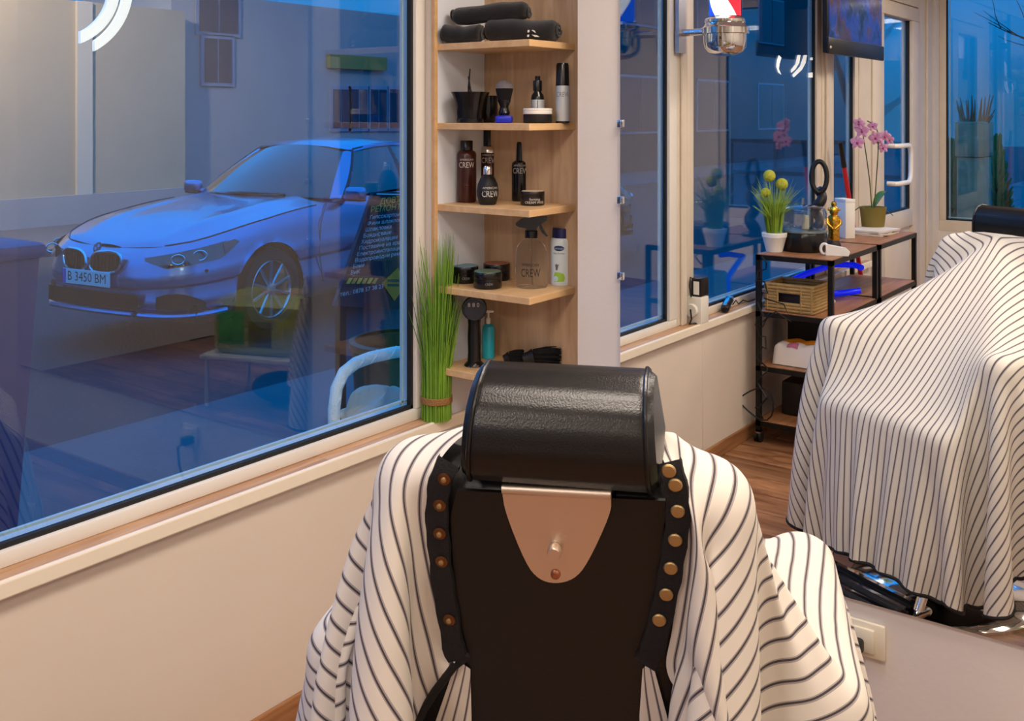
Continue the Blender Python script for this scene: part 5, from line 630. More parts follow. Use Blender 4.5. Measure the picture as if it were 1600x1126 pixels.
# ------------------------------------------------------------------ barber chair, its back to the camera, facing the mirror
CP = Vector((1.3743, -1.6069, 0)); CROT = R(24.7)
_q = EYE + ray(875, 600) * 1.3; CP = Vector((_q.x, _q.y, 0))
CM = Matrix.Translation(CP) @ Matrix.Rotation(CROT, 4, 'Z'); CI = CM.inverted()
LEATHER = M('black_leather', (8, 8, 8), .30, bump=(420, .09), spec=.6); LEATHB = M('black_vinyl', (16, 14, 13), .42, bump=(180, .06)); STEEL = M('brushed_steel', (230, 214, 196), .42, metal=1., bump=(300, .02)); BLKP = M('black_plastic', (16, 16, 17), .4)
ch = thing('barber_chair', 'black leather barber chair seen from behind, steel plate under its headrest', 'chair', CP, CROT)
REC = R(13); BC = Vector((-.012, .055 + (1.165 - .86) * math.tan(REC), .86))
bk = obj('backrest', B().box((0, 0, 0), (.485, .11, .62), r=.05, seg=4), LEATHB, ch); bk.location = BC; bk.rotation_euler = (REC, 0, 0)
# rear face of the backrest as a plane in chair space
BN = Matrix.Rotation(REC, 3, 'X') @ Vector((0, -1, 0)); BP = BC + BN * .055; BU = Vector((1, 0, 0)); BV = Matrix.Rotation(REC, 3, 'X') @ Vector((0, 0, 1))
def on_back(px, py, off=0.):
    o = CI @ EYE; d = (CI.to_3x3() @ ray(px, py)); p = BP + BN * off; k = (p - o).dot(BN) / d.dot(BN); return o + d * k
# raised rear panel of the backrest shell
def sub_round(poly, n=2):
    for _ in range(n):
        q = []
        for i in range(len(poly)):
            a, c_ = Vector(poly[i]), Vector(poly[(i + 1) % len(poly)]); q += [a * .75 + c_ * .25, a * .25 + c_ * .75]
        poly = q
    return poly
def back_poly(pts, off): return [((q - BP).dot(BU), (q - BP).dot(BV)) for q in (on_back(x, y, off) for x, y in pts)]
pan = back_poly([(716, 762), (1040, 778), (1040, 800), (1015, 1010), (1000, 1126), (995, 1180), (735, 1180), (727, 1126), (715, 1010), (706, 800)], .0)
obj('rear_panel', B().prism(pan[::-1], BP + BN * .0, BU, BV, .006), LEATHB, ch)
# headrest: a loaf-shaped cushion
prof = [(-.012, 1.152), (-.026, 1.166), (-.033, 1.192), (-.031, 1.222), (-.021, 1.248), (-.002, 1.269), (.028, 1.284), (.060, 1.288), (.084, 1.280), (.097, 1.258), (.102, 1.225), (.098, 1.19), (.09, 1.16), (.078, 1.152)]
cy_, cz_ = .045, 1.218
def hr(u, v):
    y, z = 0, 0; t = (v % 1) * len(prof); i = int(t) % len(prof); f = t - int(t); a, c_ = prof[i], prof[(i + 1) % len(prof)]
    y = a[0] + (c_[0] - a[0]) * f; z = a[1] + (c_[1] - a[1]) * f
    x = (u - .5) * 2; e = 1 - .10 * max(0, (abs(x) - .90) / .10) ** 2
    tap = 1 - .075 * (z - 1.152) / .135
    return (x * .126 * tap, cy_ + (y - cy_) * e, cz_ + (z - cz_) * e)
hb = B(); hb.grid(hr, 24, 42)
n0 = len(hb.v)
for u in (0., 1.):
    base = len(hb.v); pts = [hr(u, k / 42) for k in range(42)]; c_ = (pts[0][0] * 1.0 + (.004 if u else -.004), cy_, cz_); hb.v += pts + [c_]
    for k in range(42): hb.f.append((base + k, base + (k + 1) % 42, base + 42) if u == 0 else (base + (k + 1) % 42, base + k, base + 42))
hd = obj('headrest', hb, LEATHER, ch, angle=50)
for u in (.045, .955): obj('piping', B().tube([hr(u, k / 42) for k in range(42)], .0032, 8, closed=True), LEATHER, hd)
obj('headrest_post', B().span((-.07, .01, 1.09), (.07, .06, 1.17), r=.01), M('dark_metal', (40, 40, 42), .35, metal=.8), ch)
# steel plate with its folded top edge, knob and screw
pl = back_poly([(785, 768), (955, 778), (955, 800), (918, 880), (897, 904), (868, 911), (842, 904), (822, 880), (790, 800)], .008)
def clip_round(p, keep=2):
    a = p[:keep]; r_ = p[keep - 1:] + p[:1]; out = list(a)
    r2 = r_
    for _ in range(2):
        q = [r2[0]]
        for i in range(len(r2) - 1):
            s, e = Vector(r2[i]), Vector(r2[i + 1]); q += [tuple(s * .75 + e * .25), tuple(s * .25 + e * .75)]
        r2 = q + [r2[-1]]
    return a[:-1] + r2[:-1]
pl = clip_round(pl)
pt = obj('headrest_plate', B().prism(pl, BP + BN * .006, BU, BV, -.004) if False else B().prism([tuple(q) for q in pl][::-1], BP + BN * .0095, BU, BV, -.004), STEEL, ch, angle=30)
a_, c_ = on_back(785, 763, .012), on_back(955, 772, .012)
obj('folded_edge', B().tube([a_, c_], .0065, 10), STEEL, pt)
kx = on_back(868, 855, .010); q = BN.to_track_quat('Z', 'Y').to_matrix().to_4x4()
obj('knob', B().lathe([(.0075, 0), (.0075, .004), (.0092, .005), (.0092, .013), (.0080, .015)], n=20, mat=Matrix.Translation(kx) @ q), STEEL, pt)
kx = on_back(868, 897, .010)
obj('screw', B().lathe([(.0065, 0), (.006, .0025), (.004, .004)], n=16, mat=Matrix.Translation(kx) @ q).lathe([(.0022, .0041), (.0022, .0044)], n=6, mat=Matrix.Translation(kx) @ q), M('copper_screw', (190, 130, 100), .3, metal=1.), pt)
for (x, y, s, z) in ((0, .42, 1, .58),): obj('seat', B().box((x, y, z), (.56, .60, .14), r=.05, seg=4), LEATHB, ch)
for sx in (-1, 1):
    a = obj('armrest', B().box((sx * .33, .335, .835), (.075, .49, .065), r=.03, seg=4), LEATHB, ch)
    obj('arm_support', B().span((sx * .335 - .02, .22, .52), (sx * .335 + .02, .30, .82), r=.01).span((sx * .335 - .02, .48, .52), (sx * .335 + .02, .56, .82), r=.01).span((sx * .335 - .025, .2, .50), (sx * .335 + .025, .6, .56), r=.01), CHROME, a)
lr = obj('leg_rest', B().box((0, 0, 0), (.42, .075, .43), r=.03, seg=4), LEATHB, ch); lr.location = (0, .70, .40); lr.rotation_euler = (R(6), 0, 0)
fr = obj('footrest', B().span((-.21, .71, .075), (.21, .98, .10), r=.012), CHROME, ch)
for k in range(4): obj('tread', B().span((-.17, .745 + k * .058, .099), (.17, .77 + k * .058, .106), r=.003), M('black_rubber', (20, 20, 21), .6), fr)
for sx in (-1, 1): obj('footrest_arm', B().tube([(sx * .17, .60, .50), (sx * .19, .66, .28), (sx * .19, .76, .09)], .016, 10), CHROME, ch)
obj('pump_column', B().lathe([(.09, .05), (.085, .30), (.05, .31), (.05, .52)], (0, .40, 0), 28), CHROME, ch)
obj('base_disc', B().lathe([(.31, .0), (.31, .012), (.29, .03), (.12, .055), (.09, .06)], (0, .40, 0), 40), CHROME, ch)

# ------------------------------------------------------------------ striped cape thrown over the chair (mesh from a cloth run)
def cape_material():
    m = bpy.data.materials.new('striped_cotton'); m.use_nodes = True; n, l = m.node_tree.nodes, m.node_tree.links; p = n['Principled BSDF']
    p.inputs['Roughness'].default_value = .8; p.inputs['Sheen Weight'].default_value = .08
    uv = n.new('ShaderNodeUVMap'); sx = n.new('ShaderNodeSeparateXYZ'); l.new(uv.outputs[0], sx.inputs[0])
    md = n.new('ShaderNodeMath'); md.operation = 'PINGPONG'; md.inputs[1].default_value = 0
    fr_ = n.new('ShaderNodeMath'); fr_.operation = 'FRACT'; l.new(sx.outputs['X'], fr_.inputs[0])
    cr = n.new('ShaderNodeValToRGB'); cr.color_ramp.interpolation = 'LINEAR'; e = cr.color_ramp.elements
    base = rgb((236, 229, 218)); dark = rgb((70, 64, 68)); pale = rgb((176, 166, 164))
    e[0].position = 0; e[0].color = base; e[1].position = 1; e[1].color = base
    for pos, col in ((.38, base), (.40, pale), (.45, pale), (.465, dark), (.555, dark), (.57, pale), (.64, pale), (.66, base)):
        q = e.new(pos); q.color = col
    l.new(fr_.outputs[0], cr.inputs[0])
    wv = n.new('ShaderNodeTexNoise'); wv.inputs['Scale'].default_value = 700; mpn = n.new('ShaderNodeBump'); mpn.inputs['Strength'].default_value = .08; mpn.inputs['Distance'].default_value = .002
    tc = n.new('ShaderNodeTexCoord'); l.new(tc.outputs['Object'], wv.inputs['Vector']); l.new(wv.outputs[0], mpn.inputs['Height']); l.new(mpn.outputs[0], p.inputs['Normal'])
    l.new(cr.outputs[0], p.inputs['Base Color'])
    t = n.new('ShaderNodeBsdfTranslucent'); l.new(cr.outputs[0], t.inputs[0]); mx = n.new('ShaderNodeMixShader'); mx.inputs[0].default_value = .12
    l.new(p.outputs[0], mx.inputs[1]); l.new(t.outputs[0], mx.inputs[2]); l.new(mx.outputs[0], n['Material Output'].inputs[0]); return m
def cape_load():
    """rebuild the cloth grid: squares of step h, slit down the middle behind the neck, back hem running off at 45 degrees, rounded front corners"""
    nu2, nvf, nvb, hmm, rf, kb = CAPE_GRID; h = hmm / 1000.; HW, FL = nu2 * h, nvf * h; rf = rf / 1000.
    def keep(iu, iv):
        u, v = (iu - nu2) * h, (iv - nvb) * h
        if abs(u) > HW - rf and v > FL - rf and (abs(u) - HW + rf) ** 2 + (v - FL + rf) ** 2 > rf * rf + 1e-9: return False
        return iv - nvb >= -kb - abs(iu - nu2)
    ids = {}; UV = []; Fc = []
    def vid(iv, iu, side):
        k = (iv, iu, 1 if (iu == nu2 and iv < nvb and side) else 0)
        if k not in ids: ids[k] = len(UV); UV.append(((iu - nu2) * h, (iv - nvb) * h))
        return ids[k]
    for iv in range(nvf + nvb):
        for iu in range(2 * nu2):
            c_ = [q for q in ((iv, iu), (iv, iu + 1), (iv + 1, iu + 1), (iv + 1, iu)) if keep(q[1], q[0])]
            if len(c_) == 4 or (len(c_) == 3 and iv < nvb): Fc.append([vid(q[0], q[1], iu >= nu2) for q in c_])
    X = np.stack([np.cumsum(np.array(q)) for q in (CAPE_X, CAPE_Y, CAPE_Z)], 1) / 1000.
    sl = [[ids[(iv, nu2, s if iv < nvb else 0)] for iv in range(nvb, nvb - CAPE_PIN - 1, -1)] for s in (0, 1)]
    return X, np.array(UV), Fc, np.array(sl)
CX_, CUV, CF, CSL = cape_load()
me = bpy.data.meshes.new('cape'); me.from_pydata(CX_.tolist(), [], CF); me.update(); me.polygons.foreach_set('use_smooth', [True] * len(me.polygons))
ul = me.uv_layers.new(name='UVMap'); li = np.zeros(len(me.loops), np.int32); me.loops.foreach_get('vertex_index', li)
uvs = np.stack([CUV[li, 0] / .0245, CUV[li, 1]], 1).astype(np.float32); ul.data.foreach_set('uv', uvs.ravel()); me.materials.append(cape_material())
cape = bpy.data.objects.new('barber_cape', me); COL.objects.link(cape); cape.location = CP; cape.rotation_euler = (0, 0, CROT)
tag(cape, 'white barber cape with thin dark stripes draped over the black chair', 'cape')
sm = cape.modifiers.new('smooth', 'SUBSURF'); sm.levels = 1; sm.render_levels = 2
BIND = M('black_binding', (18, 17, 18), .7)
# hem: walk the open boundary
def boundary_loops(F):
    from collections import defaultdict
    cnt = {}
    for q in F:
        for i in range(len(q)):
            a, c_ = int(q[i]), int(q[(i + 1) % len(q)]); k = (min(a, c_), max(a, c_)); cnt[k] = cnt.get(k, 0) + 1
    adj = defaultdict(list)
    for (a, c_), n in cnt.items():
        if n == 1: adj[a].append(c_); adj[c_].append(a)
    seen = set(); out = []
    for s in adj:
        if s in seen: continue
        lp = [s]; seen.add(s); cur = s
        while True:
            nx = [q for q in adj[cur] if q not in seen]
            if not nx: break
            cur = nx[0]; seen.add(cur); lp.append(cur)
        out.append(lp)
    return out
NP = int(CSL.shape[1]); neck = set(int(q) for q in CSL[0]) | set(int(q) for q in CSL[1])
for lp in boundary_loops(CF):
    # rotate the loop so that it begins after the neck vertices
    k = next((i for i in range(len(lp)) if lp[i] in neck and lp[(i + 1) % len(lp)] not in neck), 0); lp = lp[k:] + lp[:k]
    run = [q for q in lp if q not in neck]; pts = [Vector(CX_[q]) for q in run]
    pts = [(pts[max(0, i - 1)] + pts[i] * 2 + pts[min(len(pts) - 1, i + 1)]) / 4 for i in range(len(pts))]
    obj('hem_binding', B().tube([p + Vector((0, 0, 0)) for p in pts], .0058, 8), BIND, cape)
# neck bands with press studs, lying on the rear face of the backrest
BRASS = M('old_brass', (190, 164, 116), .5, metal=1.); DARKB = M('dark_brass', (126, 88, 56), .4, metal=1.)
def band(pts, side):
    ctr = [on_back(x, y, .008) for x, y in pts]
    ctr[0] = ctr[0] + Vector((0, .012, .0)); b = B(); L = []
    n = 28; cs = []
    for i in range(n + 1):
        t = i / n * (len(ctr) - 1); k = min(int(t), len(ctr) - 2); f = t - k
        p0, p1, p2, p3 = ctr[max(0, k - 1)], ctr[k], ctr[k + 1], ctr[min(len(ctr) - 1, k + 2)]
        cs.append(.5 * ((2 * p1) + (p2 - p0) * f + (2 * p0 - 5 * p1 + 4 * p2 - p3) * f * f + (3 * p1 - p0 - 3 * p2 + p3) * f ** 3))
    v = []; f_ = []
    for i, p in enumerate(cs):
        tg = (cs[min(i + 1, n)] - cs[max(i - 1, 0)]).normalized(); w = BN.cross(tg).normalized(); hw = .0155 + .001 * math.sin(i * 1.7)
        for a, o_ in ((-1, 0), (-.92, .006), (.92, .006), (1, 0)): v.append(p + w * hw * a + BN * (o_ + .0012 * math.sin(i * .9 + a)))
    for i in range(n):
        for k in range(3): f_.append((i * 4 + k, i * 4 + k + 1, i * 4 + k + 5, i * 4 + k + 4))
    b.add(v, f_); return obj('neck_band', b, M('black_cotton', (20, 19, 22), .75, bump=(400, .2)), cape)
lb = band([(700, 722), (688, 752), (683, 800), (686, 850), (692, 905), (702, 968), (712, 1018), (724, 1034)], -1)
rb_ = band([(1044, 722), (1054, 752), (1060, 800), (1054, 850), (1045, 905), (1032, 965), (1018, 1015), (1008, 1034)], 1)
def snap(px, py, par, r, mat, dome):
    p = on_back(px, py, .0145); b = B().lathe([(r, 0), (r, .0015), (r * .85, .003), (r * .5, .0034)] if dome else [(r, 0), (r, .001), (r * .7, .002)], n=18, mat=Matrix.Translation(p) @ q); obj('snap', b, mat, par)
    if not dome: obj('snap_stud', B().lathe([(r * .45, .001), (r * .42, .004), (r * .2, .005)], n=12, mat=Matrix.Translation(p) @ q), BRASS, par)
for y, x in ((748, 694), (789, 687), (833, 687), (877, 690), (968, 702)): snap(x, y, lb, .0085, DARKB, False)
for y, x in ((735, 1045), (757, 1055), (798, 1059), (843, 1055), (887, 1048), (928, 1041), (968, 1030)): snap(x, y, rb_, .0090, BRASS, True)

# inner layer of the cape showing below the neck bands, lying on the backrest
for nm, q4 in (('left', ((714, 1030), (735, 1045), (742, 1330), (610, 1330))), ('right', ((1018, 1030), (1004, 1045), (985, 1330), (1100, 1330)))):
    c4 = [on_back(x, y, .009) for x, y in q4]; ib = B(); nu_, nv_ = 10, 12
    def fn(u, v): return c4[0].lerp(c4[1], u).lerp(c4[3].lerp(c4[2], u), v) + BN * (.003 * math.sin(u * 9) * v)
    ib.grid(fn, nu_, nv_); o = obj('inner_layer', ib, MATS['striped_cotton'] if 'striped_cotton' in MATS else cape.data.materials[0], cape)
    ul = o.data.uv_layers.new(name='UVMap'); w0 = (c4[3] - c4[2]).length
    for lp in o.data.loops:
        u, v = (lp.vertex_index % (nu_ + 1)) / nu_, (lp.vertex_index // (nu_ + 1)) / nv_; ul.data[lp.index].uv = (u * w0 / .0245 * (.45 + .55 * v), v)

# ------------------------------------------------------------------ corner shelf
EDGE = wood('oak_edge', (222, 180, 128), (202, 158, 106), axis=1, scale=3, stretch=6)
WMEL = M('white_melamine', (222, 229, 238), .45)
shf = thing('corner_shelf', 'tall oak corner shelf of stacked boards between window and mirror', 'shelf', (0, 0, 0))
sp = obj('side_panel', B().span((0.0, -.02, .45), (.395, 0, 2.35), r=.001, seg=1), OAK, shf, False)
obj('edge_band', B().span((.395, -.03, .45), (.412, 0, 2.35), r=.001, seg=1), EDGE, sp, False)
bp = obj('back_panel', B().span((0, -.262, .45), (.012, -.02, 2.35), r=.001, seg=1), WMEL, shf, False)
obj('edge_band', B().span((0, -.276, .45), (.016, -.262, 2.35), r=.001, seg=1), EDGE, bp, False)
BZ = [1.838, 1.592, 1.339, 1.084, .832]
for z in BZ + [.585]:
    bo = obj('shelf_board', B().span((.012, -.264, z - .0205), (.368, -.02, z), r=.0012, seg=1), OAKY, shf, False)
SZ1, SZ2, SZ3, SZ4, SZ5 = BZ

def cam_ang(p): return math.atan2(CY - p[1], CX - p[0])
GLOSSB = M('gloss_black', (13, 13, 15), .22, spec=.6); MATTB = M('matt_black', (22, 22, 24), .5); BROWN = M('brown_bottle', (62, 24, 17), .22, spec=.6)
PRINTW = M('white_print', (205, 200, 195), .6); PRINTK = M('black_print', (34, 26, 26), .6); SILV = M('silver_label', (196, 202, 206), .35, metal=.35); PRINTR = M('red_print', (200, 92, 58), .6)
def bottle_at(px, py, z, w): p = px_z(px, py, z); r = size(w, p) / 2; return Vector((p.x, p.y, z)), r
def toward(p, r):           # photo gives the near rim of the base: step back by the radius
    d = Vector((p.x - CX, p.y - CY, 0)).normalized(); return p + d * r
def Hpx(p, a, b): return size(abs(a - b), p)

# top board: three rolled towels
TOWEL = M('black_towel', (15, 14, 16), .95, bump=(420, .5), sheen=.25)
def towel(label, a, b, r, z0, sq=.86, logo=False):
    a, b = Vector(a), Vector(b); ctr = (a + b) / 2; ax = b - a; L = ax.length; t = thing('rolled_towel', label, 'towel', (ctr.x, ctr.y, z0), math.atan2(ax.y, ax.x), group='rolled black towels on the top board')
    prof = []; ph = random.random() * 6
    def fn(u, v):
        x = (u - .5) * L; e = max(0, (abs(u - .5) * 2 - .80) / .20); rr = r * math.sqrt(max(0.02, 1 - e * e * .96)) * (1 + .035 * math.sin(u * 17 + ph) + .02 * math.sin(v * 4 * PI + u * 9))
        a_ = v * 2 * PI; return (x, math.cos(a_) * rr, r * sq * 1.0 + math.sin(a_) * rr * sq + (.006 * math.sin(u * 5 + ph)))
    bb = B().grid(fn, 34, 22); obj('roll', bb, TOWEL, t, angle=80)
    obj('fold_edge', B().tube([fn(k / 30, .12 + .01 * math.sin(k)) for k in range(2, 29)], .006, 6), TOWEL, t)
    for u in (.012, .988):
        obj('spiral_end', B().tube([((u - .5) * L, math.cos(k * .5) * r * (.12 + .021 * k), r * sq + math.sin(k * .5) * r * sq * (.12 + .021 * k)) for k in range(26)], .004, 6), TOWEL, t)
    return t
tl = px_z(694, 66, SZ1); tr_ = px_z(757, 70, SZ1)
zt = SZ1
t2 = towel('black rolled towel under the left end of the towel stack, plain', (.020, -.243, 0), (.150, -.205, 0), .034, zt + .001)
t3 = towel('black rolled towel with a white printed emblem, right end of the stack', (.140, -.175, 0), (.372, -.115, 0), .042, zt + .001)
t1 = towel('black rolled towel lying across the two lower towels', (.036, -.215, 0), (.280, -.140, 0), .033, zt + .066, .85)
lo = B(); L0 = px_z(842, 62, SZ1); d_ = Vector((math.cos(cam_ang((.28, -.13))), math.sin(cam_ang((.28, -.13))), 0)); rt = Vector((-d_.y, d_.x, 0)); o_ = Vector((.300, -.134, zt + .022)) + d_ * .043
for poly in ([(-.026, .012), (-.020, .013), (-.020, .006), (-.026, .005)], [(-.027, -.002), (-.021, -.001), (-.021, -.008), (-.027, -.008)], [(-.014, .012), (-.009, .013), (.022, -.004), (.018, -.007), (.006, -.002)], [(-.014, -.001), (.006, -.004), (.014, -.009), (-.004, -.008)], [(.016, .011), (.020, .011), (.021, .006), (.017, .006)]):
    lo.prism(poly, o_, rt, Vector((0, 0, 1)), .002)
lg = obj('emblem', lo, PRINTW, None, False); lg.parent = t3; lg.matrix_parent_inverse = (Matrix.Translation(t3.location) @ Matrix.Rotation(t3.rotation_euler.z, 4, 'Z')).inverted()

def crew(t, r, p, z, h, mat, wide=.75, top=True, da=0.):
    b = B(); text_round(b, 'CREW', h, r + .0006, cam_ang(p) + da, z, wide=wide); 
    if top: text_round(b, 'AMERICAN', h * .36, r + .0006, cam_ang(p) + da, z + h * .95, wide=1.05)
    obj('lettering', b, mat, t, False)
# second board -------------------------------------------------
def at(px, py, z, w):
    p, r = bottle_at(px, py, z, w); p = toward(p, r); p.z = z + .0005; return p, r
def at2(px, Y, w):
    p = px_y(px, 190, Y); return Vector((p.x, Y, SZ2 + .0005)), size(w, p) / 2
p, r = at2(735, -.195, 50)
t = thing('mixing_bowl', 'flared square black mixing bowl on the second board', 'bowl', p, R(20))
H_ = size(48, p); k_ = r * 1.0
bb = B(); n = 24
def sqp(a, r_, e=4.):
    c_, s_ = math.cos(a), math.sin(a); q = (abs(c_) ** e + abs(s_) ** e) ** (-1 / e); return (c_ * q * r_, s_ * q * r_)
rings = [(.72, 0), (.74, .06), (.76, .25), (.82, .5), (.93, .78), (1.08, .97), (1.10, 1.0), (1.05, 1.0), (.90, .78), (.78, .5), (.70, .1)]
v = []; f = []
for rr, zz in rings:
    for k in range(n): x, y = sqp(2 * PI * k / n, rr * k_); v.append((x, y, zz * H_))
for i in range(len(rings) - 1):
    for k in range(n): f.append((i * n + k, i * n + (k + 1) % n, (i + 1) * n + (k + 1) % n, (i + 1) * n + k))
f.append(tuple(range(n - 1, -1, -1))); f.append(tuple((len(rings) - 1) * n + k for k in range(n)))
obj('bowl_body', bb.add(v, f), GLOSSB, t)
obj('foot_ring', B().lathe([(k_ * .86, 0), (k_ * .87, .012), (k_ * .84, .014)], n=28), GLOSSB, t)
bx = p + Vector((.01, -.01, 0))
t = thing('tint_brush', 'thin black tint brush standing in the flared bowl', 'brush', (bx.x, bx.y, p.z + .012))
obj('handle', B().tube([(0, 0, 0), (-.008, .0, .06), (-.006, -.004, .10), (0, -.004, H_ + size(30, p))], [.004, .0035, .003, .0018], 8), GLOSSB, t)
obj('tail', B().tube([(.012, 0, .01), (.004, 0, .07), (-.010, 0, H_ + size(18, p))], [.004, .0035, .0022], 8), GLOSSB, t)
p2, r2 = at2(763, -.12, 26)
t = thing('shaving_cup', 'small glossy black round cup beside the flared bowl', 'cup', (p2.x, p2.y, SZ2 + .0005)); H2 = size(42, p2)
obj('cup_body', B().lathe([(.020, 0), (.026, .008), (.030, .03), (.030, H2 * .8), (.031, H2), (.028, H2), (.026, .03), (.01, .02)], n=28), GLOSSB, t)
p, r = at2(788, -.165, 33)
t = thing('blue_tin', 'bright blue square tin under the shaving brush', 'tin', p, R(30)); th = size(11, p)
obj('tin_body', B().box((0, 0, th / 2), (r * 1.55, r * 1.55, th), r=.004), M('blue_tin', (26, 42, 190), .3), t)
obj('tin_lid', B().box((0, 0, th - .001), (r * 1.2, r * 1.2, .004), r=.0015), M('blue_tin'), t)
t = thing('shaving_brush', 'black shaving brush with a grey hair tip standing on the blue tin', 'brush', (p.x, p.y, p.z + th + .0015)); s_ = size(1, p)
obj('handle', B().lathe([(r * .45, 0), (r * .55, s_ * 4), (r * .42, s_ * 10), (r * .40, s_ * 14), (r * .62, s_ * 22), (r * .62, s_ * 24)], n=28), GLOSSB, t)
kn = obj('knot', B().lathe([(r * .60, s_ * 24), (r * .72, s_ * 32), (r * .82, s_ * 40), (r * .82, s_ * 42)], n=28), M('black_hair', (14, 13, 14), .85, bump=(500, .8)), t)
obj('tip', B().lathe([(r * .82, s_ * 41), (r * .80, s_ * 46), (r * .66, s_ * 51), (r * .35, s_ * 54), (.002, s_ * 55)], n=28), M('grey_hair', (165, 160, 164), .9, bump=(500, .9)), kn)
p, r = at2(840, -.135, 45)
t = thing('hair_paste_jar', 'low black jar with a white lid in front of the dropper bottle', 'jar', p); s_ = size(1, p)
obj('jar_body', B().lathe([(r * .94, 0), (r, s_ * 2), (r, s_ * 13), (r * .96, s_ * 14)], n=36), MATTB, t)
obj('lid', B().lathe([(r * 1.0, s_ * 14), (r * 1.02, s_ * 15), (r * 1.02, s_ * 17.4), (r * .99, s_ * 18), (r * .99, s_ * 19), (r * 1.02, s_ * 19.5), (r * 1.02, s_ * 22), (r * .98, s_ * 23)], n=36), M('white_plastic'), t)
pj = p; d = Vector((p.x - CX, p.y - CY, 0)).normalized(); rj = r
p = pj + d * (rj + .030); p.z = SZ2 + .0005; s_ = size(1, p); r = s_ * 10.5
t = thing('dropper_bottle', 'small black pump bottle with a silver label behind the white-lidded jar', 'bottle', p)
obj('bottle_body', B().lathe([(r, 0), (r, s_ * 37), (r * .9, s_ * 43), (r * .55, s_ * 48), (r * .55, s_ * 50)], n=28), GLOSSB, t)
obj('label_band', B().lathe([(r * 1.015, s_ * 3), (r * 1.015, s_ * 36)], n=28, cap=False), SILV, t)
pu = obj('pump', B().lathe([(r * .68, s_ * 50), (r * .68, s_ * 64), (r * .62, s_ * 66), (r * .4, s_ * 66), (r * .4, s_ * 73)], n=24), GLOSSB, t)
obj('bar', B().lathe([(r * 1.02, s_ * 10), (r * 1.02, s_ * 36)], n=28, cap=False, sx=.03, mat=None) if False else B().box((r * .99 * math.cos(cam_ang(p)), r * .99 * math.sin(cam_ang(p)), s_ * 20), (.002, .002, s_ * 30)), GLOSSB, t)
p, r = at2(879, -.075, 22)
t = thing('spray_bottle', 'tall silver bottle with a high black cap at the panel end', 'bottle', p); s_ = size(1, p)
obj('bottle_body', B().lathe([(r * .95, 0), (r, s_ * 2), (r, s_ * 58)], n=30), SILV, t)
obj('foot', B().lathe([(r * 1.01, 0), (r * 1.01, s_ * 3)], n=30), MATTB, t)
obj('cap', B().lathe([(r * .98, s_ * 58), (r * .96, s_ * 60), (r * .90, s_ * 90), (r * .78, s_ * 93.5), (r * .4, s_ * 94)], n=30), GLOSSB, t)
b = B(); text_round(b, 'CREW', s_ * 8, r + .0006, cam_ang(p), s_ * 44, wide=.7); obj('lettering', b, M('grey_print', (120, 122, 128), .6), t, False)
# third board ---------------------------------------------------
p, r = at(729, 317, SZ3, 31)
t = thing('shampoo_bottle', 'brown bottle with a short black cap, leftmost on the third board', 'bottle', p); s_ = size(1, p)
obj('bottle_body', B().lathe([(r * .94, 0), (r, s_ * 2.5), (r, s_ * 74), (r * .92, s_ * 78), (r * .66, s_ * 81)], n=32), BROWN, t)
obj('cap', B().lathe([(r * .64, s_ * 80), (r * .64, s_ * 95), (r * .60, s_ * 96)], n=28), GLOSSB, t); crew(t, r, p, s_ * 58, s_ * 9, PRINTW)
b = B(); [text_round(b, '– – – –', s_ * 2.2, r + .0006, cam_ang(p), s_ * zz) for zz in (29, 27)]; obj('small_print', b, PRINTR, t, False)
p, r = at(764, 313, SZ3, 31)
pb = p.copy(); p = p + Vector((p.x - CX, p.y - CY, 0)).normalized() * .03
t = thing('hairspray_bottle', 'tall brown bottle with silver shoulder and high black cap behind the bulb', 'bottle', p); s_ = size(1, p)
obj('bottle_body', B().lathe([(r * .94, 0), (r, s_ * 2.5), (r, s_ * 73)], n=32), BROWN, t)
obj('shoulder', B().lathe([(r * 1.01, s_ * 72), (r * 1.0, s_ * 77), (r * .86, s_ * 82), (r * .7, s_ * 83)], n=32), M('brushed_silver', (210, 205, 200), .25, metal=1.), t)
obj('cap', B().lathe([(r * .66, s_ * 83), (r * .63, s_ * 112), (r * .58, s_ * 114)], n=28), GLOSSB, t); crew(t, r, p, s_ * 60, s_ * 9, PRINTW)
p, r = at(762, 321, SZ3, 34)
t = thing('powder_bulb', 'round black bulb bottle with chrome cap before the tall brown bottle', 'bottle', p); s_ = size(1, p)
obj('bulb_body', B().lathe([(r * .72, 0), (r * .80, s_ * 2), (r * 1.0, s_ * 14), (r * 1.02, s_ * 22), (r * .92, s_ * 32), (r * .66, s_ * 42), (r * .38, s_ * 47)], n=34), MATTB, t)
obj('cap', B().lathe([(r * .42, s_ * 47), (r * .42, s_ * 56), (r * .32, s_ * 60), (r * .1, s_ * 61)], n=24), M('chrome'), t)
crew(t, r, p, s_ * 17, s_ * 10, PRINTW, top=True, da=.28)
p, r = at(813, 315, SZ3, 27)
t = thing('grooming_spray', 'slim black spray bottle with a tapered nozzle on the third board', 'bottle', p); s_ = size(1, p)
obj('bottle_body', B().lathe([(r * .95, 0), (r, s_ * 2), (r, s_ * 56), (r * .93, s_ * 60), (r * .62, s_ * 63)], n=30), GLOSSB, t)
obj('nozzle', B().lathe([(r * .50, s_ * 63), (r * .46, s_ * 80), (r * .42, s_ * 89), (r * .36, s_ * 92)], n=24), GLOSSB, t); crew(t, r, p, s_ * 47, s_ * 9, PRINTW)
p, r = at(832, 322, SZ3, 38)
t = thing('pomade_jar', 'small dark jar with a cream lid beside the slim spray bottle', 'jar', p); s_ = size(1, p)
obj('jar_body', B().lathe([(r * .95, 0), (r, s_ * 1.5), (r, s_ * 15), (r * .97, s_ * 15.5)], n=34), M('dark_jar', (30, 22, 20), .35), t)
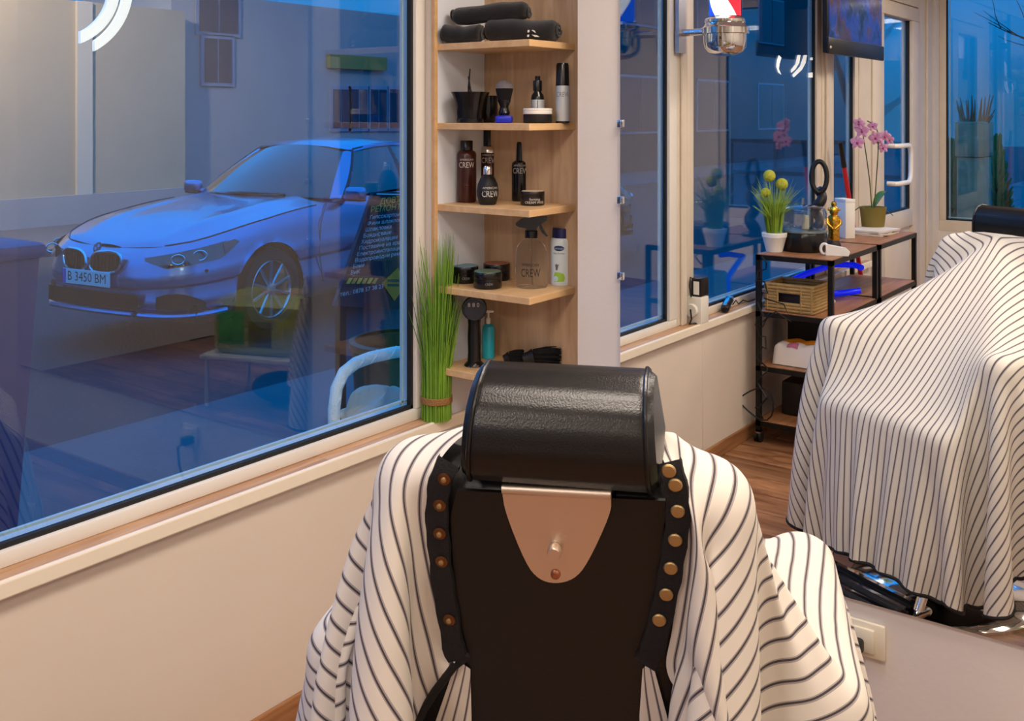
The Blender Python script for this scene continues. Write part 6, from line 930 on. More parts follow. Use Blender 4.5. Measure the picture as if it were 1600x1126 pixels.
obj('lid', B().lathe([(r * 1.0, s_ * 15.5), (r * 1.02, s_ * 16.5), (r * 1.02, s_ * 20.5), (r * .98, s_ * 21.5)], n=34).lathe([(r * .94, s_ * 21.5), (r * .93, s_ * 21.9)], n=34), [M('dark_jar')], t)
obj('lid_disc', B().lathe([(r * .92, s_ * 21.8), (r * .90, s_ * 22.1)], n=34), M('cream_lid', (205, 186, 160), .45), t)
b = B(); text_round(b, 'forming', s_ * 4, r + .0006, cam_ang(p) + .2, s_ * 10); text_round(b, 'CREAM WAX', s_ * 4, r + .0006, cam_ang(p) + .2, s_ * 5); obj('lettering', b, PRINTW, t, False)
# fourth board --------------------------------------------------
def lowjar(px, py, w, lid, label):
    p, r = at(px, py, SZ4, w); t = thing('styling_jar', label, 'jar', p, group='three low black styling jars'); s_ = size(1, p)
    obj('jar_body', B().lathe([(r * .95, 0), (r, s_ * 1.5), (r, s_ * 15), (r * .97, s_ * 15.6)], n=36), GLOSSB, t)
    obj('lid', B().lathe([(r * .99, s_ * 15.6), (r * 1.01, s_ * 16.6), (r * 1.01, s_ * 24), (r * .97, s_ * 25.5)], n=36), GLOSSB, t)
    obj('lid_disc', B().lathe([(r * .95, s_ * 25.4), (r * .93, s_ * 26.2), (.002, s_ * 26.3)], n=36), lid, t)
    b = B(); text_round(b, 'CREW', s_ * 4, r + .0006, cam_ang(p) + .1, s_ * 8, wide=.8); obj('lettering', b, M('grey_print'), t, False)
lowjar(726, 444, 43, M('blue_lid', (104, 150, 168), .35), 'low black jar with a pale blue lid, at the left')
lowjar(776, 440, 42, M('brown_lid', (150, 92, 66), .35), 'low black jar with a brown lid, behind the green-lidded one')
lowjar(762, 453, 45, M('green_lid', (92, 128, 106), .35), 'low black jar with a green lid, nearest the board edge')
p, r = at(830, 452, SZ4, 51)
t = thing('water_spray_bottle', 'clear glass-like spray bottle with a black trigger head', 'spray bottle', p); s_ = size(1, p)
CLEAR = M('clear_plastic', (236, 238, 238), .04, trans=1., ior=1.12)
obj('bottle_body', B().lathe([(r * .94, 0), (r, s_ * 3), (r, s_ * 45), (r * .97, s_ * 55), (r * .86, s_ * 64), (r * .62, s_ * 71), (r * .38, s_ * 75), (r * .36, s_ * 78)], n=40), CLEAR, t)
ca = cam_ang(p); rv = Vector((-math.sin(ca), math.cos(ca), 0)); up = Vector((0, 0, 1)); nz_ = Vector((math.cos(ca), math.sin(ca), 0))
hd2 = obj('collar', B().lathe([(r * .40, s_ * 76), (r * .40, s_ * 87), (r * .36, s_ * 88)], n=28), GLOSSB, t)
obj('trigger_head', B().prism([(-24, 96), (-19, 93), (-8, 91), (-8, 86), (8, 86), (9, 92), (13, 96), (20, 101), (25, 104), (25, 109), (10, 111), (-8, 110), (-17, 105), (-24, 99)], Vector((0, 0, 0)) - nz_ * .009, rv * s_, up * s_, .018 if True else 1), GLOSSB, t)
obj('trigger', B().prism([(12, 97), (16, 97), (20, 88), (26, 79), (24, 78), (17, 84), (13, 91)], -nz_ * .005, rv * s_, up * s_, .010), GLOSSB, t)
obj('dip_tube', B().tube([(0, 0, s_ * 76), (0, 0, s_ * 30), (.004, 0, s_ * 4)], .0022, 8), CLEAR, t)
b = B(); text_round(b, 'AMERICAN', s_ * 4, r + .0006, ca - .05, s_ * 37); text_round(b, 'CREW', s_ * 13, r + .0006, ca - .05, s_ * 24, wide=.62); text_round(b, '————————', s_ * 1.2, r + .0006, ca - .05, s_ * 13, wide=.5); obj('lettering', b, PRINTK, t, False)
p, r = at(878, 447, SZ4, 36)
t = thing('powder_bottle', 'white powder bottle with a navy cap beside the clear spray bottle', 'bottle', p); s_ = size(1, p)
obj('bottle_body', B().lathe([(r * .95, 0), (r, s_ * 2), (r, s_ * 66), (r * .95, s_ * 71), (r * .85, s_ * 73)], n=34), M('pale_bottle', (222, 234, 236), .35), t)
obj('cap', B().lathe([(r * .84, s_ * 73), (r * .84, s_ * 86), (r * .80, s_ * 88)], n=30), M('navy_cap', (34, 34, 92), .4), t)
def patch(par, name, pts, r, ang, mat):
    # upright slices of a convex outline, wrapped round the bottle
    xs = [q[0] for q in pts]; lo, hi = min(xs), max(xs); v = []; n = 12
    for i in range(n + 1):
        x = lo + (hi - lo) * (i / n * .998 + .001); ys = []
        for j in range(len(pts)):
            (x0, y0), (x1, y1) = pts[j], pts[(j + 1) % len(pts)]
            if (x0 - x) * (x1 - x) <= 0 and x0 != x1: ys.append(y0 + (y1 - y0) * (x - x0) / (x1 - x0))
        for y in (min(ys), max(ys)): v.append((r * math.cos(ang + x / r), r * math.sin(ang + x / r), y))
    obj(name, B().add(v, [(2 * i, 2 * i + 2, 2 * i + 3, 2 * i + 1) for i in range(n)]), mat, par, False)
ca = cam_ang(p) - .28
patch(t, 'logo_oval', [(s_ * 9 * math.cos(2 * PI * k / 20), s_ * (58 + 4.2 * math.sin(2 * PI * k / 20))) for k in range(20)], r + .0006, ca, M('logo_blue', (30, 62, 110), .5))
b = B(); text_round(b, 'sanosan', s_ * 3.6, r + .0010, ca, s_ * 58); obj('logo_lettering', b, M('white_print'), t, False)
b = B(); text_round(b, 'Baby Powder', s_ * 2.6, r + .0006, ca, s_ * 50); obj('lettering', b, M('ink', (50, 56, 80), .6), t, False)
patch(t, 'green_patch', [(s_ * x, s_ * y) for x, y in ((-8, 6), (9, 7), (10, 12), (8, 19), (0, 21), (-7, 21), (-9, 14))], r + .0005, ca, M('lime', (160, 205, 70), .5))
patch(t, 'round_seal', [(s_ * (-5 + 4.4 * math.cos(2 * PI * k / 16)), s_ * (11 + 4.4 * math.sin(2 * PI * k / 16))) for k in range(16)], r + .0009, ca, M('pale_seal', (196, 226, 226), .5))
patch(t, 'small_figure', [(s_ * x, s_ * y) for x, y in ((-5, 24), (-2, 24), (-1, 30), (1, 34), (-2, 32), (-4, 35), (-5, 32), (-7, 33), (-5, 29))], r + .0006, ca, M('figure_grey', (110, 104, 104), .6))
# fifth board ---------------------------------------------------
p, r = at(741, 574, SZ5, 28)
t = thing('massage_device', 'black handheld device with round white-figured dial head standing upright', 'device', p, cam_ang(p)); s_ = size(1, p)
obj('handle', B().lathe([(r * 1.15, 0), (r * 1.12, s_ * 2), (r * .78, s_ * 7), (r * .72, s_ * 22), (r * .76, s_ * 45), (r * .70, s_ * 65), (r * .80, s_ * 76), (r * .92, s_ * 84)], n=30), GLOSSB, t)
hd3 = obj('dial_head', B().tube([(-.035, .004, s_ * 90), (-.022, .003, s_ * 90), (.018, 0, s_ * 90), (.024, 0, s_ * 90)], [s_ * 13, s_ * 18, s_ * 19.5, s_ * 18], 32), GLOSSB, t)
fl = B(); a2 = B(); 
obj('dial_face', B().tube([(.0235, 0, s_ * 88), (.0255, 0, s_ * 88)], [s_ * 15.5, s_ * 15], 32), M('dial_grey', (44, 44, 52), .3), hd3)
b = B(); text_flat(b, '8 8 0', s_ * 6.5, (.0262, -s_ * 1, s_ * 96), (0, 1, 0), (0, 0, 1)); obj('figures', b, PRINTW, hd3, False)
p, r = at(763, 566, SZ5, 20); p = p + Vector((p.x - CX, p.y - CY, 0)).normalized() * .035
t = thing('lotion_bottle', 'turquoise lotion bottle with white pump behind the black device', 'bottle', p); s_ = size(1, p)
obj('bottle_body', B().lathe([(r * .95, 0), (r, s_ * 3), (r, s_ * 44), (r * .9, s_ * 50), (r * .4, s_ * 54)], n=30), M('turquoise', (40, 182, 208), .2, spec=.6), t)
pu = obj('pump', B().lathe([(r * .36, s_ * 54), (r * .36, s_ * 62), (r * .16, s_ * 63), (r * .16, s_ * 72)], n=20).box((0, 0, s_ * 73), (.010, .034, .008), rz=cam_ang(p), r=.003), M('white_plastic'), t)
FUZZ = M('black_bristle', (12, 11, 12), .9, bump=(300, 1.))
def duster(px, py, w, h, label, rz):
    p = px_z(px, py, SZ5); s_ = size(1, p); p = p + Vector((p.x - CX, p.y - CY, 0)).normalized() * .03; p.z = SZ5 + .0005
    t = thing('neck_duster', label, 'brush', p, rz); random.seed(int(px))
    obj('handle', B().tube([(-w * s_ * .5, 0, h * s_ * .30), (-w * s_ * .36, 0, h * s_ * .36), (-w * s_ * .22, 0, h * s_ * .42)], [h * s_ * .26, h * s_ * .30, h * s_ * .40], 18), MATTB, t)
    b = B()
    for k in range(150):
        a = random.random() * 2 * PI; q = math.sqrt(random.random()); y0 = math.cos(a) * q * h * s_ * .34; z0 = h * s_ * .45 + math.sin(a) * q * h * s_ * .34
        b.tube([(-w * s_ * .24, y0 * .8, max(.002, z0 * .95)), (w * s_ * .1, y0 * 1.2, max(.002, h * s_ * .45 + (z0 - h * s_ * .45) * 1.25)), (w * s_ * (.42 + .1 * random.random()), y0 * 1.45, max(.002, h * s_ * .45 + (z0 - h * s_ * .45) * 1.4))], [.0028, .0028, .001], 4)
    obj('bristles', b, FUZZ, t, kind='stuff')
    return t
duster(803, 572, 32, 24, 'small black neck brush lying left of the big one', cam_ang((.2, -.1)) + PI / 2)
duster(847, 574, 60, 32, 'large bushy black neck brush on the lowest visible board', cam_ang((.2, -.1)) + PI / 2)

# ------------------------------------------------------------------ reed bundle on the sill
p = px_z(673, 656, .667); p = Vector((.006, p.y + .02, .6675)); s_ = size(1, p)
t = thing('reed_bundle', 'tied bundle of artificial green reeds on the sill beside the shelf', 'plant', p)
GREEN = M('reed_green', (136, 184, 60), .5, var=(30, .25)); GREEN2 = M('reed_dark', (84, 136, 50), .5, var=(20, .3))
def stalks(n, r0, rt, hmin, hmax, seed):
    random.seed(seed); b = B()
    for k in range(n):
        a = k * 2.399; q = math.sqrt((k + .5) / n); x, y = math.cos(a) * q * r0, math.sin(a) * q * r0; h = hmin + (hmax - hmin) * random.random() ** 1.4
        f = rt * (.4 + random.random()); dx, dy = math.cos(a) * q * f, math.sin(a) * q * f
        # wall and pane are close: keep the leaves on the room side
        e = Vector((max(-.030, x + dx), y + dy, h)); m_ = Vector((max(-.03, x + dx * .12), y + dy * .12, h * .55))
        if e.y + p.y > -.292 and e.x < .018: e.x = .018
        if m_.y + p.y > -.292 and m_.x < .018: m_.x = .018
        b.tube([(x, y, 0), (x * 1.0, y * 1.0, h * .25), m_, e], [.0034, .0034, .0030, .0006], 5, sq=.55)
    return b
obj('stalks', stalks(170, s_ * 23, .034, s_ * 140, s_ * 290, 4), GREEN, t, kind='stuff'); obj('long_leaves', stalks(50, s_ * 20, .055, s_ * 170, s_ * 285, 9), GREEN2, t, kind='stuff')
bd = B().lathe([(s_ * 24, s_ * 26), (s_ * 25, s_ * 27), (s_ * 25, s_ * 36), (s_ * 24, s_ * 37)], n=32, cap=False); obj('raffia_band', bd, M('raffia', (150, 110, 62), .8, bump=(200, .5)), t)

# ------------------------------------------------------------------ the room behind the camera's left, known from the mirror
IRON = M('black_iron', (24, 23, 23), .45, metal=.4); CARTW = wood('cart_wood', (176, 124, 84), (140, 94, 60), axis=1, scale=2.5, rough=.45)
def make_cart(y1, y0, label):
    t = thing('rolling_cart', label, 'cart', (.055, y0, 0), group='two wooden carts under the windows'); W, L = .385, y1 - y0
    q = .012
    for x in (q, W - q):
        for y in (q, L - q): obj('leg', B().span((x - q, y - q, .05), (x + q, y + q, .925)), IRON, t, False)
    for z in (.925, .646, .377, .105):
        f = B().span((0, 0, z - .024), (W, .018, z)).span((0, L - .018, z - .024), (W, L, z)).span((0, .018, z - .024), (.018, L - .018, z)).span((W - .018, .018, z - .024), (W, L - .018, z))
        obj('shelf_frame', f, IRON, t, False); sh = obj('shelf', B().span((.006, .006, z - .008), (W - .006, L - .006, z + .004), r=.001, seg=1), CARTW, t, False)
    for x in (q, W - q):
        for y in (q, L - q):
            c_ = obj('caster', B().span((x - .012, y - .012, .04), (x + .012, y + .012, .06)), M('chrome'), t)
            obj('wheel', B().tube([(x - .016, y, .024), (x - .004, y, .024)], .024, 16).tube([(x + .004, y, .024), (x + .016, y, .024)], .024, 16), M('black_rubber'), c_)
    return t
make_cart(-2.36, -3.06, 'dark iron cart with wooden shelves, holding the black steamer and wicker basket')
make_cart(-3.095, -3.795, 'dark iron cart with wooden shelves, carrying the pink orchid')
TZ = .9295
def mt_(px, py, w, z=TZ): p = m_z(px, py, z); p.z = z + .0005; return p, msize(w, p) / 2
# potted grass with yellow pompons
p, r = mt_(1200, 392, 38)
p = Vector((max(p.x, .10), p.y, p.z)); s_ = msize(1, p)
t = thing('potted_grass', 'artificial grass with yellow pompon flowers in a white tapered pot', 'plant', p)
obj('pot', B().lathe([(s_ * 12.5, 0), (s_ * 18, s_ * 22), (s_ * 19, s_ * 23), (s_ * 19.5, s_ * 29), (s_ * 18.5, s_ * 30), (s_ * 16, s_ * 27), (.004, s_ * 26)], n=32), M('white_pot', (236, 234, 228), .4), t)
random.seed(5); b = B()
for k in range(170):
    a = random.random() * 2 * PI; q = random.random() ** .6; h = s_ * (62 + 42 * random.random()); f = s_ * (8 + 40 * random.random() ** 1.3); x, y = math.cos(a) * q * s_ * 11, math.sin(a) * q * s_ * 11
    ex, ey = x + math.cos(a) * f, y + math.sin(a) * f; ex = max(ex, -.075)
    b.tube([(x, y, s_ * 24), (x + math.cos(a) * f * .2, y + math.sin(a) * f * .2, s_ * 24 + h * .5), (ex * .98, ey, s_ * 24 + h * (.9 if f < s_ * 30 else .78))], [.0032, .003, .0005], 4, sq=.4)
obj('grass_blades', b, M('lime_grass', (172, 208, 78), .5, var=(20, .3)), t, kind='stuff')
YEL = M('pompon_yellow', (206, 206, 70), .85, bump=(120, .8), var=(60, .2))
for dx, dy in ((-8, 118), (12, 105), (-14, 92)):
    # sideways in the mirror view runs along the wall
    u = Vector((math.cos(YAW), 0, 0)); x = dx * s_ * .75; y = -dx * s_ * .66; z = s_ * dy
    pm = obj('pompon', B().ball((x, y, z), s_ * (9.5 if dy > 95 else 7.5), 18, 12), YEL, t)
    obj('flower_stem', B().tube([(0, 0, s_ * 26), (x * .4, y * .4, z * .6), (x, y, z - s_ * 8)], .0022, 6), M('lime_grass'), pm)
# black steamer with a clear dome
p, r = mt_(1256, 391, 71); s_ = msize(1, p); p.x = min(max(p.x, .16), .32)
t = thing('round_steamer', 'round black pot with a clear dome lid standing on the near cart', 'pot', p)
obj('pot_body', B().lathe([(s_ * 33, 0), (s_ * 35, s_ * 3), (s_ * 35.5, s_ * 26), (s_ * 34, s_ * 29)], n=44), GLOSSB, t)
obj('rim', B().lathe([(s_ * 34.5, s_ * 29), (s_ * 36, s_ * 30), (s_ * 35, s_ * 33), (s_ * 30, s_ * 34)], n=44), M('smoke_plastic', (150, 165, 166), .15, trans=.6), t)
dm = obj('dome', B().lathe([(s_ * 33, s_ * 33), (s_ * 34.5, s_ * 36), (s_ * 34.5, s_ * 58), (s_ * 33, s_ * 65), (s_ * 28, s_ * 69), (s_ * 12, s_ * 70.5), (.002, s_ * 71), (.002, s_ * 70), (s_ * 12, s_ * 69.5), (s_ * 27.5, s_ * 68), (s_ * 32, s_ * 64.5), (s_ * 33.5, s_ * 58), (s_ * 33.5, s_ * 36), (s_ * 32, s_ * 33)], n=44, cap=False), M('clear_dome', (240, 244, 244), .03, trans=1., ior=1.4), t)
obj('dome_knob', B().lathe([(s_ * 3, s_ * 70), (s_ * 3, s_ * 80), (s_ * 2, s_ * 82)], n=18), CLEAR, dm)
obj('spout', B().tube([(s_ * 2, 0, s_ * 30), (s_ * 4, 0, s_ * 55)], [s_ * 6, s_ * 4], 16), M('cream_plastic', (222, 210, 188), .4), t)
# white handle appliance in front
p = m_x(1307, 386, .40); p.z = TZ + .0005; s_ = msize(1, p)
t = thing('hot_towel_tongs', 'white plastic wedge handle with an open ring beside the black steamer', 'tool', p, mir_angle(p) - PI / 2)
W_ = M('white_plastic')
obj('wedge', B().prism([(-16, 0), (18, 0), (20, 6), (14, 12), (-16, 17)], (0, .018, 0), (s_, 0, 0), (0, 0, s_), .036), W_, t)
obj('ring', B().tube([(-s_ * 18 + math.cos(a) * s_ * 5.5, 0, s_ * 9.5 + math.sin(a) * s_ * 8) for a in [2 * PI * k / 24 for k in range(24)]], s_ * 2.2, 8, closed=True), W_, t)
# black knot sculpture
p = m_z(1285, 372, TZ); p.x = .13; p.y = m_x(1280, 300, .13).y; p.z = TZ + .0005; s_ = msize(1, p)
t = thing('knot_sculpture', 'tall black ring sculpture on a twisted stem behind the steamer', 'sculpture', p, mir_angle(p) + PI / 2); KB = M('knot_black', (17, 16, 16), .5)
obj('loop', B().tube([(math.cos(a) * s_ * 11.5, math.sin(a * 1) * .006, s_ * 100 + math.sin(a) * s_ * 24) for a in [2 * PI * k / 36 for k in range(36)]], s_ * 4.0, 10, closed=True), KB, t)
obj('twist', B().tube([(math.sin(k * .55) * s_ * 4.5, math.cos(k * .55) * s_ * 4.5, s_ * (4 + 3.2 * k)) for k in range(25)], [s_ * (10 - .12 * k) for k in range(25)], 12), KB, t)
obj('foot', B().lathe([(s_ * 17, 0), (s_ * 17, s_ * 4), (s_ * 11, s_ * 7)], n=28), KB, t)
# golden figurine
p = m_x(1303, 368, .28); p.z = TZ + .0005; s_ = msize(1, p); s_ *= .96
t = thing('gold_figurine', 'small golden standing figurine on a dark foot beside the white box', 'figurine', p); GOLD = M('gold', (214, 168, 66), .25, metal=1., bump=(90, .3))
obj('foot', B().lathe([(s_ * 11, 0), (s_ * 11.5, s_ * 3), (s_ * 9, s_ * 9), (s_ * 8, s_ * 11)], n=24), M('dark_foot', (42, 36, 36), .5), t)
obj('figure', B().lathe([(s_ * 8.5, s_ * 11), (s_ * 9.2, s_ * 14), (s_ * 8.6, s_ * 24), (s_ * 9.4, s_ * 34), (s_ * 9.8, s_ * 44), (s_ * 8.6, s_ * 50), (s_ * 5, s_ * 52), (s_ * 6.5, s_ * 55), (s_ * 7.2, s_ * 60), (s_ * 6.0, s_ * 64), (s_ * 3.6, s_ * 66), (s_ * 4.4, s_ * 69), (s_ * 3.6, s_ * 73), (s_ * .5, s_ * 74.5)], n=24), GOLD, t)
a0 = mir_angle(p)
for sg in (-1, 1):
    e = lambda a, rr, z: (math.cos(a0 + a * sg) * s_ * rr, math.sin(a0 + a * sg) * s_ * rr, s_ * z)
    obj('arm', B().tube([e(1.35, 10, 46), e(1.1, 11.5, 38), e(.1, 10.5, 30)], [s_ * 2.6, s_ * 2.4, s_ * 1.8], 10), GOLD, t)
for sg in (-1, 1): obj('ear', B().ball((math.cos(a0 + 1.57 * sg) * s_ * 7.5, math.sin(a0 + 1.57 * sg) * s_ * 7.5, s_ * 61), s_ * 2.6, 12, 8), GOLD, t)
# white box
a, c_ = m_x(1311, 300, .20), m_x(1345, 300, .24); s_ = msize(1, a)
t = thing('white_box', 'plain white upright box between the figurine and the orchid pot', 'box', (.19, (a.y + c_.y) / 2, TZ + .0005), R(38)); w_ = s_ * 31
obj('box_body', B().span((-w_ / 2, -.03, 0), (w_ / 2, .03, s_ * 60), r=.003), M('white_card', (236, 236, 232), .55), t)
obj('lid', B().span((-w_ / 2 - .001, -.031, s_ * 56), (w_ / 2 + .001, .031, s_ * 62), r=.003), M('white_card'), t)
# orchid
p = m_x(1364, 356, .22); p.z = TZ + .0005; s_ = msize(1, p)
t = thing('orchid', 'pink orchid with two flower stems in an olive pot on the far cart', 'plant', p)
obj('pot', B().lathe([(s_ * 15.5, 0), (s_ * 16.5, s_ * 4), (s_ * 20, s_ * 36), (s_ * 20.5, s_ * 38), (s_ * 18, s_ * 38), (s_ * 16, s_ * 34), (.003, s_ * 33)], n=32), M('olive_pot', (120, 104, 42), .55), t)
tx, ty = .62, .78     # sideways direction in the mirror view
def S2(dx, dz, dd=0.): return Vector((tx * dx * s_ - ty * dd * s_, -ty * dx * s_ * 1.0 - tx * dd * s_, dz * s_))
ST = M('orchid_stem', (74, 86, 46), .5); LF = M('orchid_leaf', (62, 112, 50), .4); PK = M('orchid_pink', (222, 160, 206), .55, var=(30, .2)); PM = M('orchid_magenta', (176, 52, 124), .5)
stems = [[(-2, 34), (-6, 80), (-12, 118), (-18, 152), (-26, 172)], [(2, 34), (6, 80), (9, 118), (10, 150), (4, 166), (-10, 172)]]
for st in stems:
    P_ = [S2(*q) for q in st]; obj('flower_stem', B().tube(P_, .0034, 8), ST, t)
for dx, dz, sc in ((-25, 168, 9), (-20, 157, 10.5), (-27, 139, 10.5), (4, 146, 10.5), (-2, 164, 7.5), (22, 148, 9), (31, 142, 7), (20, 130, 8), (12, 140, 6)):
    o_ = S2(dx, dz, random.uniform(-3, 3)); fw = Vector((math.cos(a0), math.sin(a0), .12)).normalized(); rt_ = Vector((-fw.y, fw.x, 0)).normalized(); u_ = fw.cross(rt_); ro = random.uniform(-.4, .4); b = B()
    for k in range(5):
        a = ro + PI / 2 + 2 * PI * k / 5; d1 = rt_ * math.cos(a) + u_ * math.sin(a); d2 = rt_ * -math.sin(a) + u_ * math.cos(a); L = sc * s_; wd_ = .52 if k in (1, 4) else .34
        def fn(u, v): return o_ + d1 * L * (v * 1.05 + .04) + d2 * L * (u - .5) * 2 * wd_ * math.sin(PI * min(1, v * .92 + .06)) ** .7 + fw * L * (.10 * math.sin(v * 3) - .12 * (u - .5) ** 2 * 4 + .02 * (k % 2))
        b.grid(fn, 4, 5)
    fl = obj('flower', b, PK, t, angle=80); obj('lip', B().ball(o_ + fw * L * .16 - u_ * L * .14, L * .20, 10, 6), PM, fl)
for a, L, el, w_ in ((.3, 34, 26, 15), (-.5, 30, 4, 15), (2.6, 30, 8, 13)):
    d1 = Vector((tx * math.cos(a) - ty * math.sin(a), -ty * math.cos(a) - tx * math.sin(a), 0)); d2 = Vector((-d1.y, d1.x, 0))
    def fn(u, v): return Vector((0, 0, s_ * 34)) + d1 * s_ * L * v + d2 * s_ * w_ * (u - .5) * math.sin(PI * min(1, v * .9 + .08)) + Vector((0, 0, s_ * (el * math.sin(v * PI * .6) - (14 if el < 10 else 0) * v * v + 3 * abs(u - .5))))
    obj('leaf', B().grid(fn, 6, 10), LF, t, angle=80)
# magazines at the end of the far cart
for k, (px, py, rz, c_, lab) in enumerate(((1388, 368, 4, (214, 206, 198), 'pale magazine at the bottom of the pile beside the orchid'), (1396, 362, -7, (170, 140, 128), 'brownish magazine in the middle of the pile beside the orchid'), (1392, 358, 10, (228, 224, 218), 'white magazine on top of the pile beside the orchid'))):
    p = m_x(px, py, .26); t = thing('magazine', lab, 'magazine', (.26, -3.56, TZ + .0008 + k * .0095), R(rz))
    obj('pages', B().span((-.10, -.13, 0), (.10, .13, .0075)), M('paper', (232, 228, 220), .7), t, False); obj('cover', B().span((-.102, -.132, .0072), (.102, .132, .0088)), M('cover_%d' % k, c_, .4), t, False)
# wicker basket on the second shelf
p = m_z(1272, 484, .650); p.z = .6505; s_ = msize(1, p); a, c_ = m_z(1243, 484, .65), m_z(1303, 489, .65); w_ = max(.17, (c_ - a).length)
WICK = M('wicker', (196, 160, 100), .8, bump=(80, .5), var=(25, .3)); t = thing('wicker_basket', 'rectangular woven straw basket with a hand hole on the cart shelf', 'basket', (.215, -2.50, .6505))
bw, bl, bh = .24, .21, .135
def ring(z, e=0.): 
    x, y = bw / 2 + e, bl / 2 + e; return [(-x, -y, z), (0, -y - .002, z), (x, -y, z), (x + .002, 0, z), (x, y, z), (0, y + .002, z), (-x, y, z), (-x - .002, 0, z)]
for k in range(9):
    z = .009 + k * .0152; hole = 3 <= k <= 5
    if not hole: obj('woven_row', B().tube(ring(z, .002 * (k % 2)), .0085, 8, closed=True), WICK, t)
    else:
        x, y = bw / 2, bl / 2
        obj('woven_row', B().tube([(-.06, y, z), (-x, y, z), (-x, -y, z), (x, -y, z), (x, y, z), (.06, y, z)], .0085, 8), WICK, t)
for x in (-.112, -.06, .06, .112): obj('stake', B().tube([(x, bl / 2 + .004, .004), (x, bl / 2 + .004, .13)], .006, 6), WICK, t)
obj('bottom', B().span((-bw / 2, -bl / 2, 0), (bw / 2, bl / 2, .006)), WICK, t, False)
t2_ = thing('dark_bottles', 'dark small toiletry bag lying inside the wicker basket', 'bag', (.215, -2.50, .658)); obj('bag_body', B().box((0, 0, .045), (.18, .15, .085), r=.03, seg=3), M('dark_bag', (44, 36, 44), .6), t2_); obj('zip', B().tube([(-.07, 0, .089), (.07, 0, .089)], .003, 6), M('chrome'), t2_)
p = m_z(1333, 470, .65); t = thing('white_pod', 'small white rounded clip lying beside the wicker basket', 'clip', (.30, -2.70, .6505)); obj('clip_body', B().box((0, 0, .014), (.05, .09, .028), r=.012, seg=3), W_, t); obj('slot', B().box((0, .02, .028), (.02, .03, .003), r=.001), M('dark_bag'), t)
# blue plastic tube frame, no lamp: its glow is put into the colour
BLU = M('blue_plastic_glow', (20, 40, 235), .25, emit=((10, 30, 235), .55))
t = thing('blue_tube_frame', 'blue bent tube frame with an added glow, lying behind the wicker basket', 'lamp', (.20, -2.95, .6505))
obj('upper_tube', B().tube([(-.10, .30, .10), (-.06, .12, .13), (.0, -.12, .155), (.10, -.16, .155), (.15, -.12, .15)], .016, 12), BLU, t)
obj('lower_tube', B().tube([(-.10, .30, .035), (.02, .06, .018), (.08, -.06, .018), (.15, -.10, .03)], .016, 12), BLU, t)
obj('rest', B().tube([(-.10, .30, .10), (-.10, .31, .035)], .016, 12), BLU, t)
# wipes and boxes on the lower shelves
p = m_z(1228, 576, .381); t = thing('wet_wipes_pack', 'white soft pack with orange label on the third shelf of the cart', 'pack', (.24, -2.50, .3815), R(0))
def pil(u, v):
    x = (u - .5) * .25; y = (v - .5) * .17; e = 1 - max(abs(u - .5) * 2, 0) ** 6; f = 1 - (abs(v - .5) * 2) ** 6; return (x, y, .004 + .105 * (max(0, e * f)) ** .22 * (1 + .05 * math.sin(u * 19 + v * 7)))
b = B().grid(pil, 22, 16); b.grid(lambda u, v: (lambda q: (q[0], q[1], .0))(pil(1 - u, v)), 8, 6)
obj('pack_body', b, M('soft_white', (232, 224, 220), .4), t, angle=80)
obj('orange_label', B().grid(lambda u, v: (lambda q: (q[0], q[1], q[2] + .0015))(pil(.05 + u * .90, .05 + v * .66)), 14, 10), M('orange_label', (246, 160, 48), .4), t, angle=80)
obj('pink_print', B().grid(lambda u, v: (lambda q: (q[0], q[1], q[2] + .0016))(pil(.30 + u * .22 , .80 + v * .16)), 6, 6), M('pink_print', (190, 110, 140), .5), t, angle=80)
t = thing('black_box', 'black cardboard box behind the soft wipes pack', 'box', (.24, -2.78, .3815)); obj('box_body', B().span((-.14, -.13, 0), (.14, .12, .20), r=.004), M('box_black', (20, 20, 22), .6), t); obj('lid', B().span((-.143, -.133, .17), (.143, .123, .215), r=.004), M('box_black'), t)
t = thing('tool_case', 'dark hard tool case on the lowest cart shelf', 'case', (.24, -2.66, .1095)); obj('case_body', B().span((-.12, -.2, 0), (.12, .14, .17), r=.015), M('case_dark', (26, 25, 25), .5), t); obj('case_handle', B().tube([(-.04, 0, .165), (-.035, 0, .195), (.035, 0, .195), (.04, 0, .165)], .006, 8), BLKP, t)
# loose cables at the cart's near leg
CABLE = M('cable_black', (18, 17, 18), .5)
t = thing('power_cable', 'tangled black power cable hanging down the near cart leg', 'cable', (.05, -2.36, 0)); random.seed(12)
cpts = []
for k in range(30):
    f = k / 29; cpts.append((.05 + .03 * math.sin(k * 1.3), .028 + .016 * math.sin(k * 2.1), .92 - .78 * f + .02 * math.sin(k * 3.)))
obj('wire', B().tube(cpts, .004, 6), CABLE, t)
obj('loop', B().tube([(.02 + .09 * math.sin(a), .03, .20 + .07 * math.cos(a) + .02 * math.sin(2 * a)) for a in [k * .35 for k in range(19)]], .004, 6), CABLE, t)
obj('branch', B().tube([(.06, .03, .72), (.16, .026, .70), (.2, .028, .62), (.12, .026, .66), (.05, .03, .6)], .0035, 6), CABLE, t)
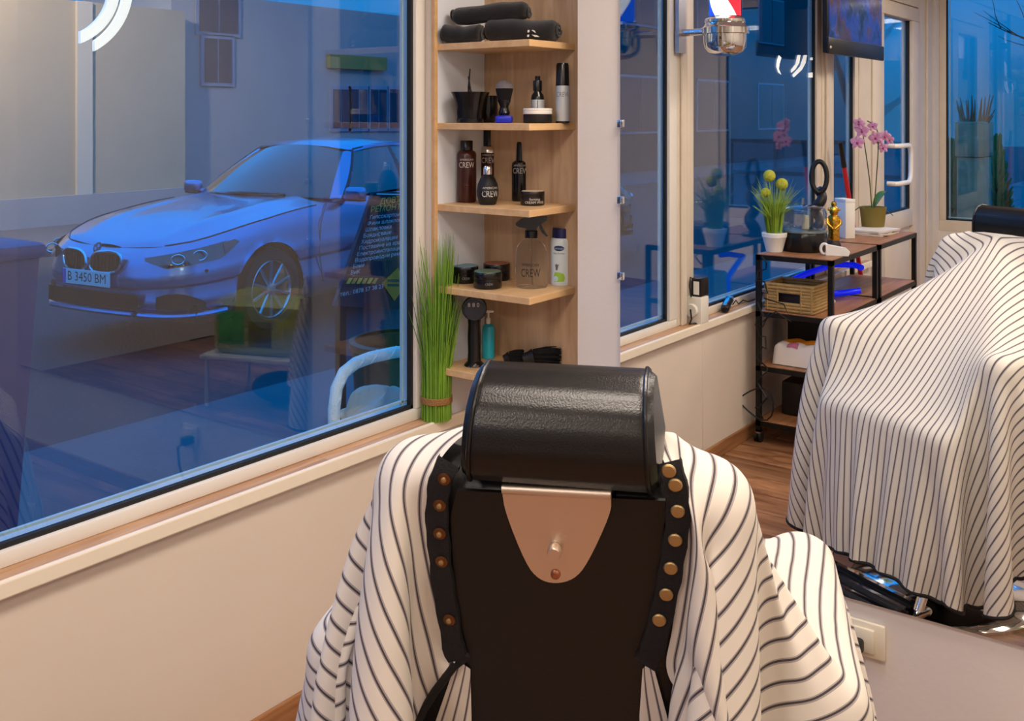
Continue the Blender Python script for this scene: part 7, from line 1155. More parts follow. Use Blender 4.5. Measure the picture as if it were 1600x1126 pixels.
# socket block, chargers and trimmer on the window sill
p = m_x(1092, 497, .0); t = thing('socket_block', 'white cube power socket standing on the sill, black charger on top', 'socket', (-.012, p.y, .6675))
obj('cube', B().span((-.03, -.035, 0), (.045, .045, .12), r=.004), M('ivory_white', (230, 226, 216), .4), t)
obj('round_plug', B().tube([(.0, .040, .06), (.0, .062, .06)], [.032, .028], 24), M('ivory_white'), t); obj('plug_wire', B().tube([(.0, .06, .06), (.012, .085, .07), (.02, .09, .03), (.0, .07, -.0), (.03, .03, .004)], .004, 8), CABLE, t)
t = thing('charger', 'black charger block with white label plugged into the white cube', 'charger', (-.004, p.y, .788)); obj('charger_body', B().span((-.02, -.05, 0), (.03, .03, .085), r=.006), BLKP, t); obj('label', B().span((-.008, .0285, .01), (.02, .0312, .07)), M('white_card'), t, False); obj('lead', B().tube([(-.01, .03, .08), (-.014, .05, .09), (-.014, .06, .05), (-.01, .05, .0)], .003, 6), CABLE, t)
p = m_x(1138, 478, .0); t = thing('hair_trimmer', 'chrome and black hair trimmer lying on the window sill', 'trimmer', (-.008, p.y, .6675), R(75)); obj('body', B().box((0, 0, .032), (.13, .038, .034), r=.012, seg=3, ry=R(12)), BLKP, t); obj('head', B().box((-.07, 0, .045), (.03, .04, .03), r=.006, ry=R(12)), M('chrome'), t); obj('side_trim', B().box((0, 0, .048), (.10, .02, .012), r=.004, ry=R(12)), M('chrome'), t)
t = thing('trimmer_lead', 'thin black trimmer lead curling along the sill', 'cord', (-.005, p.y, .671)); obj('wire', B().tube([(.0, -.06, .02), (.0, -.10, .035), (-.005, -.14, .01), (-.008, -.2, .02), (-.005, -.26, .004), (-.005, -.34, .004)], .003, 6), CABLE, t)
# broom by the door
p = m_x(1320, 260, .06); t = thing('broom', 'red broom handle with a black grip leaning by the door', 'broom', (.10, p.y - .15, 0)); q0 = m_x(1313, 222, .05); q1 = m_x(1328, 320, .06)
dv = Vector((q1.x - q0.x, q1.y - q0.y, q1.z - q0.z)); base = q1 + dv * ((.06 - q1.z) / dv.z); off = t.location
obj('stick', B().tube([base - off, q0 + dv * .38 - off], .014, 12), M('red_lacquer', (190, 28, 34), .35), t); obj('grip', B().tube([q0 + dv * .39 - off, q0 - off], [.016, .014], 12), BLKP, t)
obj('brush_head', B().box(base - off - Vector((0, 0, .0)), (.05, .24, .05), r=.01), M('red_lacquer'), t); obj('bristles', B().box(base - off - Vector((0, 0, .038)), (.04, .22, .036), r=.004), M('black_bristle'), t)
# barber pole on the post between the windows
pc = m_x(1133, 60, .20); zc = pc.z; yy = -1.775; s_ = msize(1, Vector((.20, yy, zc)))
t = thing('barber_pole', 'lit barber pole with red white and blue stripes on the window post', 'barber pole', (.20, yy, 0))
pc = m_x(1133, 60, .20); t.location = (.20, pc.y, 0); z0 = m_x(1133, 88, .2).z
def zz(py): return m_x(1133, py, .2).z
obj('end_cap', B().lathe([(.001, z0), (s_ * 14, z0 + .002), (s_ * 26, zz(82)), (s_ * 31.5, zz(74)), (s_ * 33, zz(64)), (s_ * 33, zz(54)), (s_ * 36.5, zz(53)), (s_ * 36.5, zz(44)), (s_ * 33, zz(42)), (s_ * 30, zz(36)), (s_ * 31, zz(35)), (s_ * 31, zz(31)), (s_ * 26, zz(27)), (s_ * 25, zz(26))], n=48), M('chrome'), t)
obj('end_cap', B().lathe([(s_ * 25, zz(26) + .50), (s_ * 36, zz(26) + .52), (s_ * 33, zz(26) + .60), (s_ * 14, zz(26) + .68), (.001, zz(26) + .70)], n=48), M('chrome'), t)
for k, cc in enumerate(((240, 236, 230), (206, 20, 40), (240, 236, 230), (20, 70, 220))):
    b = B(); rr = s_ * 22.5; hz = .50; zb = zz(26)
    def fn(u, v, k=k): a = 1.08 - 2 * PI * ((k + u - .5) / 4) + v * 5.2; return (rr * math.cos(a), rr * math.sin(a), zb + v * hz)
    obj('stripe', b.grid(fn, 10, 40), M('pole_%d' % k, cc, .5, emit=(cc, 1.6)), t)
obj('glass_tube', B().lathe([(s_ * 26, zb), (s_ * 26, zb + hz)], n=48, cap=False), M('pole_glass', (240, 244, 248), .03, trans=1., ior=1.05), t)
br = obj('wall_bracket', B().span((-.222, -.035, z0 + .02), (-.205, .035, zb + .8)), M('bracket_metal', (178, 180, 190), .3, metal=.9), t); obj('bracket_arm', B().tube([(-.21, 0, zz(48)), (-s_ * 30, 0, zz(48))], .016, 14), M('chrome'), t)
# television on its arm in front of the narrow window
ta, tb = m_x(1293, 82, .14), m_x(1378, 90, .14)
t = thing('television', 'black television hung before the narrow window, dark blue picture', 'television', (.14, (ta.y + tb.y) / 2, ta.z)); L_ = abs(ta.y - tb.y); L_ *= 1.0
obj('casing', B().span((-.03, -L_ / 2, 0), (0, L_ / 2, .60), r=.006), BLKP, t); obj('bezel', B().span((-.01, -L_ / 2 - .01, -.005), (.012, L_ / 2 + .01, .085), r=.006), BLKP, t)
ms = bpy.data.materials.new('tv_picture'); ms.use_nodes = True; n, l = ms.node_tree.nodes, ms.node_tree.links; pb = n['Principled BSDF']; nz = n.new('ShaderNodeTexNoise'); nz.inputs['Scale'].default_value = 5; cr = n.new('ShaderNodeValToRGB'); tc = n.new('ShaderNodeTexCoord'); l.new(tc.outputs['Object'], nz.inputs['Vector']); l.new(nz.outputs[0], cr.inputs[0])
e = cr.color_ramp.elements; e[0].position = .35; e[0].color = rgb((10, 16, 40)); e[1].position = .75; e[1].color = rgb((30, 24, 36)); q_ = e.new(.5); q_.color = rgb((16, 40, 120)); q_ = e.new(.62); q_.color = rgb((70, 26, 30)); l.new(cr.outputs[0], pb.inputs['Emission Color']); pb.inputs['Emission Strength'].default_value = .9; pb.inputs['Base Color'].default_value = (.01, .01, .012, 1); pb.inputs['Roughness'].default_value = .15
obj('screen', B().span((-.002, -L_ / 2 + .015, .085), (.004, L_ / 2 - .015, .585)), ms, t, False)
obj('power_light', B().ball((.012, L_ / 2 - .012, .03), .008, 10, 6), M('white_plastic'), t)
obj('wall_arm', B().span((-.18, -.03, .3), (-.03, .03, .36)), IRON, t, False)

# low table with a translucent box, right of the chair: it shows only as a reflection in the street window
bx_ = (2.28, -1.46)
t = thing('low_table', 'low white side table to the right of the barber chair, outside the picture', 'table', (bx_[0], bx_[1], 0), R(20))
obj('table_top', B().box((0, 0, .275), (.74, .50, .025), r=.006), M('white_metal'), t)
for x in (-.34, .34):
    for y in (-.22, .22): obj('leg', B().tube([(x, y, 0), (x, y, .265)], .012, 10), M('white_metal'), t)
t = thing('storage_box', 'printed green and yellow tissue box, seen as a reflection in the street window', 'box', (bx_[0], bx_[1], .2885), R(20))
def bx_ring(z, e): x, y = .33 - e, .20 - e; return [(-x + .04, -y, z), (x - .04, -y, z), (x, -y + .04, z), (x, y - .04, z), (x - .04, y, z), (-x + .04, y, z), (-x, y - .04, z), (-x, -y + .04, z)]
vv = bx_ring(0, .02) + bx_ring(.03, 0) + bx_ring(.27, 0) + bx_ring(.32, .05); ff = [tuple(range(7, -1, -1)), tuple(range(24, 32))] + [(8 * j + i, 8 * j + (i + 1) % 8, 8 * (j + 1) + (i + 1) % 8, 8 * (j + 1) + i) for j in range(3) for i in range(8)]
mbx = M('printed_box', (170, 180, 172), .3, var=(9, .3), c2=(196, 205, 60)); obj('box_body', B().add(vv, ff), mbx, t, angle=20)
for k, (x, z, w_, h_, c_) in enumerate(((-.16, .13, .16, .16, (226, 232, 90)), (.02, .12, .14, .14, (150, 150, 80)), (.2, .15, .16, .18, (120, 225, 140)))):
    for sg in (-1, 1): obj('print_patch', B().box((x, sg * .2005, z), (w_, .003, h_), r=.001), M('patch_%d' % k, c_, .4, var=(18, .3)), t)
for sg in (-1, 1): obj('print_patch', B().box((sg * .3305, .02, .14), (.003, .18, .16), r=.001), M('patch_0'), t)
obj('slot_ring', B().lathe([(.11, .318), (.11, .325), (.08, .327)], n=28, sx=1.2, sy=.7), M('tissue_rose', (206, 176, 160), .6), t)
obj('tissue', B().grid(lambda u, v: ((u - .5) * .13 * (1 - .5 * v) + .02 * math.sin(v * 7), .02 * math.sin(u * 9 + v * 3), .32 + .13 * v), 8, 8), M('tissue_white', (236, 236, 236), .7), t, angle=80)
t = thing('floor_bag', 'dark blue bag with whitish cloth on the floor under the low white table', 'bag', (bx_[0] - .05, bx_[1] + .02, 0), R(15))
obj('bag_body', B().ball((0, 0, .085), .20, 22, 12, sx=1., sy=.7, sz=.42), M('bag_navy', (20, 36, 70), .6), t); obj('cloth_edge', B().tube([(-.22, -.10, .02), (-.1, -.16, .03), (.06, -.17, .02), (.2, -.12, .03)], [.02, .028, .024, .02], 10), M('cloth_pale', (200, 192, 190), .8), t)

# ------------------------------------------------------------------ the street outside
GZ = -.10
ASPH = M('asphalt', (52, 56, 62), .8, bump=(40, .3), var=(3, .25)); SLAB = M('pavement', (92, 92, 96), .75, bump=(30, .2), var=(4, .15))
struct('ground', B().span((-60, -60, GZ - .3), (-.25, 70, GZ - .1)).span((-.3, -60, GZ - .3), (40, ROOMY - .16, GZ - .1)), ASPH)
struct('pavement', B().span((-3.0, -40, GZ - .12), (-.25, 40, GZ), r=.01).span((-.25, -40, GZ - .12), (12, ROOMY - .16, GZ), r=.01), SLAB)
struct('far_pavement', B().span((-14, -40, GZ - .12), (-10.4, 40, GZ), r=.01), SLAB)
# house across the street
STUC = M('stucco', (176, 160, 136), .85, bump=(14, .15), var=(.8, .12)); STUG = M('grey_stucco', (150, 150, 150), .85, var=(1.2, .1)); DWIN = M('dark_window', (24, 38, 62), .12, spec=.8); FRM = M('house_frame', (120, 130, 146), .5)
hs = thing('house', 'beige rendered house across the street behind the silver car', 'building', (-13.0, 0, GZ))
obj('wall', B().span((-4, -14, 0), (0, 8.2, 3.5)), STUC, hs, False)
obj('reflection_strip', B().span((-.02, 6.17, 0), (.06, 6.43, 3.5)), M('reflection_pale', (190, 178, 158), .8), hs, False)  # reflection in the shop pane put in as a paler strip of wall
obj('plinth', B().span((0, -14, 0), (.08, 8.2, .45)), STUG, hs, False)
h2 = thing('annex', 'grey shop building with dark windows right of the beige house', 'building', (-13.4, 8.2, GZ))
obj('wall', B().span((-4, 0, 0), (0, 26, 3.9)), STUG, h2, False)
def win(par, x, y0, y1, z0, z1):
    f = obj('window_frame', B().span((x, y0 - .07, z0 - .07), (x + .04, y1 + .07, z1 + .07)), FRM, par, False); obj('pane', B().span((x + .03, y0, z0), (x + .055, (y0 + y1) / 2 - .02, z1)).span((x + .03, (y0 + y1) / 2 + .02, z0), (x + .055, y1, z1)), DWIN, f, False)
def X13(px, py, X=-13.35): p = px_x(px, py, X); return p.y, p.z - GZ
for (x0, y0, x1, y1) in ((312, 48, 372, -30), (320, 128, 362, 62)):
    a, c_ = X13(x0, y0), X13(x1, y1); win(h2, 0, a[0] - 8.2, c_[0] - 8.2, min(a[1], c_[1]), max(a[1], c_[1]))
a, c_ = px_x(515, 106, -13.3), px_x(604, 90, -13.3)
sg = obj('shop_sign', B().span((.02, a.y - 8.2, a.z - GZ), (.12, c_.y - 8.2, c_.z - GZ)), M('sign_olive', (112, 116, 52), .5), h2, False)
for (x0, x1) in ((521, 546), (549, 574), (580, 604), (610, 636)):
    a, c_ = px_x(x0, 200, -13.35), px_x(x1, 140, -13.35); win(h2, 0, a.y - 8.2, c_.y - 8.2, max(.1, a.z - GZ), c_.z - GZ)
h3 = thing('dark_block', 'tall dark apartment block far down the street, seen only through the mirror', 'building', (-13.0, -20, GZ))
obj('wall', B().span((-6, -24, 0), (0, 0, 9)), M('dark_render', (70, 70, 76), .8, var=(.6, .3)), h3, False)
for k in range(4):
    for j in range(2): win(h3, 0, -5.5 - 5 * k, -3.2 - 5 * k, 1.2 + 3.2 * j, 2.8 + 3.2 * j)
# lamp post out of view, added so that warm light falls on the house
t = thing('added_lamp_post', 'slim grey lamp post out of view, added across the road to light the house', 'street lamp', (-10.3, 1.4, GZ))
obj('pole', B().tube([(0, 0, 0), (0, 0, 5.7), (.1, .2, 5.95), (.5, 1.1, 6.0)], [.07, .05, .045, .04], 12), IRON, t); obj('lamp_head', B().box((.55, 1.25, 5.98), (.22, .5, .10), r=.03), IRON, t)

# ---- car: silver saloon parked along the kerb, nose towards the left of the picture
CARX, CARY = -5.07, 1.63
PAINT = M('silver_paint', (104, 140, 180), .24, metal=.9, coat=.5); BLKT = M('car_black', (10, 10, 11), .4); GLS = M('car_glass', (10, 16, 22), .05, spec=.9, coat=.5); TYRE = M('tyre', (18, 18, 18), .75); ALLOY = M('alloy', (170, 172, 176), .25, metal=.9); LAMP = M('headlamp_glass', (20, 24, 30), .06, spec=.9, coat=.6); CHR2 = M('car_chrome', (210, 215, 222), .12, metal=1.)
car = thing('car', 'silver saloon car parked outside the shop window, nose to the left', 'car', (CARX, CARY, GZ), R(7.5))
OUT = [(0, 0), (.20, .012), (.38, .04), (.54, .10), (.67, .19), (.77, .31), (.835, .45), (.875, .60), (.90, .78), (.912, 1.0), (.918, 1.4), (.92, 2.0), (.92, 2.7), (.918, 3.4), (.905, 4.0), (.87, 4.4), (.78, 4.66), (.58, 4.78), (.3, 4.83), (0, 4.84)]
TOPZ = [.700, .702, .708, .718, .732, .752, .780, .812, .845, .875, .925, .965, .985, 1.0, 1.02, 1.03, 1.035, 1.035, 1.035, 1.035]
INSET = [.115, .115, .11, .105, .10, .09, .08, .07, .065, .06, .06, .06, .06, .06, .06, .06, .06, .07, .08, .08]
def interp(tab, t):
    k = min(int(t), len(tab) - 2); f = t - k; a, c_ = tab[k], tab[k + 1]
    if isinstance(a, tuple):
        p0 = tab[max(0, k - 1)]; p3 = tab[min(len(tab) - 1, k + 2)]
        return tuple(.5 * (2 * a[i] + (c_[i] - p0[i]) * f + (2 * p0[i] - 5 * a[i] + 4 * c_[i] - p3[i]) * f * f + (3 * a[i] - p0[i] - 3 * c_[i] + p3[i]) * f ** 3) for i in range(2))
    return a + (c_ - a) * f
PROF = [(0.0, -.075), (.06, -.035), (.16, -.004), (.22, .0), (.34, -.012), (.42, -.016), (.46, .004), (.58, .006), (.68, -.008), (.80, -.02), (.90, -.035), (1.0, -1.0)]   # height fraction, outward offset (last = full inset)
def shell(t, pf):
    x, y = interp(OUT, t); x2, y2 = interp(OUT, min(len(OUT) - 1.001, t + .02)); x1, y1 = interp(OUT, max(0, t - .02)); tx_, ty_ = x2 - x1, y2 - y1; L = math.hypot(tx_, ty_); nx, ny = ty_ / L, -tx_ / L
    if t < .05: nx, ny = 0, -1
    h, o = pf; zt_ = interp(TOPZ, t); ins = interp(INSET, t); o = -ins if o < -.9 else o
    front = max(0, 1 - t / 5.)
    if h > .75 and o > -.9: o -= front * .03 * (h - .75) / .15
    return (x + nx * o, y + ny * o, .20 + (zt_ - .20) * h)
def dense(n): 
    out = []
    for i in range(len(PROF) - 1):
        for k in range(n): f = k / n; a, c_ = PROF[i], PROF[i + 1]; out.append((a, c_, f))
    out.append((PROF[-2], PROF[-1], 1.)); return out
NT = 120; DP = dense(2); WHC = [(1.0, .92), (3.90, .92)]; WR = .345; WZ = .325
v = []; f = []
for j in range(NT + 1):
    t_ = j / NT * (len(OUT) - 1)
    for a, c_, ff in DP:
        pa, pb_ = shell(t_, a), shell(t_, c_); v.append([pa[i] + (pb_[i] - pa[i]) * ff for i in range(3)])
nd = len(DP)
def inarch(q, r): return any((q[1] - wy) ** 2 + (q[2] - WZ) ** 2 < r * r for wy, _ in WHC) and abs(q[0]) > .6
bad = [inarch(q, WR + .03) for q in v]
for i, q in enumerate(v):
    if bad[i]:
        for wy, _ in WHC:
            dy, dz = q[1] - wy, q[2] - WZ; d_ = math.hypot(dy, dz)
            if d_ < WR + .03 and d_ > WR - .05: s_ = (WR + .03) / d_; q[1] = wy + dy * s_; q[2] = max(.2, WZ + dz * s_); bad[i] = False
body = B(); v2 = []
for sx in (1, -1):
    o = len(v2); v2 += [(q[0] * sx, q[1], q[2]) for q in v]
    for j in range(NT):
        for k in range(nd - 1):
            q = [j * nd + k, (j + 1) * nd + k, (j + 1) * nd + k + 1, j * nd + k + 1]
            if any(bad[i] for i in q): continue
            q = [i + o for i in q]; f.append(q if sx == 1 else q[::-1])
body.add(v2, f)
# bonnet and deck: crown between the two shoulder lines
def top_edge(y):
    lo, hi = 0., len(OUT) - 1.
    for _ in range(40):
        m_ = (lo + hi) / 2
        if shell(m_, PROF[-1])[1] < y: lo = m_
        else: hi = m_
    return shell((lo + hi) / 2, PROF[-1])
def deck(y0, y1, crown, nu=20, nv=16):
    def fn(u, v_):
        y = y0 + (y1 - y0) * v_; e = top_edge(y); x = (u * 2 - 1) * e[0]; c_ = crown * (1 - (abs(u * 2 - 1)) ** 2.4); c_ += .016 * math.exp(-((abs(u * 2 - 1) - .62) / .10) ** 2) * min(1, v_ * 3)
        return (x, y, e[2] + c_ * min(1, .35 + v_ * 2.2) + .0)
    return fn
ymin = shell(0, PROF[-1])[1]
body.grid(deck(ymin + .0005, 1.72, .055), 28, 22)
body.grid(lambda u, w: (lambda q: (q[0], q[1], q[2]))(deck(4.10, 4.755, .03)(u, w)), 16, 8)
body.grid(lambda u, w: ((u * 2 - 1) * (top_edge(1.7 + 2.45 * w)[0]), 1.7 + 2.45 * w, top_edge(1.7 + 2.45 * w)[2] - .001), 10, 20)
# roof and pillars
RF = [(2.42, .56, 1.385), (2.62, .585, 1.425), (2.95, .595, 1.440), (3.3, .585, 1.425), (3.62, .56, 1.375)]
def roof(u, w):
    t = w * (len(RF) - 1); k = min(int(t), len(RF) - 2); f_ = t - k; a, c_ = RF[k], RF[k + 1]; y, x, z = [a[i] + (c_[i] - a[i]) * f_ for i in range(3)]; xx = (u * 2 - 1)
    return (xx * x, y - .10 * (1 - xx * xx) * (1 - w) * .9 + .08 * (1 - xx * xx) * w, z + .045 * (1 - abs(xx) ** 2.2))
body.grid(roof, 20, 18)
car_body = obj('car_body', body, PAINT, car, angle=32)
def wsc(u, w):          # windscreen
    xx = u * 2 - 1; bx_, by_, bz_ = xx * .775, 1.88 - .27 * (1 - xx * xx), .975 + .035 * (1 - xx * xx); tx2, ty2, tz2 = roof(u, 0); tx2 *= .90
    return (bx_ + (tx2 - bx_) * w, by_ + (ty2 - by_) * w, bz_ + (tz2 - bz_) * w + .02 * math.sin(PI * w))
obj('windscreen', B().grid(wsc, 16, 10), GLS, car)
def rsc(u, w):
    xx = u * 2 - 1; b_ = (xx * .70, 4.12 + .1 * (1 - xx * xx), 1.035); q = roof(u, 1); return (b_[0] + (q[0] * .92 - b_[0]) * w, b_[1] + (q[1] - b_[1]) * w, b_[2] + (q[2] - b_[2]) * w)
obj('rear_screen', B().grid(rsc, 12, 8), GLS, car)
for sx in (1, -1):
    def apil(u, w): a = wsc(1 if sx > 0 else 0, w); b_ = side(0, w); return (a[0] + (b_[0] - a[0]) * u, a[1] + (b_[1] - a[1]) * u, a[2] + (b_[2] - a[2]) * u + .008 * math.sin(PI * u))
    def side(u, w):      # side glass, u along the car
        yb = 1.97 + 1.98 * u; yt = 2.46 + 1.10 * u; e = .845; xt = .585 - .02 * abs(u - .4)
        zb = .972 + .05 * u; zt2 = 1.388 + .045 * math.sin(PI * min(1, u * 1.05))
        return (sx * (e + (xt - e) * w + .03 * math.sin(PI * w)), yb + (yt - yb) * w, zb + (zt2 - zb) * w)
    g = lambda u, w: apil(u, w)
    obj('pillar', B().grid(apil, 5, 12), PAINT, car, angle=60)
    obj('side_window', B().grid(lambda u, w: side(.02 + u * .44, .03 + w * .9), 10, 8), GLS, car); obj('side_window', B().grid(lambda u, w: side(.50 + u * .34, .03 + w * .9), 8, 8), GLS, car)
    obj('window_trim', B().tube([side(.0, w / 10) for w in range(11)] + [side(u / 12, 1.0) for u in range(1, 12)], .012, 6), CHR2 if False else BLKT, car)
    obj('pillar', B().grid(lambda u, w: side(.46 + .05 * u, w), 2, 8), BLKT, car); obj('pillar', B().grid(lambda u, w: side(.84 + .16 * u, w), 4, 8), PAINT, car)
    obj('roof_rail', B().grid(lambda u, w: (lambda a, c_: tuple(a[i] + (c_[i] - a[i]) * w + (.010 * math.sin(PI * w) if i == 2 else 0) for i in range(3)))(side(u, .95), roof(1 if sx > 0 else 0, u)), 14, 4), PAINT, car, angle=60)
    mb = obj('wing_mirror', B().box((sx * .985, 1.98, 1.02), (.20, .10, .12), r=.04, seg=3).tube([(sx * .86, 2.0, .975), (sx * .93, 1.99, .99)], .025, 8), PAINT, car); obj('mirror_base', B().box((sx * .985, 1.985, .968), (.17, .08, .03), r=.012), BLKT, mb)
    for wy, _ in WHC:
        wl_ = obj('wheel', B().lathe([(.20, -.02), (.315, -.02), (.326, .02), (.326, .17), (.315, .215), (.245, .222), (.235, .19)], n=40, mat=Matrix.Translation((sx * (.70 if sx > 0 else .70), wy, .325)) @ Matrix.Rotation(sx * PI / 2, 4, 'Y')), TYRE, car)
        mt2 = Matrix.Translation((sx * .70, wy, .325)) @ Matrix.Rotation(sx * PI / 2, 4, 'Y'); rm = B().lathe([(.236, .12), (.240, .20), (.225, .212), (.215, .20), (.21, .12)], n=40, mat=mt2).lathe([(.055, .10), (.055, .20), (.03, .206)], n=20, mat=mt2)
        for k in range(10):
            a = 2 * PI * k / 10; rm.add(*(lambda vv: (vv.v, vv.f))(B().tube([(math.cos(a) * .04, math.sin(a) * .04, .19), (math.cos(a) * .22, math.sin(a) * .22, .20)], .014, 6)), mat=mt2)
        obj('rim', rm, ALLOY, wl_); obj('hub_dark', B().lathe([(.23, .11), (.05, .10)], n=32, mat=mt2), BLKT, wl_)
        obj('wheel_arch', B().grid(lambda u, w: (sx * (.60 + .30 * w), wy + math.cos(PI * u * 1.16 - .08 * PI) * (WR + .028), WZ + math.sin(PI * u * 1.16 - .08 * PI) * (WR + .028)), 24, 2).grid(lambda u, w: (sx * .61, wy + (u - .5) * .78, .1 + w * .62), 1, 1), BLKT, car)
    # headlamp: a wedge wrapped round the corner
    def lamp(u, w):
        t = 2.75 + 5.2 * u; z0_ = .565 + .09 * u ** 1.1 + .03 * max(0, u - .75); z1_ = .655 + .125 * u; h_ = max(.004, (z1_ - z0_) * (1 if u < .68 else max(.02, 1 - ((u - .68) / .32) ** 1.3)) * (min(1, .25 + u * 4))); zq = z1_ - h_ * (1 - w)
        x, y = interp(OUT, t); x2, y2 = interp(OUT, t + .02); tx_, ty_ = x2 - x, y2 - y; L = math.hypot(tx_, ty_); nx, ny = ty_ / L, -tx_ / L; o_ = .012 - .052 * max(0, (zq - .60) / .16) ; return (sx * (x + nx * o_), y + ny * o_, zq)
    hl = obj('headlamp', B().grid(lamp, 26, 6), LAMP, car)
    for u in (.30, .50):
        c0 = lamp(u, .5); obj('lamp_ring', B().tube([(c0[0] + sx * .004 + math.cos(a) * .045 * .8 * 1, c0[1] - .012 + sx * math.cos(a) * .03 * sx, c0[2] + math.sin(a) * .036) for a in [2 * PI * k / 20 for k in range(20)]], .006, 6, closed=True), CHR2, hl)
    obj('indicator', B().grid(lambda u, w: (lambda q: (q[0] + sx * .004, q[1] - .003, q[2]))(lamp(.74 + .2 * u, .1 + .8 * w)), 6, 3), M('amber', (170, 60, 50), .2, spec=.8), hl)
    # twin oval grille openings with chrome surround
    def kid(a, s): 
        cx_k = sx * .172; rx, rz = .148, .080; ca_, sa_ = math.cos(a), math.sin(a); q = (abs(ca_) ** 2.8 + abs(sa_) ** 2.8) ** (-1 / 2.8); x = cx_k + ca_ * q * rx * s + sx * .02 * sa_; z = .612 + sa_ * q * rz * s; return (x, -.012 + .30 * x * x - .0 + .10 * max(0, z - .60), z)
    obj('grille_surround', B().tube([kid(2 * PI * k / 40, 1.) for k in range(40)], .011, 8, closed=True), CHR2, car)
    gb = B(); kk = [kid(2 * PI * k / 40, .97) for k in range(40)]; gb.add(kk + [(sx * .172, .0, .612)], [((k + 1) % 40, k, 40) if sx > 0 else (k, (k + 1) % 40, 40) for k in range(40)]); gr = obj('grille', gb, BLKT, car)
    for k in range(7): x_ = sx * (.065 + .036 * k); obj('grille_bar', B().tube([(x_, -.018 + .3 * x_ * x_, .545), (x_, -.012 + .3 * x_ * x_, .665)], .0045, 6), M('bar_dark', (50, 50, 52), .3, metal=.6), gr)
    fo = B().grid(lambda u, w: (lambda t, z: (sx * (interp(OUT, t)[0] * 1.004 + .003), interp(OUT, t)[1] - .012, z))(3.3 + 2.3 * u, .275 + (.04 + .075 * math.sin(PI * (.25 + .75 * u))) * w), 12, 4); obj('fog_recess', fo, BLKT, car)
    obj('splitter', B().tube([(lambda t: (sx * (interp(OUT, t)[0] * 1.005), interp(OUT, t)[1] - .012, .235 - .015 * math.sin(i / 14 * PI)))(2.5 + 4.2 * i / 14) for i in range(15)], .022, 8), PAINT, car)
    p_ = shell(5.6, PROF[6]); obj('sensor', B().tube([(sx * p_[0], p_[1], .545), (sx * (p_[0] + .006), p_[1] - .006, .545)], .014, 12), BLKT, car)
lower = B().grid(lambda u, w: (lambda x, z: (x, .016 + .12 * x * x - .016 + -.008, z))((u * 2 - 1) * .50, .275 + .115 * w), 16, 4); obj('lower_grille', lower, BLKT, car)
obj('splitter', B().tube([((i / 10 - .5) * .9, -.012 + .12 * ((i / 10 - .5) * .9) ** 2, .245) for i in range(11)], .020, 8), PAINT, car)
obj('badge', B().lathe([(.041, 0), (.041, .004), (.036, .006)], n=28, mat=Matrix.Translation((0, .075, .705)) @ Matrix.Rotation(R(62), 4, 'X')), M('badge_ring', (30, 34, 44), .3), car)
bq = B(); 
for k in range(4):
    if True: pts_ = [(0, 0, .0066)] + [(math.cos(k * PI / 2 + a) * .026, math.sin(k * PI / 2 + a) * .026, .0066) for a in [i * PI / 12 for i in range(7)]]; (bq.add(pts_, [tuple(range(8))], Matrix.Translation((0, .075, .705)) @ Matrix.Rotation(R(62), 4, 'X')) if k % 2 == 0 else None)
obj('badge_quarters', bq, M('badge_blue', (60, 130, 200), .4), car, False)
npl = obj('number_plate', B().span((-.26, -.034, .432), (.26, -.022, .544), r=.004), M('plate_white', (214, 216, 214), .5), car, False)
b = B(); text_flat(b, 'B 3450 BM', .072, (.012, -.0352, .488), (1, 0, 0), (0, 0, 1), wide=.98); obj('lettering', b, M('plate_ink', (22, 24, 26), .5), npl, False)
obj('plate_strip', B().span((-.258, -.0350, .434), (-.222, -.0335, .542)), M('plate_blue', (24, 60, 170), .4), npl, False)
obj('wiper', B().tube([(-.55, 1.72, .985), (.0, 1.60, 1.02), (.42, 1.70, 1.01)], .012, 6), BLKT, car)
obj('bonnet_gap', B().tube([(lambda e: (e[0] * .985, y_, e[2] + .006))(top_edge(y_)) for y_ in [.24 + .125 * k for k in range(12)]], .004, 5).tube([(lambda e: (-e[0] * .985, y_, e[2] + .006))(top_edge(y_)) for y_ in [.24 + .125 * k for k in range(12)]], .004, 5), BLKT, car)
obj('door_gap', B().tube([(.925 - .005, 1.62, .30), (.926, 1.56, .55), (.91, 1.60, .80), (.872, 1.72, .955)], .004, 5), BLKT, car); obj('door_handle', B().box((.915, 2.72, .83), (.02, .2, .03), r=.008), PAINT, car)
obj('underbody', B().span((-.8, .3, .16), (.8, 4.5, .3)), BLKT, car, False)

car2 = copy_tree(car, None, (-5.3, -9.6, GZ), 'dark parked car farther down the street, seen only through the mirror')
PAINT2 = M('dark_paint', (20, 30, 48), .25, metal=.4, coat=.6)
for o in list(car2.children):
    if o.name.startswith(('number_plate', 'badge')):
        for c_ in list(o.children): bpy.data.objects.remove(c_)
        bpy.data.objects.remove(o); continue
    for sl_ in o.material_slots:
        if sl_.material == PAINT: sl_.link = 'OBJECT'; sl_.material = PAINT2
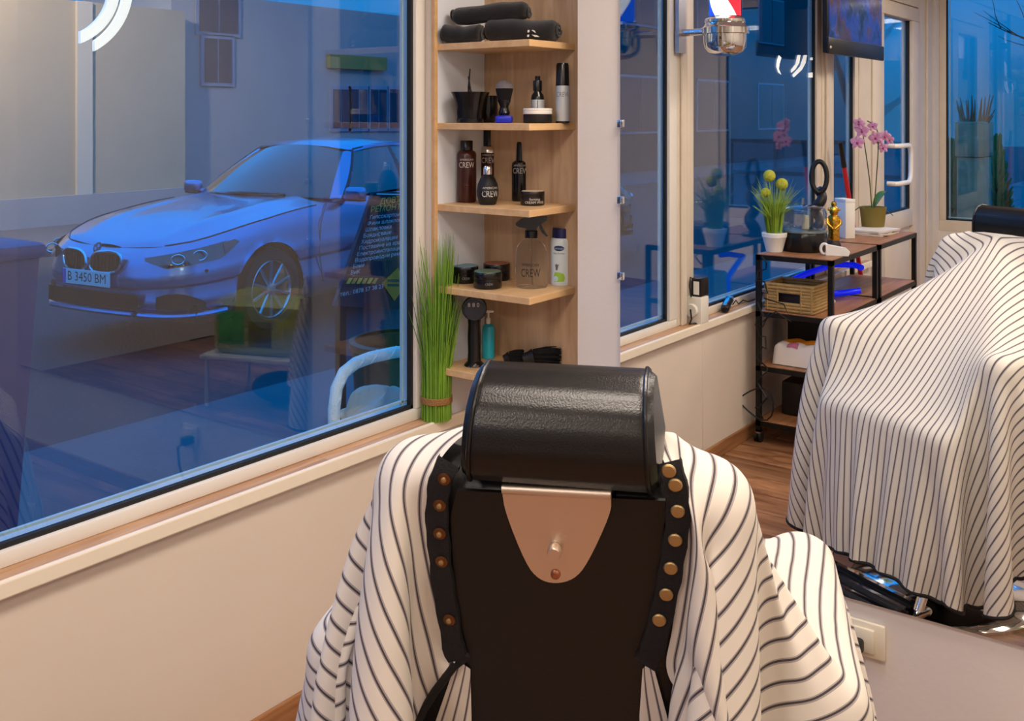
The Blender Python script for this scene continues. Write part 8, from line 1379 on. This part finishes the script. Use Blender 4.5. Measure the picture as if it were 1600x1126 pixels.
# ---- things just outside the pane
# dark notice board with a leaning left edge
NAVY = M('board_navy', (14, 26, 46), .5); SX = -1.25
bt = thing('notice_board', 'dark blue notice board with a slanting list of white lines outside the window', 'sign', (SX, 0, 0))
P0 = lambda x, y: (lambda q: (q.y, q.z))(px_x(x, y, SX))
poly = [P0(584, 300), P0(668, 300), P0(668, 485), P0(523, 478)]
obj('panel', B().prism([(a, c_) for a, c_ in poly], (0, 0, 0), (0, 1, 0), (0, 0, 1), .02) if False else B().prism(poly[::-1], (0, 0, 0), (0, 1, 0), (0, 0, 1), -.02), NAVY, bt, False)
obj('foot', B().span((-.05, poly[3][0] + .05, GZ), (-.02, poly[3][0] + .09, poly[3][1] + .05)).span((-.05, poly[2][0] - .09, GZ), (-.02, poly[2][0] - .05, poly[2][1] + .05)), IRON, bt, False)
def board_text(s, px, py, h, mat, name, sh=.18):
    q = px_x(px, py, SX); b = B(); hh = size(h, q) * 1.0; text_flat(b, s, hh, (.004, q.y, q.z), (0, 1, 0), (0, 0, 1), align='LEFT', shear=sh, wide=1.25); obj(name, b, mat, bt, False)
BY = M('board_yellow', (255, 180, 60), .6); BW = M('board_white', (200, 206, 210), .6)
obj('rule', B().tube([(.004, *P0(588, 303)), (.004, *P0(668, 305))], .003, 4), BW, bt)
board_text('ДОВЪРШИТЕЛНИ', 592, 315, 9.5, BY, 'heading'); board_text('РЕМОНТНИ ДЕЙНОСТИ', 577, 328, 9.5, BY, 'heading')
for k, s in enumerate(('Гипсокартон', 'Фини шпакловки', 'Шпакловка', 'Боядисване', 'Хидроизолация', 'Поставяне на врати', 'Електроинсталации', 'Водопроводни ремонти', 'Бани', 'ВиК')):
    board_text(s, 576 - 3.3 * k, 340 + 9.6 * k, 6.4, BW, 'text_line')
for k in range(6):
    q = [P0(540 + 8 * k, 443), P0(545 + 8 * k, 443), P0(550 + 8 * k, 434), P0(545 + 8 * k, 434)]; obj('stripe', B().prism(q, (.002, 0, 0), (0, 1, 0), (0, 0, 1), .003), BY if k % 2 == 0 else M('board_orange', (235, 150, 60), .6), bt, False)
q = [P0(596, 442), P0(615, 470), P0(631, 447), P0(621, 418)]; dmd = obj('diamond', B().prism(q, (.002, 0, 0), (0, 1, 0), (0, 0, 1), .004), M('board_amber', (255, 128, 30), .6), bt, False)
for k, yy_ in enumerate((440, 447)): obj('bar', B().prism([P0(604, yy_), P0(622, yy_), P0(622, yy_ - 4), P0(604, yy_ - 4)], (.0062, 0, 0), (0, 1, 0), (0, 0, 1), .001), M('board_ink', (60, 64, 50), .6), bt, False)
board_text('тел.: 0878 57 38 23', 530, 460, 7, BW, 'text_line', .0)
# green planter and stick under the board
p = px_x(622, 560, -.75); t = thing('green_bin', 'dark green round bin standing outside behind the pane', 'bin', (-.78, p.y + .05, GZ)); obj('bin_body', B().lathe([(.16, 0), (.20, .75), (.20, .78), (.18, .78), (.15, .1)], n=32), M('bin_green', (18, 66, 52), .5), t); obj('rim', B().lathe([(.20, .76), (.215, .77), (.215, .79), (.19, .795)], n=32, cap=False), M('bin_green'), t)
t = thing('pale_stick', 'thin pale stick leaning in the dark green bin', 'stick', (-.78, p.y + .05, GZ + .1)); obj('stick', B().tube([(0, -.02, 0), (.10, .16, 1.0)], .011, 8), M('pale_wood', (170, 176, 140), .6), t)
# white rope-wrapped garden chair arm
ROPE = M('white_rope', (244, 246, 232), .7, bump=(150, .5)); t = thing('rope_chair', 'white rope-wrapped garden chair with an arched arm just outside the pane', 'chair', (-.45, 0, GZ))
pr = [px_x(x, y, -.40) for x, y in ((522, 690), (522, 640), (526, 606), (537, 582), (556, 567), (580, 558), (612, 551), (660, 545))]
for dx in (0.,):
    pp = [Vector((q.x + .45 + dx, q.y, q.z - GZ)) for q in pr]; pp = [Vector((pp[0].x, pp[0].y + .01, 0)), Vector((pp[0].x, pp[0].y + .006, .4))] + pp + [Vector((pp[-1].x, pp[-1].y + .10, pp[-1].z - .05)), Vector((pp[-1].x, pp[-1].y + .16, .3)), Vector((pp[-1].x, pp[-1].y + .18, 0))]
    ar = obj('arched_arm', B().tube(pp, .021, 12), ROPE, t)
    tw = []
    for i in range(3, len(pp) - 3):
        for f_ in range(8):
            c0 = pp[i].lerp(pp[i + 1], f_ / 8); a = (i * 8 + f_) * .9; tw.append(c0 + Vector((math.cos(a) * .020, math.sin(a) * .012, math.sin(a) * .016)))
    obj('rope_winding', B().tube(tw, .006, 6), ROPE, ar)
obj('seat', B().box((-.22, pr[0].y + .28, .42), (.5, .5, .05), r=.02), ROPE, t)
cu = B()
def rag(u, w): return (.06 + .10 * (u - .5) + .02 * math.sin(w * 9 + u * 5), pr[0].y + .03 + .30 * w, .70 + .07 * math.sin(PI * u) * math.sin(PI * w) ** .5 + .018 * math.sin(13 * u + 6 * w))
t = thing('white_cloth', 'crumpled whitish cloth under the rope chair arm outside', 'cloth', (-.45, 0, GZ)); obj('cloth_body', B().grid(rag, 16, 20).grid(lambda u, w: (rag(1 - u, w)[0], rag(1 - u, w)[1], .45), 3, 3), M('cloth_white', (190, 196, 186), .8, bump=(60, .4)), t, angle=80)
# dark reflection at the left of the pane, put in as a blue bin
p = px_x(66, 380, -1.3); t = thing('reflection_bin', 'dark blue bin standing in for a reflection at the left edge of the window', 'bin', (-1.3, p.y - .50, GZ)); hh = p.z - GZ; NB = M('bin_blue', (18, 46, 110), .45)
obj('bin_body', B().add([(-.25, -.25, .05), (.25, -.25, .05), (.25, .25, .05), (-.25, .25, .05), (-.31, -.32, hh), (.31, -.32, hh), (.31, .32, hh), (-.31, .32, hh)], [(3, 2, 1, 0), (4, 5, 6, 7), (0, 1, 5, 4), (1, 2, 6, 5), (2, 3, 7, 6), (3, 0, 4, 7)]), NB, t, False)
obj('lid', B().box((0, 0, hh + .02), (.66, .68, .05), r=.02), NB, t)
for s in (-1, 1): obj('wheel', B().tube([(-.2, s * .22, .09), (-.2, s * .28, .09)], .09, 20), TYRE, t)
t = thing('reflection_sack', 'dark sack with a pale label standing in for a reflection above the blue bin', 'sack', (-1.3, p.y - .46, GZ + hh + .046)); obj('sack_body', B().ball((0, 0, .13), .22, 20, 14, sx=.9, sy=1.1, sz=.58), M('sack_navy', (12, 20, 44), .5, bump=(12, .5)), t); obj('label', B().span((.185, -.05, .08), (.203, .09, .20), r=.004), M('sack_label', (170, 166, 156), .6), t)  # dark pane reflection put in as a solid sack
# planters, bare tree and railings beyond the back window
t = thing('stone_column', 'weathered square stone pillar with dry plants on top, outside the rear window', 'pillar', (.62, -8.6, GZ)); 
pA, pB = m_y(1500, 345, -8.6), m_y(1545, 190, -8.6); cxp = (pA.x + pB.x) / 2; wp = abs(pB.x - pA.x); t.location = (cxp, -8.6, GZ); tp = pB.z - GZ; STN = M('weathered_stone', (168, 160, 120), .85, var=(6, .4), bump=(10, .4))
obj('shaft', B().span((-wp * .46, -.2, 0), (wp * .46, .2, tp - .35), r=.02), STN, t); obj('planter', B().span((-wp * .5, -.22, tp - .35), (wp * .5, .22, tp), r=.015), STN, t); random.seed(3); b = B()
for k in range(40): a = random.random() * 6.28; b.tube([(math.cos(a) * .10, math.sin(a) * .10, tp - .05), (math.cos(a) * (.08 + .12 * random.random()), math.sin(a) * .15, tp + .05 + .22 * random.random() ** 2)], [.018, .004], 5)
obj('dry_stems', b, M('dry_stem', (150, 96, 66), .8), t, kind='stuff')
for (px, h_, lab) in ((1487, 230, 'slim green cypress outside left of the stone pillar'), (1556, 225, 'broader green cypress outside right of the stone pillar')):
    q = m_y(px, 345, -9.2); top_ = m_y(px, h_, -9.2).z - GZ; t = thing('cypress', lab, 'tree', (q.x, -9.2, GZ)); b = B(); random.seed(px)
    for k in range(420):
        z = random.random() ** .8 * top_; a = random.random() * 2 * PI; rr = (.05 + .19 * (1 - (z / top_) ** 2)) * (.6 + .4 * random.random()); b.tube([(math.cos(a) * rr * .5, math.sin(a) * rr * .5, z), (math.cos(a) * rr, math.sin(a) * rr, z + .12)], [.03, .006], 4)
    obj('foliage', b, M('cypress_green', (60, 130, 62), .8, var=(4, .4)), t, kind='stuff'); obj('trunk', B().tube([(0, 0, 0), (0, 0, top_ * .8)], [.06, .02], 8), M('bark', (52, 44, 40), .9), t)
t = thing('bare_tree', 'leafless tree with dark branches outside the rear window', 'tree', (1.9, -10.5, GZ)); BK = M('bark'); random.seed(21)
def branch(o_, d, L, r, lev, acc):
    pts = [o_]; dd = Vector(d)
    for k in range(5): dd = (dd + Vector((random.uniform(-.22, .22), random.uniform(-.12, .12), random.uniform(-.05, .12)))).normalized(); pts.append(pts[-1] + dd * L / 5)
    acc.tube(pts, [r * (1 - .13 * k) for k in range(6)], 6)
    if lev:
        for k in range(3): i = 2 + k; branch(pts[i], (dd + Vector((random.uniform(-1, 1), random.uniform(-.5, .5), random.uniform(-.3, .6)))).normalized(), L * .68, r * .5, lev - 1, acc)
tr = B().tube([(0, 0, 0), (.05, 0, 1.6)], [.12, .09], 10); obj('trunk', tr, BK, t)
for k, d in enumerate(((-.8, 0, .6), (-.5, .1, 1), (.3, 0, 1), (-.9, .1, .25))):
    b = B(); branch(Vector((.05, 0, 1.5 + .05 * k)), d, 1.7, .05, 3, b); obj('branch', b, BK, t)
t = thing('railing', 'dark iron railing outside beyond the rear window', 'railing', (0.0, -9.9, GZ))
for z in (.95, 1.35): obj('rail', B().span((.9, -.02, z), (4.0, .02, z + .05)), IRON, t, False)
for k in range(6): obj('post', B().span((.95 + .6 * k, -.02, 0), (.99 + .6 * k, .02, 1.4)), IRON, t, False)

# ------------------------------------------------------------------ lettering on the panes
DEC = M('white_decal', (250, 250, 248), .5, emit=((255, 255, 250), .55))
def arc_decal(cx_, cy_, r0, r1, xclip, a_top, pt_fn):
    v = []; f = []; n = 26
    a1 = math.acos(min(1, (xclip - cx_) / r0)); a1b = math.acos(min(1, (xclip - cx_) / r1))
    for k in range(n + 1):
        u = k / n; ai = -a_top + (a1 + a_top) * u; ao = -a_top + (a1b + a_top) * u
        v.append(pt_fn(cx_ + r0 * math.cos(ai), cy_ + r0 * math.sin(ai))); v.append(pt_fn(cx_ + r1 * math.cos(ao), cy_ + r1 * math.sin(ao)))
    for k in range(n): f.append((2 * k, 2 * k + 1, 2 * k + 3, 2 * k + 2))
    return v, f
LX = -.55
t = thing('logo_sign', 'white double arc of a hanging logo sign outside at the top of the pane', 'sign', (LX, 0, 0))
dx_ = lambda x, y: (lambda q: (q.y, q.z))(px_x(x, y, LX))
for r0, r1, xc in ((76, 93, 126), (99, 113, 148)):
    v, f = arc_decal(95, -20, r0, r1, xc, .8, dx_); ol = v[0::2] + v[1::2][::-1]
    obj('arc', B().prism(ol[::-1], (0, 0, 0), (0, 1, 0), (0, 0, 1), -.012), DEC, t, False)
q0, q1 = dx_(150, -75), dx_(168, -75); obj('hanger', B().span((-.012, q0[0], q0[1] - .02), (0, q1[0] + .05, q1[1] + .9)), IRON, t, False)
mx_ = lambda x, y: m_x(x, y, -.0595)
for poly in ([(1217, 86), (1221, 90), (1218, 100), (1217, 108), (1221, 117), (1216, 113), (1213, 104), (1214, 94)], [(1246, 86), (1251, 86), (1249, 98), (1243, 108), (1236, 114), (1236, 109), (1243, 100)], [(1256, 86), (1261, 86), (1259, 98), (1253, 109), (1240, 121), (1238, 117), (1250, 104)], [(1263, 114), (1270, 113), (1270, 94), (1266, 94), (1266, 90), (1275, 89), (1275, 113), (1282, 114), (1282, 121), (1263, 121)], [(1275, 97), (1279, 91), (1285, 89), (1285, 95), (1280, 97), (1275, 103)]):
    obj('decal_letter', B().add([mx_(x, y) for x, y in poly], [tuple(range(len(poly)))]), DEC, w2, False)
FONTO.select_set(False); bpy.data.objects.remove(FONTO)
